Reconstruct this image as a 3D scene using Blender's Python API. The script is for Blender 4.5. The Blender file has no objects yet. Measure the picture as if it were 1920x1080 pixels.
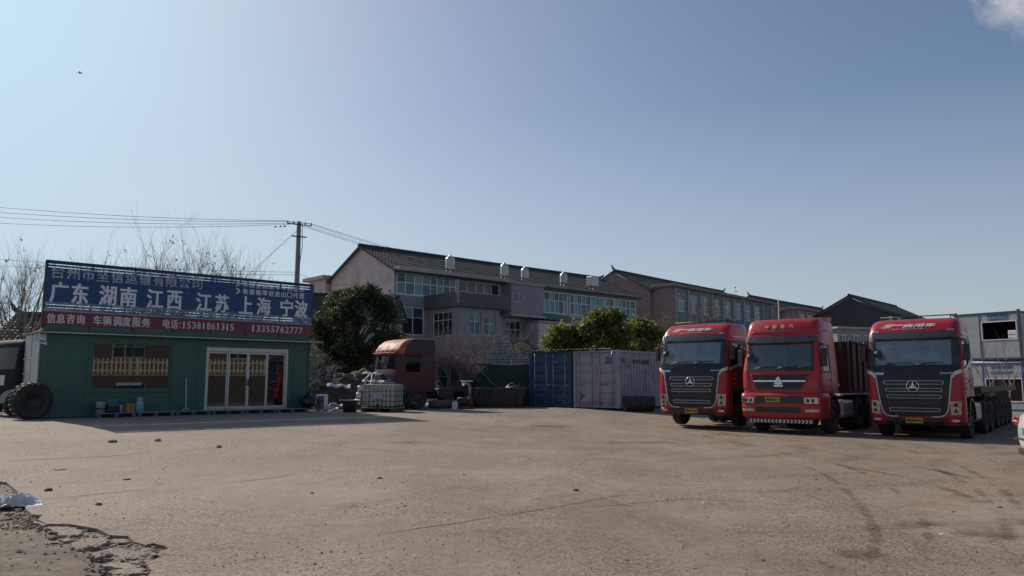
import bpy, bmesh, math, random
from mathutils import Vector, Matrix, noise as mnoise

random.seed(7)
SC = bpy.context.scene
COL = SC.collection
PI = math.pi
R = math.radians

# ------------------------------------------------------------------ camera, sky, sun, exposure
CAM_H = 1.55
PITCH = math.atan(177 / 1450.0)
cam_d = bpy.data.cameras.new("camera")
cam = bpy.data.objects.new("camera", cam_d)
COL.objects.link(cam)
cam.location = (0, 0, CAM_H)
cam.rotation_euler = (PI / 2 + PITCH, 0, 0)
cam_d.sensor_width = 36.0
cam_d.lens = 36.0 * 1450 / 1920
cam_d.clip_end = 4000
SC.camera = cam

SUN_AZ = 44.5      # degrees to the left of the view axis
SUN_EL = 34.0
sd = Vector((-math.sin(R(SUN_AZ)) * math.cos(R(SUN_EL)), math.cos(R(SUN_AZ)) * math.cos(R(SUN_EL)), math.sin(R(SUN_EL))))
sun_d = bpy.data.lights.new("sun", 'SUN')
sun_d.energy = 3.85
sun_d.angle = R(0.6)
sun_d.color = (1.0, 0.91, 0.79)
sun = bpy.data.objects.new("sun", sun_d)
COL.objects.link(sun)
sun.rotation_euler = (-sd).to_track_quat('-Z', 'Y').to_euler()

world = bpy.data.worlds.new("World")
SC.world = world
world.use_nodes = True
nt = world.node_tree
nt.nodes.clear()
w_out = nt.nodes.new('ShaderNodeOutputWorld')
w_bg = nt.nodes.new('ShaderNodeBackground')
w_bg.inputs['Strength'].default_value = 0.092
sky = nt.nodes.new('ShaderNodeTexSky')
sky.sky_type = 'NISHITA'
sky.sun_disc = False
sky.sun_elevation = R(SUN_EL)
sky.sun_rotation = -R(SUN_AZ)
sky.altitude = 0
sky.air_density = 0.9
sky.dust_density = 1.6
sky.ozone_density = 2.2
# a few wisps of cloud high on the right
w_tc = nt.nodes.new('ShaderNodeTexCoord')
w_no = nt.nodes.new('ShaderNodeTexNoise')
w_no.inputs['Scale'].default_value = 16.0
w_no.inputs['Detail'].default_value = 7.0
w_no.inputs['Roughness'].default_value = 0.6
nt.links.new(w_tc.outputs['Generated'], w_no.inputs['Vector'])
w_dot = nt.nodes.new('ShaderNodeVectorMath')
w_dot.operation = 'DISTANCE'
cd = Vector((960 / 1450.0, math.cos(PITCH) - 530 / 1450.0 * math.sin(PITCH), math.sin(PITCH) + 530 / 1450.0 * math.cos(PITCH))).normalized()
w_dot.inputs[1].default_value = cd
w_ds = nt.nodes.new('ShaderNodeVectorMath'); w_ds.operation = 'MULTIPLY_ADD'
nt.links.new(w_no.outputs['Color'], w_ds.inputs[0]); w_ds.inputs[1].default_value = (.11, .11, .11)
w_of = nt.nodes.new('ShaderNodeVectorMath'); w_of.operation = 'ADD'; w_of.inputs[1].default_value = (-.055, -.055, -.055)
nt.links.new(w_tc.outputs['Generated'], w_ds.inputs[2])
nt.links.new(w_ds.outputs['Vector'], w_of.inputs[0])
nt.links.new(w_of.outputs['Vector'], w_dot.inputs[0])
w_m1 = nt.nodes.new('ShaderNodeMapRange')
w_m1.inputs['From Min'].default_value = 0.045
w_m1.inputs['From Max'].default_value = 0.012
nt.links.new(w_dot.outputs['Value'], w_m1.inputs['Value'])
w_m2 = nt.nodes.new('ShaderNodeMapRange')
w_m2.inputs['From Min'].default_value = 0.30
w_m2.inputs['From Max'].default_value = 0.55
nt.links.new(w_no.outputs['Fac'], w_m2.inputs['Value'])
w_mu = nt.nodes.new('ShaderNodeMath')
w_mu.operation = 'MULTIPLY'
nt.links.new(w_m1.outputs['Result'], w_mu.inputs[0])
nt.links.new(w_m2.outputs['Result'], w_mu.inputs[1])
w_mx = nt.nodes.new('ShaderNodeMix')
w_mx.data_type = 'RGBA'
nt.links.new(w_mu.outputs[0], w_mx.inputs['Factor'])
# hazy air: the bright side of the sky levels off instead of growing without limit
w_sep = nt.nodes.new('ShaderNodeSeparateColor')
nt.links.new(sky.outputs['Color'], w_sep.inputs['Color'])
w_com = nt.nodes.new('ShaderNodeCombineColor')
for ch, top in (('Red', 5.7), ('Green', 7.9), ('Blue', 9.9)):
    q = w_sep.outputs[ch]
    def wm(op, a, b):
        n_ = nt.nodes.new('ShaderNodeMath'); n_.operation = op
        for i, v in enumerate((a, b)):
            if isinstance(v, float): n_.inputs[i].default_value = v
            else: nt.links.new(v, n_.inputs[i])
        return n_.outputs[0]
    d_ = wm('POWER', wm('ADD', wm('POWER', wm('DIVIDE', q, top), 3.0), 1.0), 1 / 3.0)
    nt.links.new(wm('DIVIDE', q, d_), w_com.inputs[ch])
# pale haze towards the horizon, the same all round
w_sx = nt.nodes.new('ShaderNodeSeparateXYZ')
nt.links.new(w_tc.outputs['Generated'], w_sx.inputs[0])
w_hz = nt.nodes.new('ShaderNodeMapRange')
w_hz.inputs['From Min'].default_value = 0.0
w_hz.inputs['From Max'].default_value = 0.34
w_hz.inputs['To Min'].default_value = 0.55
w_hz.inputs['To Max'].default_value = 0.0
nt.links.new(w_sx.outputs['Z'], w_hz.inputs['Value'])
w_hm = nt.nodes.new('ShaderNodeMix'); w_hm.data_type = 'RGBA'
nt.links.new(w_hz.outputs['Result'], w_hm.inputs['Factor'])
nt.links.new(w_com.outputs['Color'], w_hm.inputs['A'])
w_hm.inputs['B'].default_value = (5.5, 6.1, 6.7, 1)
nt.links.new(w_hm.outputs['Result'], w_mx.inputs['A'])
w_mx.inputs['B'].default_value = (4.9, 5.0, 5.5, 1)
nt.links.new(w_mx.outputs['Result'], w_bg.inputs['Color'])
nt.links.new(w_bg.outputs['Background'], w_out.inputs['Surface'])

SC.view_settings.view_transform = 'Standard'
SC.view_settings.look = 'None'
SC.view_settings.exposure = 0.14
SC.view_settings.gamma = 1.0
SC.view_settings.use_curve_mapping = False
SC.cycles.use_denoising = True
SC.cycles.max_bounces = 8
SC.cycles.transparent_max_bounces = 12

# ------------------------------------------------------------------ helpers
def srgb(r, g, b):
    f = lambda c: (c / 255 / 12.92) if c / 255 <= 0.04045 else ((c / 255 + 0.055) / 1.055) ** 2.4
    return (f(r), f(g), f(b))

def smooth(a, b, x):
    t = max(0.0, min(1.0, (x - a) / (b - a)))
    return t * t * (3 - 2 * t)

def gz(x, y):
    """height of the yard: it climbs gently towards the cabin and the containers"""
    s = -x * 0.717 + y * 0.697
    return 0.40 * smooth(12, 24, s) - 0.05 * smooth(8, 16, x) * (1 - smooth(24, 40, y))

_M = {}
def mat(name, c1, c2=None, rough=0.6, metal=0.0, scale=3.0, bump=0.0, bscale=60.0, coat=0.0,
        dirt=None, dirt_amt=0.0, dscale=1.2, spec=0.5, lo=0.35, hi=0.65, stretch=None, alpha=None):
    if name in _M:
        return _M[name]
    m = bpy.data.materials.new(name)
    m.use_nodes = True
    t = m.node_tree
    p = t.nodes['Principled BSDF']
    p.inputs['Roughness'].default_value = rough
    p.inputs['Metallic'].default_value = metal
    p.inputs['Specular IOR Level'].default_value = spec
    if coat:
        p.inputs['Coat Weight'].default_value = coat
        p.inputs['Coat Roughness'].default_value = 0.06
    tc = t.nodes.new('ShaderNodeTexCoord')
    vec = tc.outputs['Object']
    if stretch:
        mp = t.nodes.new('ShaderNodeMapping')
        mp.inputs['Scale'].default_value = stretch
        t.links.new(vec, mp.inputs['Vector'])
        vec = mp.outputs['Vector']
    col = None
    if c2 is None:
        c2 = tuple(min(1, c * 0.86) for c in c1)
    n = t.nodes.new('ShaderNodeTexNoise')
    n.inputs['Scale'].default_value = scale
    n.inputs['Detail'].default_value = 8
    n.inputs['Roughness'].default_value = 0.65
    t.links.new(vec, n.inputs['Vector'])
    rp = t.nodes.new('ShaderNodeValToRGB')
    rp.color_ramp.elements[0].position = lo
    rp.color_ramp.elements[0].color = (*c1, 1)
    rp.color_ramp.elements[1].position = hi
    rp.color_ramp.elements[1].color = (*c2, 1)
    t.links.new(n.outputs['Fac'], rp.inputs['Fac'])
    col = rp.outputs['Color']
    if dirt:
        n2 = t.nodes.new('ShaderNodeTexNoise')
        n2.inputs['Scale'].default_value = dscale
        n2.inputs['Detail'].default_value = 10
        n2.inputs['Roughness'].default_value = 0.72
        t.links.new(vec, n2.inputs['Vector'])
        mr = t.nodes.new('ShaderNodeMapRange')
        mr.inputs['From Min'].default_value = 0.45
        mr.inputs['From Max'].default_value = 0.75
        mr.inputs['To Max'].default_value = dirt_amt
        t.links.new(n2.outputs['Fac'], mr.inputs['Value'])
        mx = t.nodes.new('ShaderNodeMix')
        mx.data_type = 'RGBA'
        t.links.new(mr.outputs['Result'], mx.inputs['Factor'])
        t.links.new(col, mx.inputs['A'])
        mx.inputs['B'].default_value = (*dirt, 1)
        col = mx.outputs['Result']
        # dirt is duller than the clean surface
        mr2 = t.nodes.new('ShaderNodeMapRange')
        mr2.inputs['To Min'].default_value = rough
        mr2.inputs['To Max'].default_value = min(1, rough + 0.4)
        t.links.new(mr.outputs['Result'], mr2.inputs['Value'])
        t.links.new(mr2.outputs['Result'], p.inputs['Roughness'])
    t.links.new(col, p.inputs['Base Color'])
    if bump:
        n3 = t.nodes.new('ShaderNodeTexNoise')
        n3.inputs['Scale'].default_value = bscale
        n3.inputs['Detail'].default_value = 6
        t.links.new(vec, n3.inputs['Vector'])
        b = t.nodes.new('ShaderNodeBump')
        b.inputs['Strength'].default_value = bump
        b.inputs['Distance'].default_value = 0.03
        t.links.new(n3.outputs['Fac'], b.inputs['Height'])
        t.links.new(b.outputs['Normal'], p.inputs['Normal'])
    _M[name] = m
    return m

def glass(name, tint=(0.55, 0.62, 0.62), ior=1.55, rough=0.02, refl=(0.95, 0.97, 1.0), dust_sheen=0.0, dust_sheen_col=(0.35, 0.33, 0.3)):
    """thin window pane: tinted see-through plus a mirror layer that grows at grazing angles"""
    if name in _M:
        return _M[name]
    m = bpy.data.materials.new(name)
    m.use_nodes = True
    t = m.node_tree
    t.nodes.clear()
    o = t.nodes.new('ShaderNodeOutputMaterial')
    tr = t.nodes.new('ShaderNodeBsdfTransparent')
    tr.inputs['Color'].default_value = (*tint, 1)
    gl = t.nodes.new('ShaderNodeBsdfGlossy')
    gl.inputs['Roughness'].default_value = rough
    gl.inputs['Color'].default_value = (*refl, 1)
    fr = t.nodes.new('ShaderNodeFresnel')
    fr.inputs['IOR'].default_value = ior
    mx = t.nodes.new('ShaderNodeMixShader')
    t.links.new(fr.outputs['Fac'], mx.inputs['Fac'])
    t.links.new(tr.outputs['BSDF'], mx.inputs[1])
    t.links.new(gl.outputs['BSDF'], mx.inputs[2])
    last = mx.outputs['Shader']
    if dust_sheen:
        df = t.nodes.new('ShaderNodeBsdfDiffuse')
        df.inputs['Color'].default_value = (*dust_sheen_col, 1)
        n = t.nodes.new('ShaderNodeTexNoise')
        n.inputs['Scale'].default_value = 2.5
        n.inputs['Detail'].default_value = 6
        tc = t.nodes.new('ShaderNodeTexCoord')
        t.links.new(tc.outputs['Object'], n.inputs['Vector'])
        mr = t.nodes.new('ShaderNodeMapRange')
        mr.inputs['From Min'].default_value = 0.3
        mr.inputs['From Max'].default_value = 0.75
        mr.inputs['To Min'].default_value = dust_sheen * 0.4
        mr.inputs['To Max'].default_value = dust_sheen
        t.links.new(n.outputs['Fac'], mr.inputs['Value'])
        m2 = t.nodes.new('ShaderNodeMixShader')
        t.links.new(mr.outputs['Result'], m2.inputs['Fac'])
        t.links.new(last, m2.inputs[1])
        t.links.new(df.outputs['BSDF'], m2.inputs[2])
        last = m2.outputs['Shader']
    t.links.new(last, o.inputs['Surface'])
    _M[name] = m
    return m

def tag(o, label=None, cat=None, group=None, kind=None):
    if label: o['label'] = label
    if cat: o['category'] = cat
    if group: o['group'] = group
    if kind: o['kind'] = kind
    return o

def empty(name, loc=(0, 0, 0), rz=0.0, label=None, cat=None, group=None):
    o = bpy.data.objects.new(name, None)
    o.empty_display_size = 0.2
    COL.objects.link(o)
    o.location = loc
    o.rotation_euler = (0, 0, rz)
    return tag(o, label, cat, group)

def copy_tree(o, parent=None):
    c = o.copy()
    COL.objects.link(c)
    c.parent = parent
    for ch in list(o.children):
        copy_tree(ch, c)
    return c

class MB:
    """collects boxes, bars, tubes and prisms; build() links them as one mesh object"""
    def __init__(s):
        s.v = []; s.f = []; s.sm = []
    def add(s, vs, fs, smooth=False):
        b = len(s.v)
        s.v.extend([tuple(v) for v in vs])
        for f in fs:
            s.f.append(tuple(b + i for i in f)); s.sm.append(smooth)
        return s
    def box(s, x0, x1, y0, y1, z0, z1, m=None):
        vs = [(x0, y0, z0), (x1, y0, z0), (x1, y1, z0), (x0, y1, z0), (x0, y0, z1), (x1, y0, z1), (x1, y1, z1), (x0, y1, z1)]
        if m is not None: vs = [m @ Vector(v) for v in vs]
        return s.add(vs, [(0, 3, 2, 1), (4, 5, 6, 7), (0, 1, 5, 4), (1, 2, 6, 5), (2, 3, 7, 6), (3, 0, 4, 7)])
    def bbox(s, x0, x1, y0, y1, z0, z1, b=0.01, m=None):
        """box with chamfered edges"""
        bm = bmesh.new()
        bmesh.ops.create_cube(bm, size=1.0)
        for v in bm.verts:
            v.co = Vector(((x0 + x1) / 2 + v.co.x * (x1 - x0), (y0 + y1) / 2 + v.co.y * (y1 - y0), (z0 + z1) / 2 + v.co.z * (z1 - z0)))
        bmesh.ops.bevel(bm, geom=bm.edges[:], offset=b, segments=2, affect='EDGES', profile=0.5)
        s.bm(bm, m)
        return s
    def bm(s, bm, m=None, smooth=False):
        bm.verts.ensure_lookup_table()
        bm.verts.index_update()
        s.add([(m @ v.co if m is not None else v.co[:]) for v in bm.verts], [[v.index for v in f.verts] for f in bm.faces], smooth)
        bm.free()
        return s
    def quad(s, a, b, c, d):
        return s.add([a, b, c, d], [(0, 1, 2, 3)])
    def tube(s, pts, r, n=8, closed=False, cap=True, smooth=True):
        pts = [Vector(p) for p in pts]
        N = len(pts)
        rs = r if isinstance(r, (list, tuple)) else [r] * N
        vs = []; fs = []
        up = None
        for i, p in enumerate(pts):
            if closed: d = pts[(i + 1) % N] - pts[i - 1]
            elif i == 0: d = pts[1] - p
            elif i == N - 1: d = p - pts[i - 1]
            else: d = pts[i + 1] - pts[i - 1]
            if d.length < 1e-9: d = Vector((0, 0, 1))
            d.normalize()
            if up is None:
                up = Vector((0, 0, 1)) if abs(d.z) < 0.9 else Vector((1, 0, 0))
            a = d.cross(up)
            if a.length < 1e-6: a = d.cross(Vector((0.3, 1, 0.2)))
            a.normalize(); b = a.cross(d).normalized()
            up = b
            for k in range(n):
                t = 2 * PI * k / n
                vs.append(p + a * math.cos(t) * rs[i] + b * math.sin(t) * rs[i])
        for i in range(N if closed else N - 1):
            j = (i + 1) % N
            for k in range(n):
                k2 = (k + 1) % n
                fs.append((i * n + k, i * n + k2, j * n + k2, j * n + k))
        s.add(vs, fs, smooth)
        if cap and not closed:
            b0 = len(s.v) - N * n
            s.f.append(tuple(b0 + k for k in reversed(range(n)))); s.sm.append(False)
            s.f.append(tuple(b0 + (N - 1) * n + k for k in range(n))); s.sm.append(False)
        return s
    def prism(s, poly, d0, d1, axis='y', m=None):
        """poly 2-D outline extruded along an axis from d0 to d1 (x: (y,z), y: (x,z), z: (x,y))"""
        n = len(poly)
        def mk(p, d):
            v = {'x': (d, p[0], p[1]), 'y': (p[0], d, p[1]), 'z': (p[0], p[1], d)}[axis]
            return m @ Vector(v) if m is not None else v
        vs = [mk(p, d0) for p in poly] + [mk(p, d1) for p in poly]
        fs = [tuple(range(n)), tuple(reversed(range(n, 2 * n)))] + [(i, n + i, n + (i + 1) % n, (i + 1) % n) for i in range(n)]
        return s.add(vs, fs)
    def lathe(s, prof, n=20, axis='z', m=None, smooth=True, close=False):
        """prof list of (r, h) turned about an axis"""
        vs = []; fs = []
        for (r, h) in prof:
            for k in range(n):
                t = 2 * PI * k / n
                a, b = r * math.cos(t), r * math.sin(t)
                v = {'z': (a, b, h), 'x': (h, a, b), 'y': (a, h, b)}[axis]
                vs.append(m @ Vector(v) if m is not None else v)
        P = len(prof)
        for i in range(P if close else P - 1):
            j = (i + 1) % P
            for k in range(n):
                k2 = (k + 1) % n
                fs.append((i * n + k, i * n + k2, j * n + k2, j * n + k))
        return s.add(vs, fs, smooth)
    def mesh(s, name, m=None):
        me = bpy.data.meshes.new(name)
        me.from_pydata(s.v, [], s.f)
        me.polygons.foreach_set('use_smooth', s.sm)
        if m: me.materials.append(m)
        me.update()
        return me
    def build(s, name, m, parent=None, loc=None, rot=None, fix=True):
        me = s.mesh(name, m)
        if fix:
            bm = bmesh.new(); bm.from_mesh(me)
            bmesh.ops.recalc_face_normals(bm, faces=bm.faces[:])
            bm.to_mesh(me); bm.free()
        o = bpy.data.objects.new(name, me)
        COL.objects.link(o)
        if parent: o.parent = parent
        if loc: o.location = loc
        if rot: o.rotation_euler = rot
        return o

def link_mesh(name, me, parent=None, loc=None, rot=None):
    o = bpy.data.objects.new(name, me)
    COL.objects.link(o)
    if parent: o.parent = parent
    if loc: o.location = loc
    if rot: o.rotation_euler = rot
    return o

def text2d(body, bold=0.0, shear=0.0):
    """flat letter outlines as (verts2d, faces), normalised so that cap height is about 1"""
    c = bpy.data.curves.new('lettering', 'FONT')
    c.body = body
    c.resolution_u = 2
    c.offset = bold
    c.shear = shear
    c.fill_mode = 'FRONT'
    o = bpy.data.objects.new('lettering', c)
    COL.objects.link(o)
    dg = bpy.context.evaluated_depsgraph_get()
    me = bpy.data.meshes.new_from_object(o.evaluated_get(dg))
    vs = [(v.co.x, v.co.y) for v in me.vertices]
    fs = [tuple(p.vertices) for p in me.polygons]
    bpy.data.objects.remove(o)
    bpy.data.curves.remove(c)
    bpy.data.meshes.remove(me)
    return vs, fs

def text_fit(body, x0, x1, z0, z1, shear=0.0, thick=0.0, keep=False):
    """letters fitted into a box; thick adds weight with shifted copies; returns list of (verts, faces, layer)"""
    vs, fs = text2d(body, 0.0, shear)
    ax = min(v[0] for v in vs); bx = max(v[0] for v in vs)
    az = min(v[1] for v in vs); bz = max(v[1] for v in vs)
    sx = (x1 - x0 - 2 * thick) / (bx - ax); sz = (z1 - z0 - 2 * thick) / (bz - az)
    if keep:
        sx = sz = min(sx, sz)
    base = [(x0 + thick + (v[0] - ax) * sx, z0 + thick + (v[1] - az) * sz) for v in vs]
    out = []
    offs = [(0, 0)] if not thick else [(-thick, -thick * .6), (thick, -thick * .6), (-thick, thick * .6), (thick, thick * .6), (0, 0)]
    for k, (dx, dz) in enumerate(offs):
        out.append(([(v[0] + dx, v[1] + dz) for v in base], fs, k))
    return out

def letters(body, x0, x1, z0, z1, y, name, m, parent, shear=0.0, thick=0.0, keep=False, surf=None, mtx=None):
    """flat lettering facing -y at depth y (or on surf(x,z)->y)"""
    mb = MB()
    for vs, fs, k in text_fit(body, x0, x1, z0, z1, shear, thick, keep):
        o = -0.0012 * k
        if surf:
            mb.add([(v[0], surf(v[0], v[1]) + y + o, v[1]) for v in vs], fs)
        else:
            pts = [Vector((v[0], y + o, v[1])) for v in vs]
            if mtx is not None: pts = [mtx @ p for p in pts]
            mb.add(pts, fs)
    return mb.build(name, m, parent, fix=False)

def wall(mb, L, H, openings, depth=0.2, x0=0.0, z0=0.0, y=0.0, mtx=None):
    """wall sheet facing -y with real openings and their reveals; openings: (x0,x1,z0,z1)"""
    xs = sorted(set([x0, x0 + L] + [o[i] for o in openings for i in (0, 1)]))
    zs = sorted(set([z0, z0 + H] + [o[i] for o in openings for i in (2, 3)]))
    T = (lambda p: mtx @ Vector(p)) if mtx is not None else (lambda p: p)
    for a, b in zip(xs, xs[1:]):
        for c, d in zip(zs, zs[1:]):
            mx, mz = (a + b) / 2, (c + d) / 2
            if any(o[0] < mx < o[1] and o[2] < mz < o[3] for o in openings):
                continue
            mb.quad(T((a, y, c)), T((b, y, c)), T((b, y, d)), T((a, y, d)))
    for (a, b, c, d) in openings:
        e = y + depth
        mb.quad(T((a, y, c)), T((a, e, c)), T((b, e, c)), T((b, y, c)))
        mb.quad(T((a, y, d)), T((b, y, d)), T((b, e, d)), T((a, e, d)))
        mb.quad(T((a, y, c)), T((a, y, d)), T((a, e, d)), T((a, e, c)))
        mb.quad(T((b, y, c)), T((b, e, c)), T((b, e, d)), T((b, y, d)))
    return mb

def window(parent, x0, x1, z0, z1, cols, rows, fm, gm, y=0.0, fw=0.05, pfw=0.035, name='window', mtx=None, depth=0.05, jit=None):
    """frame with mullions plus one pane object per light; cols, rows are split fractions"""
    T = mtx if mtx is not None else Matrix.Identity(4)
    w, h = x1 - x0, z1 - z0
    mb = MB()
    mb.box(x0, x1, y, y + depth, z0, z0 + fw, T); mb.box(x0, x1, y, y + depth, z1 - fw, z1, T)
    mb.box(x0, x0 + fw, y + .002, y + depth - .002, z0 + fw, z1 - fw, T); mb.box(x1 - fw, x1, y + .002, y + depth - .002, z0 + fw, z1 - fw, T)
    cx = [x0 + fw] + [x0 + w * c for c in cols] + [x1 - fw]
    cz = [z0 + fw] + [z0 + h * r for r in rows] + [z1 - fw]
    for c in cx[1:-1]:
        mb.box(c - pfw / 2, c + pfw / 2, y + .004, y + depth - .004, z0 + fw, z1 - fw, T)
    for r in cz[1:-1]:
        mb.box(x0 + fw, x1 - fw, y + .007, y + depth - .007, r - pfw / 2, r + pfw / 2, T)
    fr = mb.build(name, fm, parent)
    for a, b in zip(cx, cx[1:]):
        for c, d in zip(cz, cz[1:]):
            p = MB()
            e = y + depth * 0.55 + random.uniform(-.004, .004)
            tl = random.uniform(-.006, .006)
            p.quad(T @ Vector((a, e, c)), T @ Vector((b, e + tl, c)), T @ Vector((b, e + tl, d)), T @ Vector((a, e, d)))
            g = gm if not isinstance(gm, (list, tuple)) else random.choice(gm)
            p.build('pane', g, fr, fix=False)
    return fr

# ------------------------------------------------------------------ shared materials
C_RUBBER = mat('rubber', (0.022, 0.022, 0.024), (0.045, 0.042, 0.04), rough=0.85, scale=6, bump=0.25, bscale=40, dirt=(0.16, 0.13, 0.1), dirt_amt=0.5)
C_BLACK = mat('black_plastic', (0.018, 0.019, 0.021), (0.03, 0.03, 0.032), rough=0.45, scale=5, dirt=(0.12, 0.1, 0.08), dirt_amt=0.25)
C_STEELD = mat('dark_steel', (0.035, 0.034, 0.036), (0.06, 0.052, 0.047), rough=0.6, metal=0.3, scale=4, dirt=(0.12, 0.08, 0.06), dirt_amt=0.5)
C_CHROME = mat('chrome', (0.75, 0.76, 0.78), (0.6, 0.61, 0.63), rough=0.18, metal=1.0)
C_GALV = mat('galvanised', (0.45, 0.46, 0.47), (0.33, 0.34, 0.35), rough=0.45, metal=0.7, scale=5)
C_WHITE = mat('white_paint', (0.74, 0.73, 0.7), (0.62, 0.61, 0.58), rough=0.5, scale=2)
C_RUST = mat('rust', (0.13, 0.055, 0.03), (0.07, 0.035, 0.025), rough=0.9, scale=5, bump=0.4)
C_WOOD = mat('old_wood', (0.17, 0.135, 0.1), (0.1, 0.085, 0.07), rough=0.85, scale=6, bump=0.3, stretch=(1, 6, 6))
# ------------------------------------------------------------------ ground
def ground_mat(name, dirt_only=False):
    m = bpy.data.materials.new(name)
    m.use_nodes = True
    t = m.node_tree
    p = t.nodes['Principled BSDF']
    p.inputs['Roughness'].default_value = 0.92
    p.inputs['Specular IOR Level'].default_value = 0.25
    tc = t.nodes.new('ShaderNodeTexCoord')
    def nz(scale, detail=8, rough=0.6, stretch=None, rot=0.0):
        n = t.nodes.new('ShaderNodeTexNoise')
        n.inputs['Scale'].default_value = scale
        n.inputs['Detail'].default_value = detail
        n.inputs['Roughness'].default_value = rough
        if stretch:
            mp = t.nodes.new('ShaderNodeMapping')
            mp.inputs['Scale'].default_value = stretch
            mp.inputs['Rotation'].default_value = (0, 0, rot)
            t.links.new(tc.outputs['Object'], mp.inputs['Vector'])
            t.links.new(mp.outputs['Vector'], n.inputs['Vector'])
        else:
            t.links.new(tc.outputs['Object'], n.inputs['Vector'])
        return n.outputs['Fac']
    def ramp(fac, a, b, lo, hi):
        r = t.nodes.new('ShaderNodeValToRGB')
        r.color_ramp.elements[0].position = lo; r.color_ramp.elements[0].color = (*a, 1)
        r.color_ramp.elements[1].position = hi; r.color_ramp.elements[1].color = (*b, 1)
        t.links.new(fac, r.inputs['Fac'])
        return r.outputs['Color']
    def mixc(fac, a, b, mode='MIX'):
        x = t.nodes.new('ShaderNodeMix'); x.data_type = 'RGBA'; x.blend_type = mode
        if isinstance(fac, float): x.inputs['Factor'].default_value = fac
        else: t.links.new(fac, x.inputs['Factor'])
        for s, c in (('A', a), ('B', b)):
            if isinstance(c, tuple): x.inputs[s].default_value = (*c, 1)
            else: t.links.new(c, x.inputs[s])
        return x.outputs['Result']
    def rng(fac, a, b, c=0.0, d=1.0):
        r = t.nodes.new('ShaderNodeMapRange')
        r.inputs['From Min'].default_value = a; r.inputs['From Max'].default_value = b
        r.inputs['To Min'].default_value = c; r.inputs['To Max'].default_value = d
        t.links.new(fac, r.inputs['Value'])
        return r.outputs['Result']
    def mul(a, b):
        x = t.nodes.new('ShaderNodeMath'); x.operation = 'MULTIPLY'
        t.links.new(a, x.inputs[0]); t.links.new(b, x.inputs[1])
        return x.outputs[0]
    sep = t.nodes.new('ShaderNodeSeparateXYZ')
    t.links.new(tc.outputs['Object'], sep.inputs[0])
    if dirt_only:
        base = ramp(nz(0.35, 8, .7), (0.29, 0.225, 0.172), (0.21, 0.17, 0.135), .40, .60)
        base = mixc(rng(nz(2.2, 8, .75), .46, .62, 0, .7), base, (0.36, 0.295, 0.235))
        base = mixc(rng(nz(9.0, 6, .7), .50, .66, 0, .75), base, (0.105, 0.08, 0.062))
        h = nz(14.0, 10, .75)
        st, dist = 0.9, 0.05
    else:
        base = ramp(nz(0.16, 6, .6), (0.30, 0.243, 0.193), (0.205, 0.164, 0.13), .38, .58)
        # dusty paler veils and browner soiled patches with outlines of their own
        base = mixc(rng(nz(0.5, 9, .72, (1, .45, 1), .5), .46, .62, 0, .6), base, (0.39, 0.322, 0.262))
        base = mixc(rng(nz(0.28, 9, .74, (1, .6, 1), -.6), .48, .62, 0, .6), base, (0.205, 0.165, 0.132))
        # trodden-in dirt at hand and foot scale
        base = mixc(rng(nz(2.6, 9, .82), .47, .60, 0, .38), base, (0.165, 0.13, 0.102))
        base = mixc(rng(nz(7.5, 8, .85), .50, .64, 0, .34), base, (0.42, 0.355, 0.295))
        # the slab towards the cabin is cleaner and paler
        lf = mul(rng(sep.outputs['X'], 1.0, -9.0, 0, 1), rng(nz(0.22, 7, .7), .34, .52, .25, 1))
        base = mixc(rng(lf, 0, 1, 0, .75), base, (0.385, 0.318, 0.258))
        # brown soil dragged onto the slab by turning wheels, on the truck side
        arc = t.nodes.new('ShaderNodeVectorMath'); arc.operation = 'DISTANCE'
        t.links.new(tc.outputs['Object'], arc.inputs[0]); arc.inputs[1].default_value = (2.0, 21.0, 0)
        wv = t.nodes.new('ShaderNodeMath'); wv.operation = 'MULTIPLY'; wv.inputs[1].default_value = 4.4
        t.links.new(arc.outputs['Value'], wv.inputs[0])
        wob = t.nodes.new('ShaderNodeMath'); wob.operation = 'MULTIPLY_ADD'; wob.inputs[1].default_value = 5.0
        t.links.new(nz(0.55, 6, .6), wob.inputs[0]); t.links.new(wv.outputs[0], wob.inputs[2])
        sn = t.nodes.new('ShaderNodeMath'); sn.operation = 'SINE'
        t.links.new(wob.outputs[0], sn.inputs[0])
        trk = mul(rng(sn.outputs[0], .25, .95), rng(nz(1.1, 9, .75), .44, .58))
        side = rng(sep.outputs['X'], 2.0, 6.5)
        base = mixc(rng(mul(trk, side), 0, 1, 0, .8), base, (0.12, 0.085, 0.06))
        base = mixc(mul(rng(nz(0.7, 9, .75), .40, .58, 0, .75), side), base, (0.27, 0.195, 0.138))
        # aggregate showing in the worn surface
        vo = t.nodes.new('ShaderNodeTexVoronoi'); vo.inputs['Scale'].default_value = 52
        t.links.new(tc.outputs['Object'], vo.inputs['Vector'])
        agg = ramp(vo.outputs['Color'], (0.42, 0.42, 0.42), (1.5, 1.46, 1.4), .15, .9)
        wear = rng(nz(0.4, 6, .65), .40, .56, .15, .9)
        base = mixc(wear, base, mixc(1.0, base, agg, 'MULTIPLY'))
        sp = t.nodes.new('ShaderNodeTexVoronoi'); sp.inputs['Scale'].default_value = 6.5
        t.links.new(tc.outputs['Object'], sp.inputs['Vector'])
        base = mixc(rng(sp.outputs['Distance'], .10, .05, 0, .7), base, (0.09, 0.075, 0.062))
        # hairline cracks
        ck = t.nodes.new('ShaderNodeTexVoronoi'); ck.feature = 'DISTANCE_TO_EDGE'; ck.inputs['Scale'].default_value = 0.42
        wp = t.nodes.new('ShaderNodeVectorMath'); wp.operation = 'MULTIPLY_ADD'
        nn = t.nodes.new('ShaderNodeTexNoise'); nn.inputs['Scale'].default_value = 1.3; nn.inputs['Detail'].default_value = 6
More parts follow.
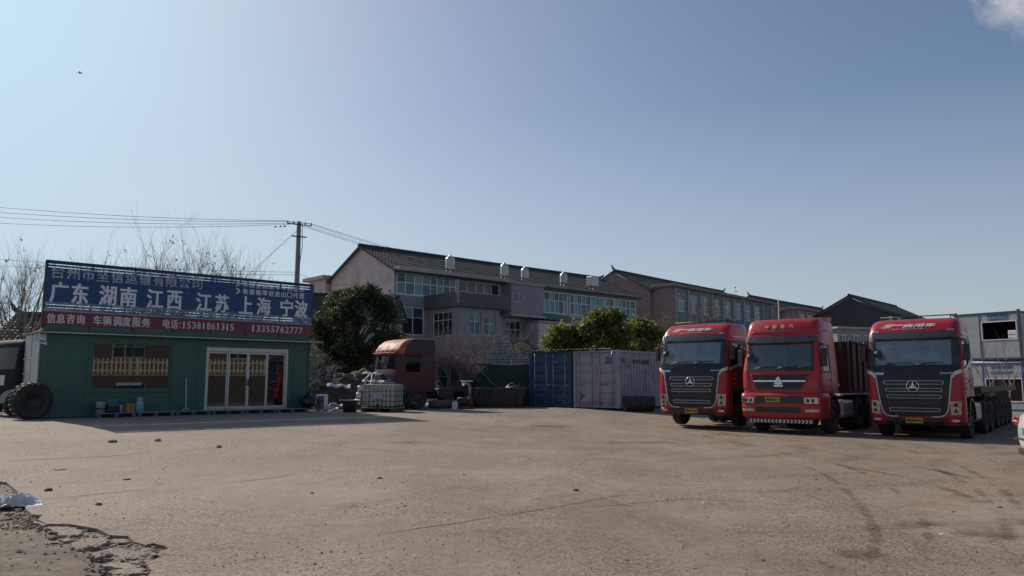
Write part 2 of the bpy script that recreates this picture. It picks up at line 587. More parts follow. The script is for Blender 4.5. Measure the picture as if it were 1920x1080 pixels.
        t.links.new(tc.outputs['Object'], nn.inputs['Vector'])
        t.links.new(nn.outputs['Color'], wp.inputs[0]); wp.inputs[1].default_value = (1.2, 1.2, 0); t.links.new(tc.outputs['Object'], wp.inputs[2])
        t.links.new(wp.outputs['Vector'], ck.inputs['Vector'])
        crack = mul(rng(ck.outputs['Distance'], .010, .002), rng(nz(0.3, 4, .6), .47, .6))
        base = mixc(rng(crack, 0, 1, 0, .7), base, (0.12, 0.1, 0.085))
        base = mixc(rng(nz(70.0, 3, .9), .53, .70, 0, .65), base, (0.115, 0.095, 0.08))
        base = mixc(rng(nz(60.0, 3, .9), .60, .76, 0, .5), base, (0.52, 0.46, 0.40))
        h0 = nz(40.0, 6, .8)
        hm = t.nodes.new('ShaderNodeMath'); hm.operation = 'MULTIPLY_ADD'; hm.inputs[1].default_value = 0.25
        t.links.new(vo.outputs['Distance'], hm.inputs[0]); t.links.new(h0, hm.inputs[2])
        h = hm.outputs[0]
        st, dist = 0.5, 0.012
    t.links.new(base, p.inputs['Base Color'])
    b = t.nodes.new('ShaderNodeBump')
    b.inputs['Strength'].default_value = st
    b.inputs['Distance'].default_value = dist
    t.links.new(h, b.inputs['Height'])
    t.links.new(b.outputs['Normal'], p.inputs['Normal'])
    return m

C_YARD = ground_mat('worn_concrete')
C_SOIL = ground_mat('dry_soil', True)

def grid_axis(lo, hi, fine_lo, fine_hi, fine, coarse):
    xs = []
    x = lo
    while x < hi:
        xs.append(x)
        x += fine if fine_lo <= x < fine_hi else coarse
    xs.append(hi)
    return xs

# soil sheet that reaches the horizon, dipping below the broken slab edge
mb = MB()
xs = [-1500, -700, -300, -120] + grid_axis(-60, 60, -12, 2, .35, 3.0) + [120, 300, 700, 1500]
ys = [-600, -200, -60] + grid_axis(-20, 60, 2, 15, .35, 3.0) + [90, 140, 300, 700, 1500, 2500]
def soil_z(x, y):
    near = 1.0 if (-12 < x < 2 and 2 < y < 15) else 0.3
    rut = 0.05 * math.sin((x * 1.0 + y * 0.75) * 2.6) * smooth(14, 11, y) if -12 < x < 1 else 0.0
    n = mnoise.noise(Vector((x * .8, y * .8, 0))) * .03 + mnoise.noise(Vector((x * 2.7, y * 2.7, 3))) * .025
    return gz(x, y) - (0.04 if near > .5 else 0.13) + (rut * .45 + n * .8) * near
for y in ys:
    for x in xs:
        mb.v.append((x, y, soil_z(x, y)))
nx = len(xs)
for j in range(len(ys) - 1):
    for i in range(nx - 1):
        mb.f.append((j * nx + i, j * nx + i + 1, (j + 1) * nx + i + 1, (j + 1) * nx + i)); mb.sm.append(True)
ground = tag(mb.build('ground', C_SOIL, fix=False), 'dry brown soil around and below the concrete yard', kind='structure')

def zoom_gnd(u, v):
    """ground point (z=0) under a spot of the broken slab corner, surveyed in the photograph"""
    px, py = u / 4.908, 860 + v / 4.908
    a, b = (px - 960) / 1450, (540 - py) / 1450
    dx, dy, dz = a, math.cos(PITCH) - b * math.sin(PITCH), math.sin(PITCH) + b * math.cos(PITCH)
    t = -CAM_H / dz
    return (dx * t, dy * t)

edge = [zoom_gnd(u, v) for (u, v) in [(-700, 120), (-300, 190), (0, 230), (60, 235), (180, 320), (240, 410), (230, 450), (290, 510), (390, 520), (345, 560), (430, 600), (640, 600), (900, 645),
        (1010, 702), (1180, 712), (1230, 762), (1340, 792), (1410, 776), (1500, 798), (1560, 822), (1470, 848), (1450, 890), (1490, 900), (1340, 955), (1400, 1030), (1340, 1100), (1480, 1220), (1440, 1500)]]
poly = [(-45, edge[0][1] + 1.5)] + edge + [(-3.0, 2.0), (-3.4, -12), (45, -12), (45, 46), (-45, 46)]
bm = bmesh.new()
f = bm.faces.new([bm.verts.new((x, y, 0)) for x, y in poly])
cutx = [-30, -20, -15, -12, -10, -8, -6, -4, -2, 0, 2, 4, 6, 8, 10, 12, 14, 16, 18, 20, 24, 28, 34]
cuty = [-6, 0, 3, 5, 7, 9, 11, 13, 15, 17, 18.5, 20, 21.5, 23, 24.5, 26, 27.5, 29, 30.5, 32, 33.5, 35, 37, 39, 42]
for c in cutx:
    bmesh.ops.bisect_plane(bm, geom=bm.verts[:] + bm.edges[:] + bm.faces[:], plane_co=(c, 0, 0), plane_no=(1, 0, 0))
for c in cuty:
    bmesh.ops.bisect_plane(bm, geom=bm.verts[:] + bm.edges[:] + bm.faces[:], plane_co=(0, c, 0), plane_no=(0, 1, 0))
ext = bmesh.ops.extrude_edge_only(bm, edges=[e for e in bm.edges if e.is_boundary])
low = set(v for v in ext['geom'] if isinstance(v, bmesh.types.BMVert))
for v in bm.verts:
    v.co.z = gz(v.co.x, v.co.y) - (0.16 if v in low else 0.0)
bmesh.ops.triangulate(bm, faces=[f for f in bm.faces if len(f.verts) > 4])
bmesh.ops.recalc_face_normals(bm, faces=bm.faces[:])
me = bpy.data.meshes.new('concrete_yard'); bm.to_mesh(me); bm.free()
me.materials.append(C_YARD)
for pl in me.polygons: pl.use_smooth = False
yard = tag(link_mesh('concrete_yard', me), 'worn beige concrete yard with cracks and soil tracks', kind='structure')

# slab pieces broken off along the edge
frags = [[(450, 616), (640, 612), (770, 650), (742, 688), (650, 697), (545, 697), (478, 650)],
         [(655, 752), (765, 706), (985, 716), (995, 758), (900, 797), (700, 806), (662, 780)],
         [(1008, 722), (1170, 730), (1182, 762), (1060, 772), (1015, 750)],
         [(830, 850), (1000, 806), (1205, 795), (1410, 806), (1428, 858), (1405, 900), (1300, 950), (1140, 905), (1000, 885), (870, 878)],
         [(950, 960), (1100, 925), (1285, 968), (1290, 982), (1130, 997), (965, 985)],
         [(1010, 1020), (1200, 982), (1310, 1000), (1360, 1040), (1210, 1048), (1065, 1050)],
         [(330, 560), (420, 590), (440, 606), (380, 600), (310, 575)],
         [(430, 545), (520, 560), (470, 585), (420, 570)],
         [(560, 720), (640, 715), (640, 740), (590, 750)],
         [(760, 660), (900, 660), (960, 695), (820, 702)],
         [(1060, 880), (1110, 915), (1010, 925), (960, 905)],
         [(1380, 1060), (1520, 1075), (1420, 1120), (1330, 1100)]]
for k, fr in enumerate(frags):
    pts = [zoom_gnd(u, v) for u, v in fr]
    pts = [(sum(p[0] for p in pts) / len(pts) * -.035 + p[0] * 1.035, sum(p[1] for p in pts) / len(pts) * -.035 + p[1] * 1.035) for p in pts]
    cx = sum(p[0] for p in pts) / len(pts); cy = sum(p[1] for p in pts) / len(pts)
    dense = []
    for i, p in enumerate(pts):
        q = pts[(i + 1) % len(pts)]
        for s in range(6):
            t = s / 6
            d = 0.03 if s else 0.0
            dense.append((p[0] + (q[0] - p[0]) * t + random.uniform(-d, d), p[1] + (q[1] - p[1]) * t + random.uniform(-d, d)))
    mb = MB()
    tx, ty = random.uniform(-.025, .025), random.uniform(-.025, .025)
    top = -0.004 - 0.018 * random.random()
    n = len(dense)
    zt = [top + (p[0] - cx) * tx + (p[1] - cy) * ty for p in dense]
    vs = [(p[0], p[1], z - .012) for p, z in zip(dense, zt)] + [(cx + (p[0] - cx) * .94, cy + (p[1] - cy) * .94, z) for p, z in zip(dense, zt)] + [(cx + (p[0] - cx) * 1.03, cy + (p[1] - cy) * 1.03, -.2) for p in dense]
    fs = [tuple(range(n, 2 * n))] + [(i, (i + 1) % n, n + (i + 1) % n, n + i) for i in range(n)] + [(2 * n + i, 2 * n + (i + 1) % n, (i + 1) % n, i) for i in range(n)]
    mb.add(vs, fs)
    mb.build('slab_fragment', C_YARD, yard)

# long open joints between the slab bays, one strip each
C_JOINT = mat('joint_grit', (0.13, 0.105, 0.085), (0.19, 0.155, 0.125), rough=0.95, scale=14)
def gp(px, py):
    a, b = (px - 960) / 1450, (540 - py) / 1450
    dx, dy, dz = a, math.cos(PITCH) - b * math.sin(PITCH), math.sin(PITCH) + b * math.cos(PITCH)
    t = 20.0
    for _ in range(30):
        t = (gz(dx * t, dy * t) - CAM_H) / dz
        t = max(2.0, min(t, 70.0))
    return (dx * t, dy * t)
def strip(name, pts, w, m, parent, lift=0.004, wob=0.03, seg=0.5):
    P = [Vector((p[0], p[1], 0)) for p in pts]
    line = []
    for a, b in zip(P, P[1:]):
        k = max(1, int((b - a).length / seg))
        for i in range(k):
            line.append(a.lerp(b, i / k))
    line.append(P[-1])
    mb = MB(); vs = []
    for i, p in enumerate(line):
        d = (line[min(i + 1, len(line) - 1)] - line[max(i - 1, 0)]).normalized()
        nrm = Vector((-d.y, d.x, 0))
        o = random.uniform(-wob, wob)
        ww = w * random.uniform(.45, 1.3) * (0.3 if i in (0, len(line) - 1) else 1)
        for sgn in (-1, 1):
            q = p + nrm * (o + sgn * ww / 2)
            vs.append((q.x, q.y, gz(q.x, q.y) + lift))
    fs = [(2 * i, 2 * i + 1, 2 * i + 3, 2 * i + 2) for i in range(len(line) - 1)]
    mb.add(vs, fs)
    return mb.build(name, m, parent, fix=False)
for pts, w in ([[(70, 937), (420, 906), (520, 895), (600, 878)], .05], [[(0, 865), (200, 856), (410, 840)], .045], [[(700, 1005), (1000, 958), (1180, 925)], .03],
               [[(380, 1064), (470, 1050), (560, 1040)], .025], [[(300, 1040), (345, 1041)], .05], [[(1000, 958), (1300, 935), (1500, 948)], .025], [[(30, 915), (150, 905), (300, 896)], .02]):
    strip('joint', [gp(*p) for p in pts], w * .8, C_JOINT, yard)

# pale kerb line across the shade in front of the cabin
C_KERB = mat('kerb_concrete', (0.46, 0.43, 0.39), (0.34, 0.31, 0.28), rough=0.9, scale=4)
strip('kerb_line', [gp(205, 800), (gp(440, 799)), gp(600, 795)], .11, C_KERB, yard, lift=.006, wob=.01)

# soil dragged onto the slab: tyre tracks and trodden patches, thin ragged films with their own outline
def film_mat(name, c1, c2, thr, amt):
    m = bpy.data.materials.new(name); m.use_nodes = True
    t = m.node_tree; p = t.nodes['Principled BSDF']; p.inputs['Roughness'].default_value = .95; p.inputs['Specular IOR Level'].default_value = .2
    tc = t.nodes.new('ShaderNodeTexCoord')
    def nz(sc, d, r):
        n = t.nodes.new('ShaderNodeTexNoise'); n.inputs['Scale'].default_value = sc; n.inputs['Detail'].default_value = d; n.inputs['Roughness'].default_value = r
        t.links.new(tc.outputs['Object'], n.inputs['Vector']); return n.outputs['Fac']
    rp = t.nodes.new('ShaderNodeValToRGB'); rp.color_ramp.elements[0].position = .4; rp.color_ramp.elements[1].position = .6
    rp.color_ramp.elements[0].color = (*c1, 1); rp.color_ramp.elements[1].color = (*c2, 1)
    t.links.new(nz(9, 8, .75), rp.inputs['Fac']); t.links.new(rp.outputs['Color'], p.inputs['Base Color'])
    at_ = t.nodes.new('ShaderNodeAttribute'); at_.attribute_name = 'edge'
    sm = t.nodes.new('ShaderNodeMath'); sm.operation = 'ADD'
    wb = t.nodes.new('ShaderNodeMath'); wb.operation = 'MULTIPLY_ADD'; wb.inputs[1].default_value = .9
    ml = t.nodes.new('ShaderNodeMath'); ml.operation = 'SUBTRACT'; ml.inputs[1].default_value = .45
    t.links.new(nz(.55, 4, .6), wb.inputs[0]); t.links.new(nz(3.5, 10, .85), wb.inputs[2])
    t.links.new(wb.outputs[0], ml.inputs[0]); t.links.new(ml.outputs[0], sm.inputs[0]); t.links.new(at_.outputs['Fac'], sm.inputs[1])
    mr = t.nodes.new('ShaderNodeMapRange'); mr.inputs['From Min'].default_value = thr; mr.inputs['From Max'].default_value = thr + .2; mr.inputs['To Max'].default_value = amt
    t.links.new(sm.outputs[0], mr.inputs['Value'])
    tr = t.nodes.new('ShaderNodeBsdfTransparent'); mx = t.nodes.new('ShaderNodeMixShader')
    t.links.new(mr.outputs['Result'], mx.inputs['Fac']); t.links.new(tr.outputs['BSDF'], mx.inputs[1]); t.links.new(p.outputs['BSDF'], mx.inputs[2])
    b = t.nodes.new('ShaderNodeBump'); b.inputs['Strength'].default_value = .6; b.inputs['Distance'].default_value = .02
    t.links.new(nz(24, 8, .8), b.inputs['Height']); t.links.new(b.outputs['Normal'], p.inputs['Normal'])
    t.links.new(mx.outputs['Shader'], t.nodes['Material Output'].inputs['Surface'])
    return m
F_SOIL = film_mat('soil_film', (0.155, 0.108, 0.073), (0.225, 0.162, 0.112), .53, .65)
F_DARK = film_mat('damp_soil_film', (0.085, 0.06, 0.044), (0.135, 0.098, 0.07), .565, .62)
F_PALE = film_mat('dust_film', (0.40, 0.34, 0.28), (0.33, 0.275, 0.225), .56, .45)
def film(name, m, rows, closed=False, lift=.004):
    # rows: list of lists of (x, y, edge) across the film
    me = bpy.data.meshes.new(name); vs = []; ed = []; fs = []
    w = len(rows[0])
    for r in rows:
        for (x, y, e) in r:
            vs.append((x, y, gz(x, y) + lift)); ed.append(e)
    n = len(rows)
    for i in range(n if closed else n - 1):
        for j in range(w - 1):
            a, b = i * w + j, ((i + 1) % n) * w + j
            fs.append((a, a + 1, b + 1, b))
    me.from_pydata(vs, [], fs)
    me.attributes.new('edge', 'FLOAT', 'POINT').data.foreach_set('value', ed)
    me.materials.append(m)
    return link_mesh(name, me, yard)
_lift = [.004]
def next_lift():
    _lift[0] += .0007
    return _lift[0]
def track(pts, w, m, bias=.10):
    w *= .62
    P = [Vector((*gp(*p), 0)) for p in pts]
    line = []
    for i in range(len(P) - 1):          # Catmull-Rom through the points
        p0, p1, p2, p3 = P[max(i - 1, 0)], P[i], P[i + 1], P[min(i + 2, len(P) - 1)]
        k = max(2, int((p2 - p1).length / .25))
        for j in range(k):
            t = j / k
            line.append(.5 * ((2 * p1) + (p2 - p0) * t + (2 * p0 - 5 * p1 + 4 * p2 - p3) * t * t + (3 * p1 - p0 - 3 * p2 + p3) * t ** 3))
    line.append(P[-1])
    rows = []
    n = len(line)
    for i, p in enumerate(line):
        d = (line[min(i + 1, n - 1)] - line[max(i - 1, 0)]).normalized()
        q = Vector((-d.y, d.x, 0))
        fade = min(1, i / 4, (n - 1 - i) / 4)
        rows.append([((p + q * w * s).x, (p + q * w * s).y, bias - 1.3 * s * s - .35 * (1 - fade) + .12 * mnoise.noise(Vector((p.x * .7, p.y * .7, w)))) for s in (-.5, -.3, -.1, .1, .3, .5)])
    film('tyre_track', m, rows, lift=next_lift())
def patch_film(px, py, rx, ry, m, rot=0.0, bias=.1):
    x, y = gp(px, py)
    rows = []
    for i in range(28):
        a = 2 * PI * i / 28
        k = 1 + .3 * mnoise.noise(Vector((math.cos(a) * 1.5 + px, math.sin(a) * 1.5, py)))
        c, s = math.cos(rot), math.sin(rot)
        u, v = math.cos(a) * rx * k, math.sin(a) * ry * k
        rows.append([(x + (u * c - v * s) * t, y + (u * s + v * c) * t, bias - .5 * t * t) for t in (0.02, .35, .65, .85, 1.0)])
    film('soil_patch', m, rows, True, lift=next_lift())
for pts, w, m in (
        ([(1300, 812), (1420, 838), (1560, 870), (1720, 900), (1880, 960), (1960, 1010)], .45, F_SOIL),
        ([(1330, 806), (1480, 836), (1640, 862), (1800, 892), (1930, 935)], .4, F_SOIL),
        ([(1560, 822), (1680, 852), (1800, 900), (1870, 960), (1890, 1040)], .4, F_DARK),
        ([(1640, 830), (1760, 860), (1860, 905), (1930, 975)], .4, F_SOIL),
        ([(1480, 845), (1600, 880), (1690, 930), (1740, 1000), (1730, 1090)], .38, F_DARK),
        ([(1440, 850), (1540, 888), (1600, 935), (1640, 1000), (1620, 1085)], .36, F_SOIL),
        ([(1700, 835), (1790, 850), (1900, 872)], .42, F_DARK),
        ([(1150, 806), (1300, 830), (1460, 870), (1640, 935), (1800, 1030)], .34, F_PALE),
        ([(1000, 800), (1200, 822), (1380, 860), (1560, 925), (1700, 1020)], .3, F_PALE),
        ([(560, 830), (760, 850), (980, 890), (1180, 950), (1330, 1060)], .3, F_PALE),
        ([(300, 850), (520, 870), (760, 920), (960, 1010), (1040, 1090)], .28, F_PALE),
        ([(1180, 795), (1140, 830), (1060, 890), (930, 1000), (850, 1090)], .28, F_PALE)):
    track(pts, w, m)
for a in ((1660, 870, 1.3, .5, F_DARK, -.3), (1730, 938, .6, .45, F_DARK, .2), (1610, 1040, .45, .6, F_DARK, .8), (1530, 830, 1.6, .5, F_SOIL, -.2), (1380, 815, 1.4, .6, F_SOIL, 0), (1840, 1000, .8, .7, F_SOIL, .3), (1700, 985, .7, .5, F_SOIL, .6),
          (1420, 1000, .8, .6, F_PALE, .4), (1200, 830, 2.0, .8, F_SOIL, .1), (1050, 800, 2.2, .7, F_SOIL, 0), (470, 835, 1.4, .5, F_DARK, .5), (330, 812, 1.0, .4, F_SOIL, .6), (640, 950, .8, .6, F_PALE, .4), (1880, 850, 1.0, .4, F_SOIL, 0),
          (900, 1000, 1.0, .7, F_PALE, .5), (760, 830, 1.5, .6, F_SOIL, .3), (1520, 1060, .5, .4, F_DARK, 0), (820, 800, 1.2, .4, F_DARK, .2)):
    patch_film(*a)

# loose grit and pebbles lying on the slab
C_PEB = mat('pebble', (0.30, 0.26, 0.215), (0.16, 0.135, 0.115), rough=0.95, scale=3)
mb = MB()
rng2 = random.Random(3)
for i in range(5200):
    y = 5.5 + 22 * rng2.random() ** 1.7
    x = rng2.uniform(-.7, .72) * y
    if x < -2.6 and y < 9: continue
    cl = mnoise.noise(Vector((x * .5, y * .5, 1)))
    if cl < rng2.uniform(-.5, .3): continue
    r = rng2.uniform(.004, .011) * (1 if rng2.random() < .96 else 1.8)
    z = gz(x, y)
    a = rng2.uniform(0, 6.28)
    k = [Vector((math.cos(a + j * 1.571) * r * rng2.uniform(.7, 1.3), math.sin(a + j * 1.571) * r * rng2.uniform(.7, 1.3), rng2.uniform(.1, .5) * r)) for j in range(4)]
    b = [Vector((x, y, z)) + q for q in k] + [Vector((x, y, z + r * rng2.uniform(.8, 1.3))), Vector((x, y, z - .004))]
    mb.add(b, [(0, 1, 4), (1, 2, 4), (2, 3, 4), (3, 0, 4), (1, 0, 5), (2, 1, 5), (3, 2, 5), (0, 3, 5)])
tag(mb.build('pebbles', C_PEB), 'loose grit and pebbles scattered over the concrete yard', kind='stuff')

mb = MB()
for i in range(1500):
    y = rng2.uniform(4.5, 12.5); x = rng2.uniform(-9.5, -2.2)
    ins = False                       # keep to the soil side of the broken edge
    for (p, q) in zip(edge, edge[1:]):
        if (p[1] > y) != (q[1] > y) and x < (q[0] - p[0]) * (y - p[1]) / (q[1] - p[1]) + p[0]: ins = not ins
    if not ins: continue
    r = rng2.uniform(.006, .022) * (1 if rng2.random() < .92 else 1.9)
    z = soil_z(x, y)
    a = rng2.uniform(0, 6.28)
    k = [Vector((math.cos(a + j * 1.257) * r * rng2.uniform(.7, 1.4), math.sin(a + j * 1.257) * r * rng2.uniform(.7, 1.4), rng2.uniform(0, .4) * r)) for j in range(5)]
    b = [Vector((x, y, z)) + q for q in k] + [Vector((x, y, z + r * rng2.uniform(.5, 1.0)))]
    mb.add(b, [(j, (j + 1) % 5, 5) for j in range(5)])
tag(mb.build('soil_crumbs', C_SOIL, fix=False), 'crumbs of dry soil below the broken slab edge', kind='stuff')
mb = MB()
for i in range(700):                  # crushed concrete along the break
    j = rng2.randrange(2, len(edge) - 3)
    t = rng2.random()
    x = edge[j][0] + (edge[j + 1][0] - edge[j][0]) * t - abs(rng2.gauss(0, .22)); y = edge[j][1] + (edge[j + 1][1] - edge[j][1]) * t - abs(rng2.gauss(0, .16)) + .05
    r = rng2.uniform(.006, .03) * (1 if rng2.random() < .9 else 1.7)
    z = max(soil_z(x, y), -.03)
    a = rng2.uniform(0, 6.28)
    k = [Vector((math.cos(a + q * 1.257) * r * rng2.uniform(.6, 1.5), math.sin(a + q * 1.257) * r * rng2.uniform(.6, 1.5), rng2.uniform(.1, .5) * r)) for q in range(5)]
    b = [Vector((x, y, z)) + q for q in k] + [Vector((x, y, z + r * rng2.uniform(.4, .8))), Vector((x, y, z - .02))]
    mb.add(b, [(q, (q + 1) % 5, 5) for q in range(5)] + [((q + 1) % 5, q, 6) for q in range(5)])
tag(mb.build('concrete_crumbs', C_YARD, fix=False), 'crushed concrete crumbs along the broken slab edge', kind='stuff')

# single stones and lumps one can pick out
def rock(name, px, py, size, m, label, cat='stone', group=None, flat=.6, seed=0):
    size *= .75
    rr = random.Random(seed * 77 + 5)
    bm = bmesh.new()
    bmesh.ops.create_icosphere(bm, subdivisions=2, radius=size / 2)
    for v in bm.verts:
        n = mnoise.noise(v.co * (3.2 / size) + Vector((seed * 3.1, 0, 0)))
        v.co *= 1 + n * .45
        v.co.z *= flat
        v.co.x *= 1.35
    rz = Matrix.Rotation(rr.uniform(0, 3), 4, 'Z')
    bm.transform(rz)
    mb = MB(); mb.bm(bm)
    x, y = gp(px, py)
    o = mb.build(name, m, None, loc=(x, y, gz(x, y) + size * flat * .3))
    return tag(o, label, cat, group)
C_ROCKD = mat('rock_dark', (0.13, 0.11, 0.10), (0.23, 0.195, 0.17), rough=.95, scale=8, bump=.5, bscale=30)
C_ROCKL = mat('rock_pale', (0.42, 0.37, 0.32), (0.3, 0.26, 0.22), rough=.95, scale=8, bump=.5, bscale=30)
C_BRICKR = mat('brick_red', (0.24, 0.10, 0.07), (0.16, 0.075, 0.055), rough=.95, scale=8, bump=.4)
rock('stone', 210, 829, .22, C_ROCKD, 'dark flat stone on the concrete in front of the cabin window', seed=1, flat=.4)
rock('stone', 296, 827, .17, C_ROCKL, 'pale rounded stone lying in front of the cabin wall beside the mop', seed=2)
rock('stone', 410, 839, .16, C_ROCKL, 'small pale stone at the end of a slab joint before the glass doors', seed=3)
rock('brick_shard', 91, 920, .15, C_BRICKR, 'reddish brick shard on the slab near the white plastic heap', 'brick', seed=4, flat=.45)
rock('stone', 711, 897, .13, C_ROCKL, 'lone brownish stone in the middle of the bare yard', seed=5, flat=.5)
rock('stone', 113, 881, .2, C_ROCKL, 'flat pale chip of concrete left of the yard near two slab joints', seed=6, flat=.2)
rock('stone', 238, 899, .16, C_ROCKD, 'thin dark chip lying just above the long slab joint', seed=7, flat=.25)
rock('stone', 1080, 920, .09, C_ROCKD, 'small black pebble right of the yard centre', seed=8)
PEB_LABELS = ['small dark pebble near the bottom edge, right of the picture centre', 'small dark pebble near the bottom edge, below the middle truck', 'small dark pebble on brown soil, far below the nearest truck',
    'dark pebble touching the bottom edge at the right', 'dark pebble at the lower right below the white car', 'dark pebble between the middle truck and the brown tracks', 'dark pebble on the slab just left of the brown tracks',
    'dark pebble in the open, below the farthest truck', 'dark pebble close to the right edge below the white car', 'dark pebble right beside the end of a slab joint, mid-yard', 'dark pebble left of the yard centre, below the caged tank', 'dark pebble in the left half, beside the long slab joint']
SCRAP_LABELS = ['tiny white scrap on the shaded edge beside the nearest truck', 'tiny white scrap between the nearest truck and the white car', 'tiny white scrap at the lower right on brown soil', 'tiny white scrap in the open yard below the farthest truck']
for k, (px, py) in enumerate([(1175, 1051), (1430, 1051), (1635, 992), (1500, 1080), (1787, 960), (1530, 900), (1410, 911), (1350, 895), (1875, 952), (1230, 940), (870, 890), (585, 925)]):
    rock('pebble', px, py, .03 + .014 * (k % 3), C_ROCKD, PEB_LABELS[k], 'pebble', 'dark pebbles strewn over the yard', seed=20 + k)
for k, (px, py) in enumerate([(1855, 832), (1875, 864), (1765, 1002), (1320, 943)]):
    rock('litter_scrap', px, py, .055, C_WHITE, SCRAP_LABELS[k], 'litter', 'white litter scraps on the yard', seed=50 + k, flat=.35)
rock('clod', 185, 947, .09, C_ROCKD, 'dark clod under the broken slab edge beside the first fragment', 'clod', seed=61)
rock('clod', 100, 1012, .09, C_ROCKD, 'dark clod wedged beneath the long slab fragment at lower left', 'clod', seed=62)
rock('clod', 200, 1044, .12, C_ROCKD, 'dark clod beside the lowest broken slab pieces', 'clod', seed=63)
rock('clod', 165, 1030, .10, C_ROCKD, 'dark clod between two large slab fragments', 'clod', seed=64)

# crumpled white plastic at the left edge of the slab
bm = bmesh.new()
bmesh.ops.create_grid(bm, x_segments=60, y_segments=36, size=.5)
for v in bm.verts:
    x, y = v.co.x * .8, v.co.y * .5
    fold = abs(mnoise.noise(Vector((x * 5.2, y * 7.2, 2)))) * .22 + abs(mnoise.noise(Vector((x * 11, y * 14, 5)))) * .12
    rag = mnoise.noise(Vector((x * 3, y * 3, 9)))
    v.co = Vector((x * (1 + .25 * rag), y * (1 + .4 * rag), fold * smooth(.85, .4, math.hypot(x / .6, y / .36))))
bmesh.ops.solidify(bm, geom=bm.faces[:], thickness=.004)
mb = MB(); mb.bm(bm)
x, y = gp(2, 948)
C_PLAST = mat('white_plastic_sheet', (0.82, 0.82, 0.8), (0.6, 0.6, 0.57), rough=.45, scale=3, dirt=(.3, .26, .2), dirt_amt=.5)
tag(mb.build('plastic_sheet', C_PLAST, None, loc=(x, y, gz(x, y) + .0), rot=(0, 0, .6)), 'crumpled white plastic sheet on the broken slab edge at lower left', 'litter')
# ------------------------------------------------------------------ green office cabin
CAB_A = (-15.18, 25.0)
CAB_ANG = R(42.5)
cab_z = 0.42
C_GREEN = mat('green_cladding', (0.036, 0.118, 0.084), (0.028, 0.09, 0.066), rough=.42, scale=1.3, dirt=(.10, .12, .10), dirt_amt=.75, dscale=2.2, stretch=(1, 1, .3))
C_GREENL = mat('green_trim', (0.035, 0.125, 0.095), (0.03, 0.095, 0.078), rough=.4, scale=2, dirt=(.12, .14, .11), dirt_amt=.4)
C_GREYSH = mat('grey_sheet', (0.5, 0.52, 0.52), (0.36, 0.38, 0.39), rough=.45, metal=.2, scale=2, dirt=(.2, .18, .15), dirt_amt=.4)
C_ALU = mat('aluminium_frame', (0.62, 0.60, 0.55), (0.5, 0.48, 0.44), rough=.4, metal=.25, scale=3)
C_INT = mat('cabin_interior', (0.16, 0.13, 0.125), (0.11, 0.09, 0.09), rough=.9)
G_CAB = glass('cabin_glass', tint=(.42, .38, .36), ior=1.95, dust_sheen=.05)
cabin = empty('office_cabin', (CAB_A[0], CAB_A[1], cab_z), CAB_ANG,
              'long low green office cabin with sliding glass doors and a wide window', 'cabin')
L, H, D = 9.42, 2.72, 2.4
win = (1.50, 4.06, .88, 2.48); door = (5.32, 8.54, .12, 2.42)
mb = MB()
wall(mb, L, H, [win, door], depth=.09)
mb.build('front_wall', C_GREEN, cabin)
mb = MB()
mb.quad((L, 0, 0), (L, D, 0), (L, D, H), (L, 0, H)); mb.quad((0, D, 0), (L, D, 0), (L, D, H), (0, D, H))
mb.quad((0.0, 0, 0), (0, 0, H), (0, D, H), (0, D, 0))
mb.build('rear_wall', C_GREEN, cabin, fix=False)
mb = MB()
mb.box(.06, L - .06, .1, D - .06, .05, .12); mb.quad((.06, D - .08, .1), (L - .06, D - .08, .1), (L - .06, D - .08, H), (.06, D - .08, H))
mb.quad((.05, .1, .1), (.05, D, .1), (.05, D, H), (.05, .1, H)); mb.quad((L - .05, .1, .1), (L - .05, D, .1), (L - .05, D, H), (L - .05, .1, H))
mb.quad((.05, .1, H - .02), (L - .05, .1, H - .02), (L - .05, D, H - .02), (.05, D, H - .02))
mb.box(1.7, 3.6, 1.2, 1.9, .1, .85); mb.box(6.2, 7.6, 1.3, 2.0, .1, .8); mb.box(8.0, 8.5, 1.6, 2.1, .1, 1.7)
mb.build('interior', C_INT, cabin)
# cover strips on the cladding joints, one per joint
for x in (1.43, 4.13, 5.05, 8.85):
    MB().bbox(x - .03, x + .03, -.022, -.002, .1, H - .03, .006).build('cover_strip', C_GREENL, cabin)
MB().bbox(0.0, L, -.03, -.002, .0, .10, .008).build('base_rail', C_GREENL, cabin)
MB().bbox(1.46, 4.1, -.05, -.003, .78, .855, .01).build('window_sill', C_GREENL, cabin)
# roof plate with a pale drip edge, green fascia above it
MB().bbox(-.12, 9.9, -.32, D + .1, H + .004, H + .075, .012).build('roof', C_GREENL, cabin)
MB().bbox(-.12, 9.9, -.345, -.322, H - .005, H + .035, .006).build('drip_edge', C_GREYSH, cabin)
MB().bbox(-.02, L - .02, -.16, -.02, H + .079, H + .30, .01).build('fascia', C_GREENL, cabin)
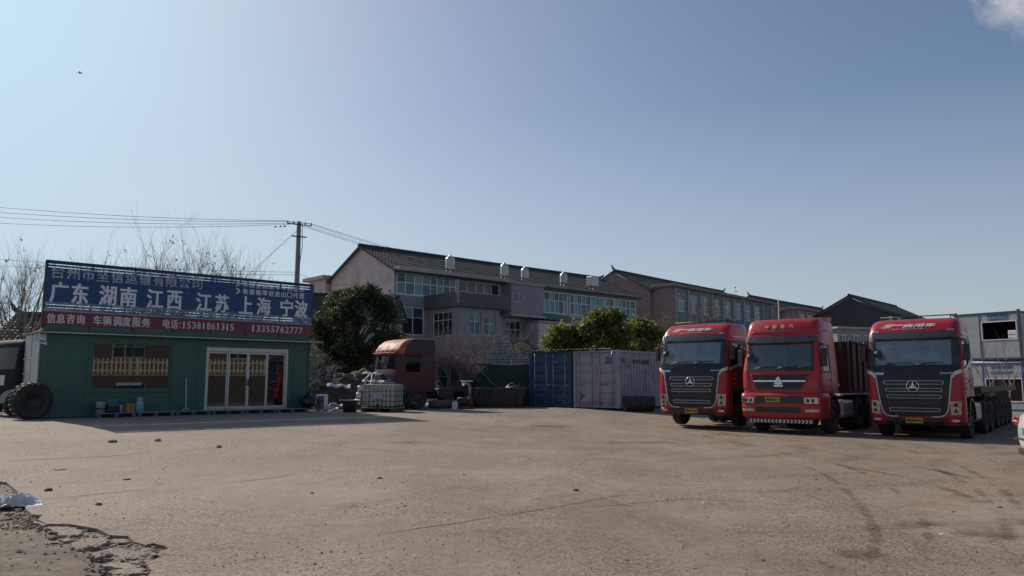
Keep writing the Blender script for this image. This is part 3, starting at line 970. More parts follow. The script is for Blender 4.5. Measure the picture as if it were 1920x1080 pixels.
# loose grey sheeting on the left end
m = Matrix.Translation((0, 0, 0)) @ Matrix.Rotation(R(-90), 4, 'Z')
mb = MB()
n = 20
vs = []; fs = []
for i in range(n + 1):
    y = D * i / n
    o = .03 if i % 2 else .005
    vs += [(-o - .012, y, .95 + .1 * math.sin(i * 1.7)), (-o - .012, y, H + .05)]
for i in range(n):
    fs.append((2 * i, 2 * i + 2, 2 * i + 3, 2 * i + 1))
mb.add(vs, fs)
mb.box(-.07, -.045, 0.02, .1, .2, H + .02); mb.box(-.07, -.045, 1.15, 1.2, .9, H); mb.box(-.075, -.05, .05, D, 1.9, 1.94); mb.box(-.075, -.05, .05, D, 1.4, 1.44)
mb.build('end_sheeting', C_GREYSH, cabin)
mb = MB()
for k in range(7):
    a = random.uniform(-.1, .05); b = random.uniform(-.2, .5); z = H + random.uniform(-.25, .2)
    mb.add([(a, b, z), (a + .2, b + .1, z + .12), (a + .15, b - .15, z - .2), (a - .12, b, z - .1)], [(0, 1, 2, 3)])
mb.build('torn_film', C_PLAST, cabin)
window(cabin, *win, [.5], [], C_GREENL, G_CAB, y=.02, fw=.05, pfw=.012, depth=.05)
# four sliding door leaves
dfr = MB()
dfr.box(door[0], door[1], -.01, .1, door[3] - .14, door[3]); dfr.box(door[0], door[0] + .07, -.008, .098, .12, door[3] - .14); dfr.box(door[1] - .07, door[1], -.008, .098, .12, door[3] - .14)
dfr.box(door[0] + .07, door[1] - .07, -.006, .1, .12, .16)
dfr.build('door_frame', C_ALU, cabin)
dx = (door[1] - door[0] - .14) / 4
for k in range(4):
    a = door[0] + .07 + k * dx; b = a + dx
    y = .015 if k in (1, 2) else .055
    fr = MB()
    for (p, q, r, s) in ((a, a + .055, .17, 2.27), (b - .055, b, .17, 2.27), (a + .055, b - .055, .17, .24), (a + .055, b - .055, 2.2, 2.27)):
        fr.bbox(p, q, y, y + .035, r, s, .004)
    fo = fr.build('sliding_door', C_ALU, cabin)
    MB().quad((a + .055, y + .018, .24), (b - .055, y + .018 + .004 * (k - 1), .24), (b - .055, y + .018 + .004 * (k - 1), 2.2), (a + .055, y + .018, 2.2)).build('pane', G_CAB, fo, fix=False)
    if k in (1, 2):
        hx = b - .03 if k == 1 else a + .03
        MB().bbox(hx - .012, hx + .012, y - .03, y, 1.0, 1.25, .004).build('handle', C_BLACK, fo)
# drain pipe and small lamp on the right end
MB().tube([(L + .02, -.04, .1), (L + .02, -.04, H)], .03).build('drain_pipe', C_GREENL, cabin)

# ------------------------------------------------------------------ slatted rooftop sign
C_BLUE = mat('sign_blue', (0.018, 0.052, 0.19), (0.026, 0.062, 0.165), rough=.45, scale=1.2, dirt=(.12, .15, .2), dirt_amt=.4, dscale=2.2, stretch=(1, 1, 5))
C_RED = mat('sign_red', (0.22, 0.022, 0.05), (0.16, 0.02, 0.045), rough=.45, scale=1.2, dirt=(.25, .12, .12), dirt_amt=.35, dscale=2.2, stretch=(1, 1, 5))
C_SLATW = mat('sign_worn_slat', (0.32, 0.35, 0.40), (0.07, 0.12, 0.25), rough=.5, scale=2.5, dirt=(.16, .2, .12), dirt_amt=.8, dscale=3, lo=.42, hi=.55, stretch=(1, 1, 4))
C_LET = mat('sign_letter', (0.80, 0.80, 0.84), (0.66, 0.67, 0.71), rough=.5, scale=2)
C_LETG = mat('sign_letter_faded', (0.50, 0.51, 0.56), (0.26, 0.29, 0.38), rough=.5, scale=5, lo=.4, hi=.6)
C_LETW = mat('sign_letter_cream', (0.74, 0.68, 0.61), (0.6, 0.55, 0.5), rough=.5, scale=2)
sign = empty('rooftop_sign', (CAB_A[0], CAB_A[1], cab_z), CAB_ANG,
             'wide blue slatted rooftop sign with white characters and a dark red strip below', 'sign')
SX0, SX1 = -.06, 9.42
SY = -.20
slats = []
z = 2.985
k = 0
while z < 5.02:
    red = z < 3.42
    pitch = .0945
    gap = -.008
    if z > 4.72: gap = .020
    if 3.42 <= z < 3.62: gap = .016
    h = pitch - gap
    slats.append((z - .004, z + min(h, pitch) + .004))
    y0 = SY + random.uniform(-.003, .003)
    sag = random.uniform(-.004, .004)
    mb = MB()
    N = 14
    vs = []; fs = []
    for i in range(N + 1):
        x = SX0 + (SX1 - SX0) * i / N
        w = sag * math.sin(PI * i / N) + random.uniform(-.0015, .0015)
        vs += [(x, y0 - .020, z + w), (x, y0 - .016, z + h * .3 + w), (x, y0 - .008, z + h * .8 + w), (x, y0 - .001, z + h + w), (x, y0 + .008, z + h + w), (x, y0 - .006, z + w)]
    for i in range(N):
        for j in range(6):
            fs.append((6 * i + j, 6 * i + (j + 1) % 6, 6 * i + 6 + (j + 1) % 6, 6 * i + 6 + j))
    fs += [tuple(range(6)), tuple(6 * N + j for j in range(6))]
    mb.add(vs, fs)
    worn = 3.44 <= z < 3.66
    mb.build('slat', C_RED if red else (C_SLATW if worn else C_BLUE), sign)
    z += pitch
    k += 1
for x in [SX0 + .03 + (SX1 - SX0 - .06) * i / 7 for i in range(8)]:
    MB().box(x - .025, x + .025, SY + .016, SY + .066, 2.88, 5.02).build('post', C_STEELD, sign)
    MB().tube([(x, SY + .06, 4.7), (x, 1.6, 2.83)], .02, 6).build('brace', C_STEELD, sign)
MB().bbox(SX0 - .03, SX1 + .03, SY - .02, SY + .05, 5.04, 5.09, .008).build('top_rail', C_STEELD, sign)
MB().bbox(SX0 - .02, SX1 + .02, SY - .016, SY + .05, 3.425, 3.455, .006).build('middle_rail', C_GALV, sign)
MB().box(SX0 - .04, SX0 - .005, SY - .015, SY + .05, 2.87, 5.04).build('end_post', C_STEELD, sign)
MB().box(SX1 + .005, SX1 + .04, SY - .015, SY + .05, 2.87, 5.04).build('end_post', C_STEELD, sign)
MB().tube([(SX0 - .02, SY + .03, 4.3), (-.12, 1.9, 2.8)], .022, 6).build('side_brace', C_GALV, sign)

def slat_letters(body, x0, x1, z0, z1, m, thick, lose=0.0, shift=0.0):
    """characters printed on the slats: cut at every gap"""
    mb = MB()
    rr = random.Random(len(body))
    for vs, fs, k in text_fit(body, x0, x1, z0, z1, 0, thick):
        for (a, b) in slats:
            if b < z0 or a > z1: continue
            if lose and rr.random() < lose and k == 0: pass
            bm = bmesh.new()
            bv = [bm.verts.new((v[0], 0, v[1])) for v in vs]
            for f in fs:
                try: bm.faces.new([bv[i] for i in f])
                except ValueError: pass
            for co, no in (((0, 0, a + .006), (0, 0, -1)), ((0, 0, b - .006), (0, 0, 1))):
                bmesh.ops.bisect_plane(bm, geom=bm.verts[:] + bm.edges[:] + bm.faces[:], plane_co=co, plane_no=no, clear_outer=True)
            for v in bm.verts: v.co.y = SY - .027 - .0012 * k
            if len(bm.faces): mb.bm(bm)
            else: bm.free()
    return mb.build('lettering', m, sign, fix=False)
# characters are placed one by one so that the spacing is the photograph's
def put(chars, z0, z1, m, thick):
    for ch, x0, x1 in chars:
        slat_letters(ch, x0, x1, z0, z1, m, thick)
def px2x(px, py):
    """distance along the sign face of a spot in the photograph"""
    a, b = (px - 960) / 1450, (540 - py) / 1450
    dx, dy = a, math.cos(PITCH) - b * math.sin(PITCH)
    n = (math.sin(CAB_ANG), -math.cos(CAB_ANG))
    t = ((CAB_A[0]) * n[0] + (CAB_A[1]) * n[1] + .2) / (dx * n[0] + dy * n[1])
    return (dx * t - CAB_A[0]) * math.cos(CAB_ANG) + (dy * t - CAB_A[1]) * math.sin(CAB_ANG)
big = [('广', 92, 127), ('东', 133, 165), ('湖', 185, 218), ('南', 224, 256), ('江', 274, 306), ('西', 312, 341), ('江', 367, 397), ('苏', 403, 429), ('上', 448, 474), ('海', 481, 508), ('宁', 525, 550), ('波', 552, 577)]
put([(c, px2x(a, 560), px2x(b, 560)) for c, a, b in big], 3.70, 4.40, C_LET, .021)
top = '台州市坚信运输有限公司'
x0, x1 = px2x(95, 520), px2x(383, 520)
w = (x1 - x0) / len(top)
put([(c, x0 + i * w, x0 + i * w + w * .86) for i, c in enumerate(top)], 4.50, 4.93, C_LETG, .010)
for row, (z0, z1) in (('承接全国整车零担业务', (4.74, 4.97)), ('集装箱零担进出口代理', (4.46, 4.68))):
    x0, x1 = px2x(455, 530), px2x(572, 540)
    w = (x1 - x0) / len(row)
    put([(c, x0 + i * w, x0 + i * w + w * .84) for i, c in enumerate(row)], z0, z1, C_LET, .005)
    slat_letters('》', px2x(442, 530), px2x(451, 530), z0, z1, C_LET, .006)
put([(c, px2x(a, 600), px2x(b, 600)) for c, a, b in [('信', 87, 104), ('息', 105, 122), ('咨', 124, 140), ('询', 142, 159), ('车', 174, 191), ('辆', 192, 209), ('调', 211, 228), ('度', 229, 245), ('服', 247, 264), ('务', 265, 282), ('电', 305, 319), ('话', 320, 334)]], 3.03, 3.36, C_LETW, .009)
slat_letters(':', px2x(335.5, 610), px2x(338, 610), 3.06, 3.26, C_LETW, .006)
def digits(s, a, b, z0, z1):
    x0, x1 = px2x(a, 612), px2x(b, 612)
    w = (x1 - x0) / len(s)
    for i, c in enumerate(s):
        u, v = (.26, .62) if c == '1' else (.08, .88)
        slat_letters(c, x0 + i * w + w * u, x0 + i * w + w * v, z0, z1, C_LETW, .007)
digits('15381861315', 340, 439, 3.05, 3.31)
digits('13355762777', 470, 568, 3.05, 3.31)

# ------------------------------------------------------------------ things along the cabin front
def cab_pt(x, y, z=0.0):
    c, s = math.cos(CAB_ANG), math.sin(CAB_ANG)
    return (CAB_A[0] + x * c - y * s, CAB_A[1] + x * s + y * c, z)
C_PALW = mat('pallet_grey', (0.34, 0.33, 0.33), (0.2, 0.19, 0.18), rough=.8, scale=4, stretch=(1, 6, 6), bump=.2)
C_PALB = mat('pallet_blue', (0.10, 0.12, 0.17), (0.07, 0.08, 0.10), rough=.7, scale=4)
def pallet(x, wd, label, rise=0.0):
    p = cab_pt(x, -.72)
    e = empty('pallet', (p[0], p[1], gz(p[0], p[1]) + rise), CAB_ANG, label, 'pallet', 'pallets laid as a step before the cabin')
    for k in range(5):
        MB().bbox(0, wd, .02 + k * .125, .12 + k * .125, .125, .148, .004).build('deck_board', C_PALW, e)
    for k in range(3):
        for j in range(3):
            a = [.0, wd / 2 - .06, wd - .12][k]
            MB().box(a, a + .12, [.03, .28, .54][j], [.12, .37, .62][j], .022, .123).build('block', C_PALB, e)
        MB().box([.0, wd / 2 - .06, wd - .12][k], [.0, wd / 2 - .06, wd - .12][k] + .12, .02, .63, .002, .02).build('bottom_board', C_PALB, e)
    return e
pallet(1.58, 1.2, 'weathered grey pallet under the paint buckets and gas bottle')
pallet(2.84, 1.2, 'weathered pallet under the right half of the cabin window')
pallet(4.10, 1.2, 'weathered pallet with a mop standing on it')
pallet(5.36, 1.18, 'weathered pallet before the left sliding doors')
pallet(6.60, 1.2, 'weathered pallet before the right sliding doors')
pallet(7.86, 1.25, 'weathered pallet at the right end of the glass doors')

def stand(name, x, y, rise=.15):
    p = cab_pt(x, y)
    return (p[0], p[1], gz(p[0], p[1]) + rise)
C_BUCKW = mat('bucket_white', (0.55, 0.55, 0.54), (0.4, 0.4, 0.4), rough=.5, dirt=(.2, .18, .15), dirt_amt=.5, dscale=6)
C_POT = mat('pot_black', (0.02, 0.02, 0.022), rough=.5)
C_BLUEG = mat('blue_grey_plastic', (0.14, 0.22, 0.27), (0.10, 0.17, 0.21), rough=.4)
C_YEL = mat('yellow_card', (0.42, 0.24, 0.045), (0.33, 0.18, 0.04), rough=.7)
C_CYL = mat('bottle_paint', (0.28, 0.42, 0.46), (0.2, 0.31, 0.35), rough=.45, dirt=(.2, .15, .1), dirt_amt=.4, dscale=6)
e = empty('paint_bucket', stand('b', 1.74, -.45), 0, 'dirty white paint bucket, leftmost on the pallet by the cabin', 'bucket')
MB().lathe([(0, 0), (.13, 0), (.155, .33), (.165, .335), (.165, .36), (.15, .36), (.14, .05), (0, .05)], 20).build('body', C_BUCKW, e)
MB().tube([(.16 * math.cos(t), -.02, .34 - .12 * math.sin(t)) for t in [PI * i / 10 for i in range(11)]], .005, 6).build('handle', C_GALV, e)
MB().lathe([(.157, .12), (.159, .16), (.0, .161)], 20).build('band', C_BLACK, e)
e = empty('stock_pot', stand('b', 2.10, -.45), 0, 'black pot holding a blue-grey tub beside the paint bucket', 'pot')
MB().lathe([(0, 0), (.2, 0), (.225, .06), (.225, .2), (.21, .22), (.2, .2), (.2, .06), (0, .05)], 22).build('body', C_POT, e)
MB().lathe([(0, .06), (.17, .06), (.19, .38), (.2, .39), (.2, .42), (.05, .44), (0, .44)], 22).build('tub', C_BLUEG, e)
MB().tube([(-.22, 0, .18), (-.28, -.03, .19), (-.28, .03, .19)], .012, 6).build('ear', C_POT, e)
e = empty('oil_jug', stand('b', 2.38, -.4), .2, 'slim pale grey oil jug between black pot and yellow box', 'jug')
MB().bbox(-.06, .06, -.09, .09, 0, .26, .02).build('body', C_BUCKW, e)
MB().lathe([(.03, .26), (.03, .32), (.0, .32)], 12).build('cap', C_RED, e)
e = empty('cardboard_box', stand('b', 2.62, -.5, .15), CAB_ANG + .1, 'yellow carton next to the pale blue gas bottle', 'box')
MB().bbox(-.13, .13, -.11, .11, 0, .29, .006).build('carton', C_YEL, e)
MB().box(-.02, .02, -.113, .113, .03, .293).build('tape', C_WOOD, e)
MB().box(-.132, .132, -.112, .112, .27, .291).build('flap', C_YEL, e)
e = empty('gas_bottle', stand('b', 2.93, -.55, .15), 0, 'pale blue gas bottle standing right of the yellow carton', 'gas bottle')
MB().lathe([(0, .02), (.11, .02), (.125, .05), (.13, .30), (.11, .37), (.05, .40), (0, .40)], 20).build('cylinder', C_CYL, e)
MB().lathe([(.10, 0), (.105, .05), (.095, .05), (.09, 0)], 20).build('foot_ring', C_CYL, e)
MB().lathe([(.085, .39), (.09, .50), (.08, .50), (.075, .39)], 20).build('collar', C_CYL, e)
MB().lathe([(.02, .4), (.02, .47), (.0, .47)], 10).build('valve', C_GALV, e)
e = empty('mop', stand('m', 4.56, -.30), CAB_ANG, 'upright mop with a white pole leaning on the cabin wall', 'mop')
MB().tube([(0, 0, .06), (.03, .2, 1.16)], .016, 8).build('pole', C_WHITE, e)
mb = MB()
for k in range(26):
    a = k * .9; r = .10 + .05 * random.random()
    mb.tube([(0, 0, .12), (math.cos(a) * r * .6, math.sin(a) * r * .6, .06), (math.cos(a) * r, math.sin(a) * r, .01)], .012, 5)
mb.build('mop_head', C_BUCKW, e)
MB().lathe([(.0, .1), (.035, .1), (.03, .16), (.0, .17)], 10).build('clamp', C_GALV, e)

# outdoor unit and dark bag by the right end of the cabin
p = cab_pt(9.95, -.25)
e = empty('air_conditioner', (p[0], p[1], gz(p[0], p[1])), CAB_ANG - .9, 'white outdoor air conditioner box with a grille at the cabin end', 'air conditioner')
MB().bbox(-.2, .2, -.16, .16, .04, .66, .02).build('case', C_WHITE, e)
mb = MB()
for k in range(9):
    mb.box(-.15, .15, -.172, -.162, .1 + k * .058, .12 + k * .058)
for k in range(5):
    mb.box(-.15 + k * .07, -.135 + k * .07, -.176, -.164, .1, .58)
mb.build('grille', C_GALV, e)
MB().quad((-.16, -.1615, .08), (.16, -.1615, .08), (.16, -.1615, .6), (-.16, -.1615, .6)).build('grille_backing', C_BLACK, e)
for sx in (-.15, .12):
    MB().box(sx, sx + .03, -.16, .16, 0, .04).build('foot', C_BLACK, e)
p = cab_pt(9.25, -.45)
bm = bmesh.new(); bmesh.ops.create_icosphere(bm, subdivisions=3, radius=.3)
for v in bm.verts:
    v.co *= 1 + .3 * mnoise.noise(v.co * 6); v.co.z = v.co.z * .95 + .26
mb = MB(); mb.bm(bm, smooth=True)
C_BAG = mat('black_bag', (0.015, 0.015, 0.018), rough=.35, bump=.6, bscale=8)
e = empty('rubbish_bag', (p[0], p[1], gz(p[0], p[1]) + .15), 0, 'black rubbish bag heaped at the right corner of the cabin', 'bag')
mb.build('bag', C_BAG, e)
MB().lathe([(.04, .5), (.07, .6), (.02, .58)], 8).build('knot', C_BAG, e)

# large worn tyre leaning by the left corner
def tyre_mesh(mb, r, w, rim_r, lugs=28, axis_m=None):
    prof = [(rim_r, -w * .36), (rim_r + .03, -w * .46), (r * .80, -w * .52), (r * .93, -w * .49), (r * .985, -w * .40), (r, -w * .2), (r, w * .2), (r * .985, w * .40), (r * .93, w * .49), (r * .80, w * .52), (rim_r + .03, w * .46), (rim_r, w * .36)]
    mb.lathe(prof, 36, 'y', axis_m, close=True)
def lugs(mb, r, w, n, axis_m, hgt=.03):
    for k in range(n):
        for s in (-1, 1):
            a = 2 * PI * (k + (.5 if s > 0 else 0)) / n
            m = axis_m @ Matrix.Rotation(a, 4, 'Y')
            mb.box(-.05 * r / .6, .05 * r / .6, s * w * .06, s * w * .48, r - .01, r + hgt, m)
p = cab_pt(-.25, -.35)
e = empty('loader_tyre', (p[0], p[1], gz(p[0], p[1])), R(52), 'huge worn loader tyre with its hub standing at the left cabin corner', 'tyre')
T = Matrix.Translation((0, 0, .62)) @ Matrix.Rotation(R(5), 4, 'X')
e.scale = (.92, .92, .92)
mb = MB(); tyre_mesh(mb, .60, .52, .30, axis_m=T); mb.build('tyre', C_RUBBER, e)
mb = MB(); lugs(mb, .60, .52, 22, T, .035); mb.build('tread', C_RUBBER, e)
mb = MB(); mb.lathe([(.0, -.06), (.13, -.06), (.15, -.10), (.24, -.10), (.25, -.19), (.30, -.20), (.31, -.17), (.26, -.15), (.27, .1), (0, .1)], 28, 'y', T); mb.build('rim', C_STEELD, e)
# ------------------------------------------------------------------ trucks
C_TRED = mat('truck_red', (0.42, 0.016, 0.028), (0.36, 0.014, 0.024), rough=.36, coat=.18, spec=.35, scale=1.5, dirt=(.17, .10, .085), dirt_amt=.5, dscale=1.8)
C_TRED2 = mat('truck_red_bright', (0.46, 0.026, 0.034), (0.39, 0.022, 0.03), rough=.36, coat=.18, spec=.35, scale=1.5, dirt=(.24, .13, .1), dirt_amt=.5, dscale=1.8)
C_TREDB = mat('truck_red_grimy', (0.27, 0.016, 0.024), (0.22, 0.015, 0.022), rough=.5, spec=.3, scale=1.5, dirt=(.17, .115, .09), dirt_amt=.8, dscale=3.5)
C_PANEL = mat('truck_panel_dark', (0.012, 0.018, 0.023), (0.018, 0.023, 0.028), rough=.35, coat=.1, spec=.35, scale=2, dirt=(.09, .085, .08), dirt_amt=.18, dscale=2)
C_VISOR = mat('truck_visor', (0.055, 0.065, 0.065), (0.075, 0.08, 0.08), rough=.35, coat=.2, scale=2)
C_TWHITE = mat('truck_white', (0.72, 0.70, 0.69), (0.6, 0.58, 0.57), rough=.4, scale=3, dirt=(.4, .3, .25), dirt_amt=.3)
C_LAMP = mat('lamp_reflector', (0.75, 0.76, 0.77), (0.4, 0.42, 0.44), rough=.15, metal=.8, scale=14)
C_LENSD = mat('lamp_bulb', (0.05, 0.05, 0.055), rough=.1)
C_AMBER = mat('amber_lens', (0.5, 0.16, 0.02), rough=.25)
C_PLATE = mat('plate_yellow', (0.52, 0.33, 0.03), (0.42, 0.27, 0.03), rough=.5, scale=8)
C_PLATEK = mat('plate_ink', (0.02, 0.018, 0.012), rough=.6)
C_CABIN = mat('truck_interior', (0.06, 0.058, 0.055), (0.10, 0.095, 0.09), rough=.8, scale=3)
C_SEAT = mat('truck_seat', (0.17, 0.16, 0.15), (0.11, 0.1, 0.1), rough=.9, scale=3)
G_WS = glass('windscreen_glass', tint=(.60, .70, .69), ior=2.4, dust_sheen=.46, dust_sheen_col=(.42, .52, .55))  # dust plus a painted blue-grey sheen standing in for the reflected sky
G_WS2 = glass('windscreen_glass_clear', tint=(.62, .70, .68), ior=2.0, dust_sheen=.2, dust_sheen_col=(.36, .46, .46))  # thinner dust, again tinted to imitate sky mirrored in the screen
G_SIDE = glass('door_glass', tint=(.35, .38, .40), ior=1.6, dust_sheen=.05)
G_LAMP = glass('lamp_glass', tint=(.85, .87, .88), ior=1.45)

class Cab:
    """rounded cab described by levels (z, yfront, half width, corner radius)"""
    def __init__(s, levels, yb, bow=.05):
        s.lv = levels; s.yb = yb; s.bow = bow
    def at(s, z):
        lv = s.lv
        if z <= lv[0][0]: return lv[0][1:]
        for a, b in zip(lv, lv[1:]):
            if z <= b[0]:
                t = (z - a[0]) / (b[0] - a[0])
                return tuple(a[i] + (b[i] - a[i]) * t for i in (1, 2, 3))
        return lv[-1][1:]
    def front(s, x, z):
        yf, hw, r = s.at(z)
        xi = hw - r
        ax = abs(x)
        if ax <= xi:
            return yf + s.bow * (ax / xi) ** 2
        d = min(1.0, (ax - xi) / r)
        return yf + s.bow + r * (1 - math.sqrt(max(0, 1 - d * d)))
    def side(s, y, z):
        return s.at(z)[1]
    FX = (-1, -.94, -.6, -.3, 0, .3, .6, .94, 1)
    def ring(s, z, ys):
        yf, hw, r = s.at(z)
        xi = hw - r
        pts = []
        for t in s.FX:
            pts.append((t * xi, yf + s.bow * t * t, z))
        for k in range(1, 6):
            a = PI / 2 * k / 6
            pts.append((xi + r * math.sin(a), yf + s.bow + r * (1 - math.cos(a)), z))
        y0 = yf + s.bow + r
        for y in ys:
            pts.append((hw, max(y0, y) if y > 0 else y0, z))
        pts.append((hw - .06, s.yb, z)); pts.append((-hw + .06, s.yb, z))
        for y in reversed(ys):
            pts.append((-hw, max(y0, y) if y > 0 else y0, z))
        for k in range(5, 0, -1):
            a = PI / 2 * k / 6
            pts.append((-xi - r * math.sin(a), yf + s.bow + r * (1 - math.cos(a)), z))
        return pts
    def shell(s, name, m, parent, z0, z1, zs=(), ws=None, sw=None, ys=(0, .5, 1.2, 2.1), cap=True, arch=None):
        """loft between z0 and z1; ws=(za,zb) leaves the windscreen open, sw=(ya,yb,za,zb) the door window"""
        L = sorted(set([z0, z1] + [l[0] for l in s.lv if z0 < l[0] < z1] + [z for z in zs if z0 < z < z1]))
        rings = [s.ring(z, ys) for z in L]
        n = len(rings[0])
        nf = len(s.FX)
        mb = MB()
        vs = [p for r in rings for p in r]
        fs = []
        for i in range(len(L) - 1):
            zm = (L[i] + L[i + 1]) / 2
            for k in range(n):
                k2 = (k + 1) % n
                a, b = rings[i][k], rings[i][k2]
                xm, ym = (a[0] + b[0]) / 2, (a[1] + b[1]) / 2
                if ws and ws[0] < zm < ws[1] and k < nf - 1: continue
                if sw and abs(a[0]) > .9 and abs(b[0]) > .9 and sw[0] < ym < sw[1] and sw[2] < zm < sw[3]: continue
                if arch and abs(xm) > .9 and abs(a[0] - b[0]) < .02 and arch[0] < ym < arch[1] and zm < arch[2]: continue
                fs.append((i * n + k, i * n + k2, (i + 1) * n + k2, (i + 1) * n + k))
        if cap:
            fs.append(tuple((len(L) - 1) * n + k for k in range(n)))
        mb.add(vs, fs, True)
        o = mb.build(name, m, parent)
        return o
    def patch(s, name, m, parent, poly, off=.01, thick=.02, mode='front', sgn=1, cuts=None, smooth=False):
        """flat outline bent onto the front (x,z) or a side (y,z) of the cab and given thickness"""
        bm = bmesh.new()
        f = bm.faces.new([bm.verts.new((p[0], 0, p[1])) for p in poly])
        xa = min(p[0] for p in poly); xb = max(p[0] for p in poly); za = min(p[1] for p in poly); zb = max(p[1] for p in poly)
        if mode == 'front':
            cx = [x for x in [-1.2, -1.12, -1.05, -.98, -.9, -.7, -.45, -.2, .2, .45, .7, .9, .98, 1.05, 1.12, 1.2] if xa < x < xb]
        else:
            cx = []
        cz = [l[0] for l in s.lv if za < l[0] < zb]
        for c in cx:
            bmesh.ops.bisect_plane(bm, geom=bm.verts[:] + bm.edges[:] + bm.faces[:], plane_co=(c, 0, 0), plane_no=(1, 0, 0))
        for c in cz:
            bmesh.ops.bisect_plane(bm, geom=bm.verts[:] + bm.edges[:] + bm.faces[:], plane_co=(0, 0, c), plane_no=(0, 0, 1))
        if thick:
            g = bmesh.ops.extrude_face_region(bm, geom=bm.faces[:])
            back = set(v for v in g['geom'] if isinstance(v, bmesh.types.BMVert))
        else:
            back = set()
        for v in bm.verts:
            d = -off + (thick if v in back else 0)
            if mode == 'front':
                v.co.y = s.front(v.co.x, v.co.z) + d
            else:
                y, z = v.co.x, v.co.z
                v.co = Vector((sgn * (s.side(y, z) - d), y, z))
        mb = MB(); mb.bm(bm, smooth=smooth)
        return mb.build(name, m, parent)
    def line(s, name, m, parent, pts, r=.008, off=.012, closed=False, mode='front', sgn=1):
        P = []
        N = len(pts)
        for i in range(N if closed else N - 1):
            a, b = pts[i], pts[(i + 1) % N]
            d = math.hypot(a[0] - b[0], a[1] - b[1])
            k = max(1, int(d / .12))
            for j in range(k):
                P.append((a[0] + (b[0] - a[0]) * j / k, a[1] + (b[1] - a[1]) * j / k))
        if not closed: P.append(pts[-1])
        if mode == 'front':
            Q = [(p[0], s.front(p[0], p[1]) - off, p[1]) for p in P]
        else:
            Q = [(sgn * (s.side(p[0], p[1]) + off), p[0], p[1]) for p in P]
        return MB().tube(Q, r, 6, closed=closed).build(name, m, parent)

def rrect(x0, x1, z0, z1, r, n=4):
    out = []
    for cx, cz, a0 in ((x1 - r, z1 - r, 0), (x0 + r, z1 - r, 90), (x0 + r, z0 + r, 180), (x1 - r, z0 + r, 270)):
        for k in range(n + 1):
            a = R(a0 + 90 * k / n)
            out.append((cx + r * math.cos(a), cz + r * math.sin(a)))
    return out

def wheel(parent, x, y, r=.52, w=.30, dual=False, steer=0.0, disc=True, sgn=1, mrim=None):
    """truck wheel: tyre with rim and hub as its pieces"""
    T = Matrix.Translation((x, y, r)) @ Matrix.Rotation(-PI / 2 * 1 + steer, 4, 'Z')
    mb = MB()
    tyre_mesh(mb, r, w, r * .55, axis_m=T)
    if dual:
        T2 = Matrix.Translation((x - sgn * (w + .04), y, r)) @ Matrix.Rotation(-PI / 2, 4, 'Z')
        tyre_mesh(mb, r, w, r * .55, axis_m=T2)
    t = mb.build('tyre', C_RUBBER, parent)
    mb = MB()
    s = 1 if sgn > 0 else -1
    prof = [(r * .55, w * .40), (r * .52, w * .30), (r * .40, w * (.05 if dual else .30)), (r * .36, w * (.02 if dual else .36)), (r * .2, w * (.02 if dual else .36)), (r * .18, w * .40), (r * .1, w * .44), (0, w * .44)]
    mb.lathe([(a, s * b) for a, b in prof], 24, 'y', T)
    mb.build('rim', mrim or C_STEELD, t)
    return t

def plate(parent, x, z, y, text, w=.44, h=.15):
    p = MB().bbox(x - w / 2, x + w / 2, y - .008, y, z - h / 2, z + h / 2, .003).build('number_plate', C_PLATE, parent)
    letters(text, x - w * .44, x + w * .44, z - h * .34, z + h * .34, y - .0095, 'plate_number', C_PLATEK, p, thick=.004)
    return p

def mirrors(root, cab, zt, zb):
    for s in (-1, 1):
        hw = cab.at(zt)[1]
        yf = cab.front(hw - .02, zt) + .06
        a = Vector((s * (hw - .02), yf + .05, zt))
        MB().tube([a, a + Vector((s * .10, -.14, .02)), a + Vector((s * .15, -.19, -.1))], .022, 8).build('mirror_arm', C_BLACK, root)
        mb = MB()
        mb.tube([(s * (hw - .02), yf + .12, zb), (s * (hw + .12), yf - .1, zb + .02)], .018, 8)
        mb.build('mirror_arm', C_BLACK, root)
        m = Matrix.Translation((s * (hw + .13), yf - .12, 0)) @ Matrix.Rotation(s * R(12), 4, 'Z')
        h = MB().bbox(-.085, .085, -.06, .05, zb - .02, zt - .12, .03, m).build('mirror', C_BLACK, root)
        MB().bbox(-.065, .065, .052, .058, zb + .03, zt - .17, .002, m).build('mirror_glass', C_CHROME, h)
    # round front mirror hanging before the screen on the kerb side
    hw = cab.at(zt)[1]
    y = cab.front(-.86, zt - .25) - .22
    mb = MB()
    mb.tube([(-hw + .05, cab.front(-hw + .1, zt) - .0, zt), (-1.05, y + .02, zt - .08), (-.88, y, zt - .28)], .016, 8)
    T = Matrix.Translation((-.86, y, zt - .36)) @ Matrix.Rotation(R(-15), 4, 'X')
    mb.lathe([(0, -.05), (.07, -.045), (.11, -.01), (.115, .02), (.1, .03), (0, .03)], 18, 'y', T)
    mb.build('front_mirror', C_BLACK, root)

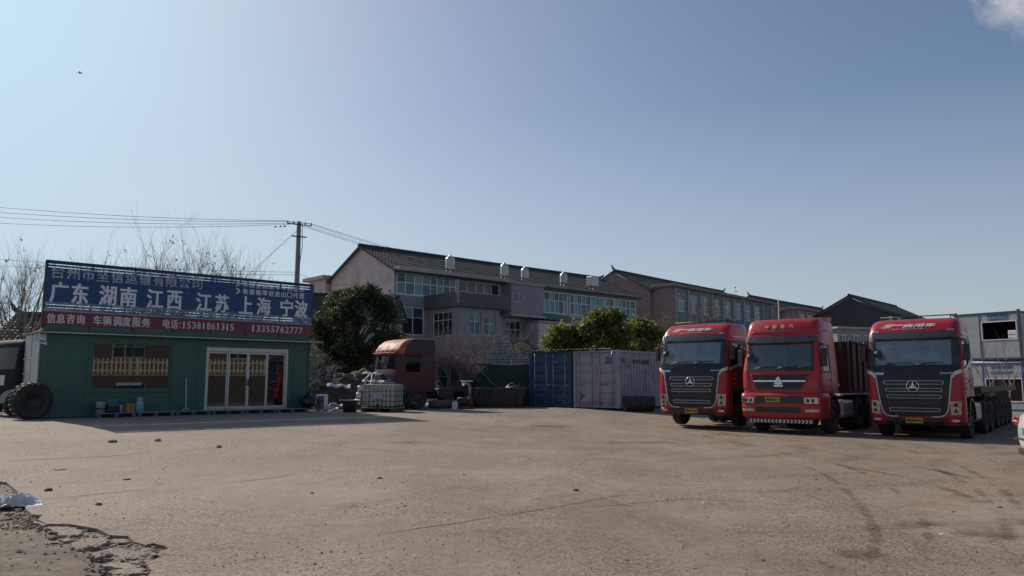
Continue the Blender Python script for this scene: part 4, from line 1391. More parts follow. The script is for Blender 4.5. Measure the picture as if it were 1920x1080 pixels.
def chassis(root, y_end, axles, deck=True, tank=True, z=.92):
    for s in (-1, 1):
        MB().bbox(s * .42 - .04, s * .42 + .04, .9, y_end, z - .22, z, .008).build('chassis_rail', C_STEELD, root)
    mb = MB()
    for y in [1.6 + .9 * i for i in range(int((y_end - 1.6) / .9))]:
        mb.box(-.38, .38, y, y + .1, z - .2, z - .05)
    mb.build('cross_member', C_STEELD, root)
    for s in (-1, 1):
        wheel(root, s * 1.05, 1.42, sgn=s)
        for y in axles:
            wheel(root, s * 1.08, y, dual=True, sgn=s)
    mb = MB()
    for y in [1.42] + list(axles):
        mb.tube([(-1.0, y, .52), (1.0, y, .52)], .07, 8)
    mb.build('axle', C_STEELD, root)
    if tank:
        for s in (-1, 1):
            MB().bbox(s * .86 - .32, s * .86 + .32, 2.55, 3.75, .42, 1.0, .1).build('fuel_tank', C_GALV if s > 0 else C_STEELD, root)
        MB().bbox(-1.0, -.55, 2.3, 2.5, .5, 1.5, .03).build('air_filter', C_BLACK, root)
    if deck:
        MB().lathe([(0, z + .05), (.48, z + .05), (.50, z + .09), (.50, z + .13), (0, z + .15)], 24, 'z', Matrix.Translation((0, sum(axles) / len(axles), 0))).build('fifth_wheel', C_STEELD, root)
        for s in (-1, 1):
            for y in axles:
                pts = [(math.cos(t) * .62, .52 + math.sin(t) * .62) for t in [PI * (.12 + .76 * i / 10) for i in range(11)]]
                mb = MB()
                outer = [(y + p[0], p[1]) for p in pts]; inner = [(y + p[0] * .97, .52 + (p[1] - .52) * .97) for p in reversed(pts)]
                mb.prism(outer + inner, s * .78, s * 1.24, 'x')
                mb.build('mudguard', C_BLACK, root)

def cab_interior(root, cab, ws, yb):
    mb = MB()
    z0, z1 = ws
    mb.box(-1.05, 1.05, yb - .10, yb - .06, z0 - .5, z1 + .2)
    mb.box(-1.1, 1.1, cab.front(1.0, z0) + .02, cab.front(1.0, z0) + .45, z0 - .35, z0 - .06)
    mb.box(-1.1, 1.1, .3, yb - .1, z0 - .9, z0 - .85)
    mb.build('dashboard', C_CABIN, root)
    for x in (-.6, .6):
        mb = MB()
        mb.bbox(x - .27, x + .27, .75, 1.2, z0 - .5, z0 - .32, .05); mb.bbox(x - .27, x + .27, 1.15, 1.33, z0 - .35, z0 + .28, .07); mb.bbox(x - .14, x + .14, 1.18, 1.3, z0 + .3, z0 + .5, .05)
        mb.build('seat', C_SEAT, root)
    T = Matrix.Translation((.6, cab.front(.6, z0) + .5, z0 + .02)) @ Matrix.Rotation(R(-50), 4, 'X')
    MB().tube([T @ Vector((.2 * math.cos(t), .2 * math.sin(t), 0)) for t in [2 * PI * i / 20 for i in range(20)]], .016, 6, closed=True).build('steering_wheel', C_BLACK, root)

def wipers(root, cab, z0, spec):
    for (xa, xb, dz) in spec:
        mb = MB()
        mb.tube([(xa, cab.front(xa, z0 - .03) - .03, z0 - .03), ((xa + xb) / 2, cab.front((xa + xb) / 2, z0 + .03) - .045, z0 + .02 + dz / 2), (xb, cab.front(xb, z0 + dz) - .04, z0 + dz)], .012, 6)
        a, b = xa + (xb - xa) * .15, xb + (xb - xa) * .3
        mb.tube([(a + (b - a) * t, cab.front(a + (b - a) * t, z0 + dz) - .035, z0 + dz * (.6 + .4 * t) + .01) for t in (0, .33, .66, 1)], .009, 5)
        mb.build('wiper', C_BLACK, root)

def truck_dark_nose(name, loc, rz, label, number, box=True):
    """red tractor with a dark grille mask, white swoosh and a ring emblem"""
    root = empty(name, loc, rz, label, 'truck', 'red tractor trucks parked in a row')
    yb = 2.25
    cab = Cab([(.40, .10, 1.17, .22), (.52, .03, 1.22, .22), (.75, .0, 1.24, .22), (1.2, -.02, 1.245, .22), (1.7, -.01, 1.245, .22), (1.95, .03, 1.24, .2), (2.08, .06, 1.235, .19),
               (2.45, .14, 1.22, .18), (2.82, .22, 1.20, .18), (2.92, .25, 1.195, .19), (3.05, .30, 1.19, .2), (3.2, .38, 1.17, .22), (3.32, .50, 1.14, .25), (3.40, .66, 1.10, .28), (3.45, .90, 1.04, .3), (3.475, 1.25, .95, .3)], yb, .05)
    sw = (.42, 1.25, 1.98, 2.74)
    cab.shell('cab_body', C_TRED, root, .62, 2.9, zs=(1.98, 2.74, 2.08, 2.82), ws=(2.08, 2.82), sw=sw, ys=(0, .45, 1.22, 1.9), cap=False, arch=(.45, 1.9, 1.1))
    rf = cab.shell('roof_fairing', C_TRED, root, 2.9, 3.475, ys=(0, .45, 1.22, 1.9))
    cab.shell('bumper', C_TREDB, root, .40, .62, ys=(0, .3, .45, .5), cap=True)
    # windscreen, its black surround and visor
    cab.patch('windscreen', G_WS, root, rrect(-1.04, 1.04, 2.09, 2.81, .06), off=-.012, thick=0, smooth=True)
    for sx in (-1, 1):
        cab.patch('pillar_trim', C_BLACK, root, [(sx * .985, 2.0), (sx * 1.19, 2.0), (sx * 1.16, 2.86), (sx * .985, 2.86)], off=.006, thick=.012)
    cab.patch('windscreen_header', C_BLACK, root, [(-.985, 2.79), (.985, 2.79), (.985, 2.9), (-.985, 2.9)], off=.007, thick=.012)
    vz = [(-1.13, 2.86), (-.6, 2.845), (0, 2.84), (.6, 2.845), (1.13, 2.86), (1.12, 3.05), (-1.12, 3.05)]
    cab.patch('sun_visor', C_VISOR, root, vz, off=.10, thick=.03)
    for sx in (-1, 1):
        cab.patch('marker_lamp', C_LAMP, rf, rrect(sx * .98 - .09, sx * .98 + .09, 3.05, 3.10, .02), off=.012, thick=.02)
    # dark mask
    half = [(1.2, 2.075), (1.2, 1.97), (1.02, 1.90), (.96, 1.80), (.86, 1.0), (.82, .80), (.74, .69), (.62, .65)]
    mask = [(-x, z) for x, z in reversed(half)] + half
    mask = [(-x, z) for x, z in half] + [(x, z) for x, z in reversed(half)]
    cab.patch('grille_mask', C_PANEL, root, mask, off=.012, thick=.014)
    for sx in (-1, 1):
        cab.line('swoosh', C_TWHITE, root, [(sx * 1.2, 1.93), (sx * 1.03, 1.87), (sx * .97, 1.77), (sx * .87, 1.0), (sx * .83, .80), (sx * .75, .69), (sx * .63, .645), (sx * .42, .642)], r=.016, off=.014)
        cab.patch('swoosh_wedge', C_TWHITE, root, [(sx * 1.215, 1.97), (sx * 1.05, 1.90), (sx * .985, 1.78), (sx * 1.0, 1.70), (sx * 1.06, 1.80), (sx * 1.215, 1.86)], off=.0135, thick=.015)
    for (hw, z, ht) in ((.76, 1.595, .095), (.72, 1.385, .085), (.69, 1.20, .085), (.64, .835, .09)):
        q = rrect(-hw, hw, z - ht / 2, z + ht / 2, .03)
        g = cab.patch('grille_slot', C_BLACK, root, q, off=.016, thick=.006)
        cab.line('chrome_edge', C_CHROME, g, q, r=.0085, off=.019, closed=True)
    cab.patch('grille_slot', C_BLACK, root, rrect(-.66, .66, .98, 1.07, .03), off=.016, thick=.006)
    cab.line('panel_gap', C_BLACK, root, [(-1.15, 1.955), (1.15, 1.955)], r=.007, off=.013)
    for z in (1.09, 1.13, .94, .90, .71, .75, 1.29, 1.32):
        cab.line('grille_rib', C_STEELD, root, [(-.60, z), (.60, z)], r=.006, off=.013)
    # ring emblem with three blades
    T = Matrix.Translation((0, cab.front(0, 1.5) - .035, 1.49))
    em = MB().tube([T @ Vector((.155 * math.cos(a), 0, .155 * math.sin(a))) for a in [2 * PI * i / 32 for i in range(32)]], .014, 6, closed=True).build('emblem', C_CHROME, root)
    mb = MB()
    for k in range(3):
        M2 = T @ Matrix.Rotation(2 * PI * k / 3, 4, 'Y')
        mb.prism([(-.03, .0), (.0, .15), (.035, .02), (.0, -.02)], -.012, .012, 'y', M2)
    mb.build('emblem_blade', C_CHROME, em)
    MB().lathe([(0, 0), (.15, 0), (.15, .02), (0, .02)], 28, 'y', T @ Matrix.Translation((0, .012, 0))).build('emblem_disc', C_BLACK, em)
    letters('SANY', .70, 1.0, 1.83, 1.875, -.016, 'badge_lettering', C_CHROME, root, thick=.003, surf=cab.front)
    letters('e英杰版', -1.02, -.74, 1.81, 1.885, -.016, 'badge_lettering', C_CHROME, root, thick=.003, surf=cab.front, shear=.25)
    # lamps
    for sx in (-1, 1):
        pl = [(sx * .885, 1.08), (sx * 1.17, 1.085), (sx * 1.14, .72), (sx * .90, .70)]
        h = cab.patch('headlight', C_LAMP, root, pl, off=.012, thick=.02)
        mb = MB()
        for (ex, ez, er) in ((1.03, .98, .055), (1.02, .81, .05)):
            T = Matrix.Translation((sx * ex, cab.front(ex, ez) - .016, ez))
            mb.lathe([(0, 0), (er, 0), (er * .6, .015), (0, .02)], 14, 'y', T)
        mb.build('lamp_bowl', C_LENSD, h)
        cab.patch('lamp_lens', G_LAMP, h, pl, off=.03, thick=0)
        cab.patch('fog_lamp', C_LAMP, root, rrect(sx * 1.0 - .1, sx * 1.0 + .1, .51, .58, .03), off=.012, thick=.02)
    cab.patch('lower_valance', C_BLACK, root, [(-.80, .60), (.80, .60), (.72, .40), (-.72, .40)], off=.012, thick=.015)
    plate(root, -.02, .535, cab.front(0, .53) - .02, number)
    # roof lettering: long strokes then two characters
    rt = MB()
    srf = lambda x, z: cab.front(x, z) - .006
    def stroke(x0, x1, z, h):
        n = 6
        for i in range(n):
            a = x0 + (x1 - x0) * i / n; b = x0 + (x1 - x0) * (i + 1) / n
            rt.add([(a, srf(a, z), z), (b, srf(b, z), z), (b + h * .5, srf(b + h * .5, z + h), z + h), (a + h * .5, srf(a + h * .5, z + h), z + h)], [(0, 1, 2, 3)])
    stroke(-.72, -.48, 3.265, .022); stroke(-.77, -.53, 3.225, .022); stroke(-.82, -.60, 3.18, .022); stroke(-.50, -.24, 3.245, .026)
    rt.build('roof_lettering', C_TWHITE, rf, fix=False)
    letters('商用车', -.24, .62, 3.17, 3.29, -.008, 'roof_lettering', C_TWHITE, rf, shear=.2, thick=.009, surf=cab.front)
    letters('SANY HEAVY TRUCK', -.52, .30, 3.115, 3.145, -.006, 'roof_lettering', C_TWHITE, rf, thick=.002, surf=cab.front)
    # doors
    for sx in (-1, 1):
        d = cab.line('door', C_BLACK, root, [(.34, 1.25), (.34, 2.0), (.42, 2.8), (1.28, 2.82), (1.28, 1.0), (1.1, .98), (.9, 1.15), (.5, 1.2)], r=.006, off=.002, closed=True, mode='side', sgn=sx)
        cab.patch('side_window', G_SIDE, d, rrect(.45, 1.22, 1.98, 2.74, .05), off=-.015, thick=0, mode='side', sgn=sx)
        cab.patch('window_surround', C_BLACK, d, [(.30, 1.9), (.42, 1.9), (.50, 2.76), (1.95, 2.76), (1.95, 2.86), (.40, 2.86)], off=.006, thick=.01, mode='side', sgn=sx)
        cab.patch('rear_window_trim', C_BLACK, d, [(1.22, 2.05), (1.95, 2.32), (1.95, 2.76), (1.22, 2.76)], off=.0065, thick=.01, mode='side', sgn=sx)
        cab.patch('side_stripe', C_TWHITE, d, [(.27, 1.86), (.6, 1.93), (1.3, 2.04), (2.0, 2.26), (2.0, 2.36), (1.3, 2.14), (.6, 2.0), (.27, 1.94)], off=.007, thick=.009, mode='side', sgn=sx)
        cab.patch('roof_stripe', C_TWHITE, d, [(.7, 2.96), (2.0, 2.93), (2.0, 3.02), (.6, 3.0)], off=.009, thick=.01, mode='side', sgn=sx)
        MB().bbox(sx * 1.255 - .012, sx * 1.255 + .012, 1.05, 1.22, 1.62, 1.67, .005).build('handle', C_BLACK, d)
        # big white letters fading on the door
        vs_all = MB()
        for vs, fs, k in text_fit('三一重卡', .42, 1.95, 1.36, 1.78, .2, .012):
            pts = []
            for (a, b) in vs:
                yy = a if sx > 0 else 2.37 - a
                pts.append((sx * (cab.side(yy, b) + .008 + .001 * k), yy, b))
            vs_all.add(pts, fs)
        vs_all.build('door_lettering', mat('door_letter', (.42, .27, .27), (.36, .12, .12), rough=.5, scale=5), d, fix=False)
        st = MB()
        MB().bbox(sx * 1.17 - .1, sx * 1.17 + .08, .38, .92, .40, .46, .02).build('step', C_BLACK, root); st.bbox(sx * 1.15 - .1, sx * 1.15 + .08, .42, .90, .72, .77, .02)
        st.build('step', C_BLACK, root)
        arch = [(1.42 + .64 * math.cos(t), .52 + .64 * math.sin(t)) for t in [PI * i / 12 for i in range(13)]]
        inner = [(1.42 + .57 * math.cos(t), .52 + .57 * math.sin(t)) for t in [PI * i / 12 for i in range(12, -1, -1)]]
        MB().prism(arch + inner, sx * .80, sx * 1.25, 'x').build('wheel_arch', C_BLACK, root)
    mirrors(root, cab, 2.78, 2.22)
    wipers(root, cab, 2.10, [(-.75, -.15, .05), (.05, .62, .05)])
    cab_interior(root, cab, (2.08, 2.82), yb)
    if box:
        MB().bbox(-.05, .62, .80, .88, 2.24, 2.54, .03).build('white_board', C_WHITE, root)
    mb = MB()
    mb.tube([(-.95, .9, 3.52), (1.0, 1.0, 3.54)], .018, 6); mb.tube([(-.9, .9, 3.40), (-.9, .9, 3.52)], .015, 6); mb.tube([(.9, 1.0, 3.40), (.9, 1.0, 3.54)], .015, 6); mb.tube([(.9, 1.0, 3.54), (.95, 1.9, 3.5)], .018, 6)
    mb.build('roof_rail', C_BLACK, root)
    chassis(root, 6.6, (4.35, 5.65))
    return root

def truck_red_nose(name, loc, rz, label, number):
    root = empty(name, loc, rz, label, 'truck', 'red tractor trucks parked in a row')
    yb = 2.2
    cab = Cab([(.45, .10, 1.15, .2), (.55, .05, 1.19, .22), (1.26, .04, 1.2, .22), (1.6, .05, 1.2, .22), (1.9, .08, 1.2, .2), (1.97, .10, 1.195, .2), (2.35, .19, 1.17, .19), (2.76, .29, 1.14, .18), (2.86, .31, 1.135, .19),
               (2.98, .34, 1.13, .2), (3.15, .38, 1.12, .2), (3.35, .44, 1.10, .22), (3.46, .52, 1.06, .24), (3.52, .66, 1.0, .26), (3.54, .95, .92, .28)], yb, .06)
    cab.shell('cab_body', C_TRED2, root, 1.24, 2.86, zs=(1.9, 2.66, 1.97, 2.76), ws=(1.97, 2.76), sw=(.45, 1.3, 1.9, 2.66), ys=(0, .48, 1.22, 1.9), cap=False)
    rf = cab.shell('roof_fairing', C_TRED2, root, 2.86, 3.54, ys=(0, .48, 1.22, 1.9))
    # bumper stands proud in two steps
    b1 = Cab([(.45, .06, 1.16, .2), (.52, -.05, 1.22, .22), (.84, -.07, 1.235, .22), (.88, -.05, 1.22, .22), (.92, -.075, 1.235, .22), (1.18, -.07, 1.235, .22), (1.235, -.01, 1.21, .22)], 1.0, .06)
    bp = b1.shell('bumper', C_TRED2, root, .45, 1.235, ys=(0, .5, .75, .9))
    for poly in (rrect(-.72, .72, .93, 1.14, .06), rrect(-.72, .66, .64, .82, .05)):
        b1.patch('air_intake', C_BLACK, bp, poly, off=.008, thick=.02)
    for sx in (-1, 1):
        h = b1.patch('headlight', C_LAMP, bp, rrect(sx * .97 - .2, sx * .97 + .2, .93, 1.10, .03), off=.012, thick=.02)
        mb = MB()
        for ex in (.86, 1.0):
            mb.lathe([(0, 0), (.06, 0), (.04, .015), (0, .02)], 14, 'y', Matrix.Translation((sx * ex, b1.front(ex, 1.01) - .016, 1.01)))
        mb.build('lamp_bowl', C_LENSD, h)
        b1.patch('lamp_lens', G_LAMP, h, rrect(sx * .97 - .2, sx * .97 + .2, .93, 1.10, .03), off=.028, thick=0)
        b1.patch('fog_lamp', C_LAMP, bp, rrect(sx * .97 - .19, sx * .97 + .19, .68, .75, .02), off=.012, thick=.02)
    plate(root, -.16, 1.03, b1.front(0, 1.03) - .02, number)
    # chevron board under the bumper
    cb = MB().bbox(-1.02, 1.02, -.03, .0, .33, .46, .004).build('chevron_board', C_BLACK, root)
    mb = MB()
    for k in range(18):
        x = -.98 + k * .112
        d = -1 if x < -.02 else 1
        for j in (-1, 1):
            pts = [(x + .03 - d * .03, .395), (x + .075 - d * .03, .395), (x + .075 + d * -.06 * -0 - d * .07, .395 + j * .052), (x + .03 - d * .07, .395 + j * .052)]
            mb.prism(pts, -.036, -.032, 'y')
    mb.build('chevrons', C_TWHITE, cb)
    # grille
    gp_ = [(-.86, 1.80), (.86, 1.80), (.80, 1.60), (.70, 1.38), (.62, 1.34), (-.62, 1.34), (-.70, 1.38), (-.80, 1.60)]
    g = cab.patch('grille', C_BLACK, root, gp_, off=.012, thick=.014)
    for (a, b, z) in ((-.82, .82, 1.60),):
        cab.patch('chrome_bar', C_CHROME, g, [(-.80, 1.615), (.80, 1.615), (.78, 1.572), (-.78, 1.572)], off=.03, thick=.02)
    cab.patch('grille_rib', C_PANEL, g, rrect(-.76, .76, 1.68, 1.74, .02), off=.018, thick=.008)
    cab.patch('grille_rib', C_PANEL, g, rrect(-.66, .66, 1.42, 1.49, .02), off=.018, thick=.008)
    cab.line('grille_edge', C_TRED2, g, gp_, r=.016, off=.016, closed=True)
    T = Matrix.Translation((0, cab.front(0, 1.6) - .05, 1.57))
    em = MB().prism([(-.15, -.10), (.15, -.10), (.12, -.15), (-.12, -.15)], -.012, .012, 'y', T).build('emblem', C_CHROME, root)
    for pts in ([(-.135, -.075), (-.03, .14), (-.005, .16), (-.005, .02), (-.05, -.045)], [(.135, -.075), (.03, .14), (.005, .16), (.005, .02), (.05, -.045)], [(-.11, -.085), (0, -.005), (.11, -.085)]):
        MB().prism(pts, -.014, .014, 'y', T).build('emblem_blade', C_CHROME, em)
    # screen
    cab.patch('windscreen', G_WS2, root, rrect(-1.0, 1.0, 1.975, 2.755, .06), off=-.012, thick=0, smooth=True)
    for sx in (-1, 1):
        cab.patch('pillar_trim', C_BLACK, root, [(sx * .94, 1.95), (sx * 1.03, 1.95), (sx * 1.0, 2.78), (sx * .94, 2.78)], off=.006, thick=.012)
        cab.patch('corner_deflector', C_TRED2, root, [(sx * 1.0, 1.88), (sx * 1.17, 1.86), (sx * 1.16, 1.36), (sx * .92, 1.40)], off=.03, thick=.03)
    cab.patch('windscreen_sill', C_BLACK, root, [(-1.06, 1.9), (1.06, 1.9), (1.03, 1.985), (-1.03, 1.985)], off=.008, thick=.012)
    cab.patch('sun_visor', C_VISOR, root, [(-1.14, 2.79), (0, 2.77), (1.14, 2.79), (1.11, 2.97), (-1.11, 2.97)], off=.13, thick=.03)
    letters('中', -.50, -.38, 3.22, 3.34, -.008, 'roof_lettering', C_TWHITE, rf, thick=.006, surf=cab.front)
    letters('国', -.26, -.13, 3.22, 3.34, -.008, 'roof_lettering', C_TWHITE, rf, thick=.006, surf=cab.front)
    letters('重', .0, .13, 3.22, 3.34, -.008, 'roof_lettering', C_TWHITE, rf, thick=.006, surf=cab.front)
    letters('汽', .26, .39, 3.22, 3.34, -.008, 'roof_lettering', C_TWHITE, rf, thick=.006, surf=cab.front)
    cab.line('fairing_crease', C_TRED2, rf, [(-.95, 3.12), (.62, 3.11), (.72, 3.17)], r=.014, off=.002)
    # top deflector
    mb = MB()
    mb.add([(-.72, .86, 3.545), (.92, .86, 3.545), (1.05, 2.1, 3.62), (-.9, 2.1, 3.62), (-.72, .86, 3.50), (.92, .86, 3.50), (1.05, 2.1, 3.50), (-.9, 2.1, 3.50)], [(0, 1, 2, 3), (4, 7, 6, 5), (0, 4, 5, 1), (1, 5, 6, 2), (2, 6, 7, 3), (3, 7, 4, 0)])
    mb.build('roof_deflector', C_TRED2, root)
    for x in (-1.0, .15):
        MB().tube([(x, .72, 3.4), (x, .72, 3.60)], .012, 6).build('antenna', C_BLACK, root)
    for sx in (-1, 1):
        d = cab.line('door', C_BLACK, root, [(.42, 1.28), (.46, 1.95), (.56, 2.72), (1.32, 2.74), (1.32, 1.28)], r=.006, off=.002, closed=True, mode='side', sgn=sx)
        cab.patch('side_window', G_SIDE, d, rrect(.48, 1.22, 1.9, 2.66, .05), off=-.015, thick=0, mode='side', sgn=sx)
        cab.patch('window_surround', C_BLACK, d, [(.40, 1.84), (1.24, 1.84), (1.24, 1.9), (.5, 1.9), (.55, 2.66), (1.24, 2.66), (1.24, 2.7), (.5, 2.7)], off=.006, thick=.01, mode='side', sgn=sx)
        cab.patch('corner_panel', C_TRED2, d, [(.42, 1.2), (2.1, 1.45), (2.1, 1.52), (.42, 1.27)], off=.012, thick=.014, mode='side', sgn=sx)
        MB().bbox(sx * 1.2 - .015, sx * 1.2 + .015, 1.1, 1.26, 1.6, 1.65, .005).build('handle', C_BLACK, d)
        letters('中国重汽', .9, 1.6, 3.12, 3.22, 0, 'side_lettering', C_TWHITE, d, thick=.004, mtx=Matrix.Translation((sx * 1.135, 0, 0)) @ Matrix.Rotation(sx * PI / 2, 4, 'Z') @ Matrix.Translation((0 if sx > 0 else -2.5, 0, 0)))
        st = MB(); MB().bbox(sx * 1.12 - .1, sx * 1.12 + .08, .55, 1.0, .42, .48, .02).build('step', C_BLACK, root); st.bbox(sx * 1.12 - .1, sx * 1.12 + .08, .55, 1.0, .78, .83, .02)
        st.build('step', C_BLACK, root)
        MB().bbox(sx * 1.16 - .015, sx * 1.16 + .015, .60, .86, .5, 1.24, .01).build('step_panel', C_TRED2, root)
        arch = [(1.42 + .66 * math.cos(t), .56 + .66 * math.sin(t)) for t in [PI * i / 12 for i in range(13)]]
        inner = [(1.42 + .58 * math.cos(t), .56 + .58 * math.sin(t)) for t in [PI * i / 12 for i in range(12, -1, -1)]]
        MB().prism(arch + inner, sx * .80, sx * 1.2, 'x').build('wheel_arch', C_BLACK, root)
    mirrors(root, cab, 2.70, 2.05)
    wipers(root, cab, 1.98, [(-.8, -.25, .05), (-.1, .40, .04), (.55, .9, .04)])
    cab_interior(root, cab, (1.97, 2.76), yb)
    it = MB(); it.bbox(.0, .06, .55, .62, 1.93, 2.2, .01); it.lathe([(0, 2.2), (.05, 2.22), (0, 2.28)], 10, 'z', Matrix.Translation((.03, .58, 0))); it.bbox(.3, .75, .5, .7, 1.92, 2.02, .04)
    it.build('dashboard_clutter', mat('clutter', (.32, .36, .2), (.45, .42, .36), rough=.7, scale=9), root)
    chassis(root, 6.4, (4.3, 5.6))
    return root

TRZ = R(-38)
fw = Vector((-math.sin(R(38)), -math.cos(R(38)), 0))
def tz(x, y):
    # the row stands on the gently sloping yard: rest each truck on the ground under its front axle
    q = Vector((x, y, 0)) - fw * 1.4
    return gz(q.x, q.y)
truck_dark_nose('tractor_truck', (5.93, 25.83, tz(5.93, 25.83) + .06), TRZ, 'red truck with dark grille and ring emblem, farthest of the three, nearest the containers', '浙J31006', box=False)
truck_red_nose('tractor_truck', (8.10, 23.70, tz(8.10, 23.70) + .0), TRZ, 'middle truck with red nose, chrome grille bar and chevron board under its bumper', '浙J20671')
t3 = truck_dark_nose('tractor_truck', (11.33, 22.03, tz(11.33, 22.03) - .02), TRZ, 'red truck with dark grille and ring emblem, nearest the white car', '浙J98996')

# trailers behind the middle and the near truck
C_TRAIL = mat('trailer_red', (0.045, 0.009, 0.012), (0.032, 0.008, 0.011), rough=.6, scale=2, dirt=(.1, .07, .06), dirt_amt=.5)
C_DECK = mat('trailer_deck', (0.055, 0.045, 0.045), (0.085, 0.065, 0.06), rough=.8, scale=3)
def trailer_wheels(e, ys):
    for s in (-1, 1):
        for y in ys:
            wheel(e, s * 1.02, y, dual=True, sgn=s)
o = Vector((8.10, 23.70, 0)) - fw * 3.3
e = empty('box_trailer', (o.x, o.y, gz(o.x, o.y)), TRZ, 'dark red high-sided trailer coupled behind the middle truck', 'trailer')
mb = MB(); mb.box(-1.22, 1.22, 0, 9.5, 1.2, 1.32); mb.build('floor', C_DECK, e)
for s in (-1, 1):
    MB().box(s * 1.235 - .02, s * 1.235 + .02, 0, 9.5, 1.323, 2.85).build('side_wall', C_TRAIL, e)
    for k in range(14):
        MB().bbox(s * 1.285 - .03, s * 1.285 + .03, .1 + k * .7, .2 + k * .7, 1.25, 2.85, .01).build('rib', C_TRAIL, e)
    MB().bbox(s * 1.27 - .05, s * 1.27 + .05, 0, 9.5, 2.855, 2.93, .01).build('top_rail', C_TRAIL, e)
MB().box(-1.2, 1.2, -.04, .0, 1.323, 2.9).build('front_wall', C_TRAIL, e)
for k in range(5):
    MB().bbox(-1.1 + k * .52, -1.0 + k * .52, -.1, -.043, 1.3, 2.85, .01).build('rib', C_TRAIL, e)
trailer_wheels(e, (6.2, 7.5, 8.8))
o = Vector((11.33, 22.03, 0)) - fw * 3.2
e = empty('flatbed_trailer', (o.x, o.y, gz(o.x, o.y)), TRZ, 'dark flatbed trailer coupled behind the truck nearest the white car', 'trailer')
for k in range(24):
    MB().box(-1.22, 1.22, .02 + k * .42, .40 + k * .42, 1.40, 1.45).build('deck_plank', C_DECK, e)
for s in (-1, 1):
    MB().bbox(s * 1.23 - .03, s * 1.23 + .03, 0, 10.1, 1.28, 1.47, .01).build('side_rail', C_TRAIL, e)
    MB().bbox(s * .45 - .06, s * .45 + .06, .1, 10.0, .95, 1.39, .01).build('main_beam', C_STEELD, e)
trailer_wheels(e, (4.6, 5.9, 7.2, 8.5))
for s in (-1, 1):
    MB().bbox(s * .9 - .05, s * .9 + .05, 3.3, 3.42, .1, 1.2, .01).build('landing_leg', C_STEELD, e)
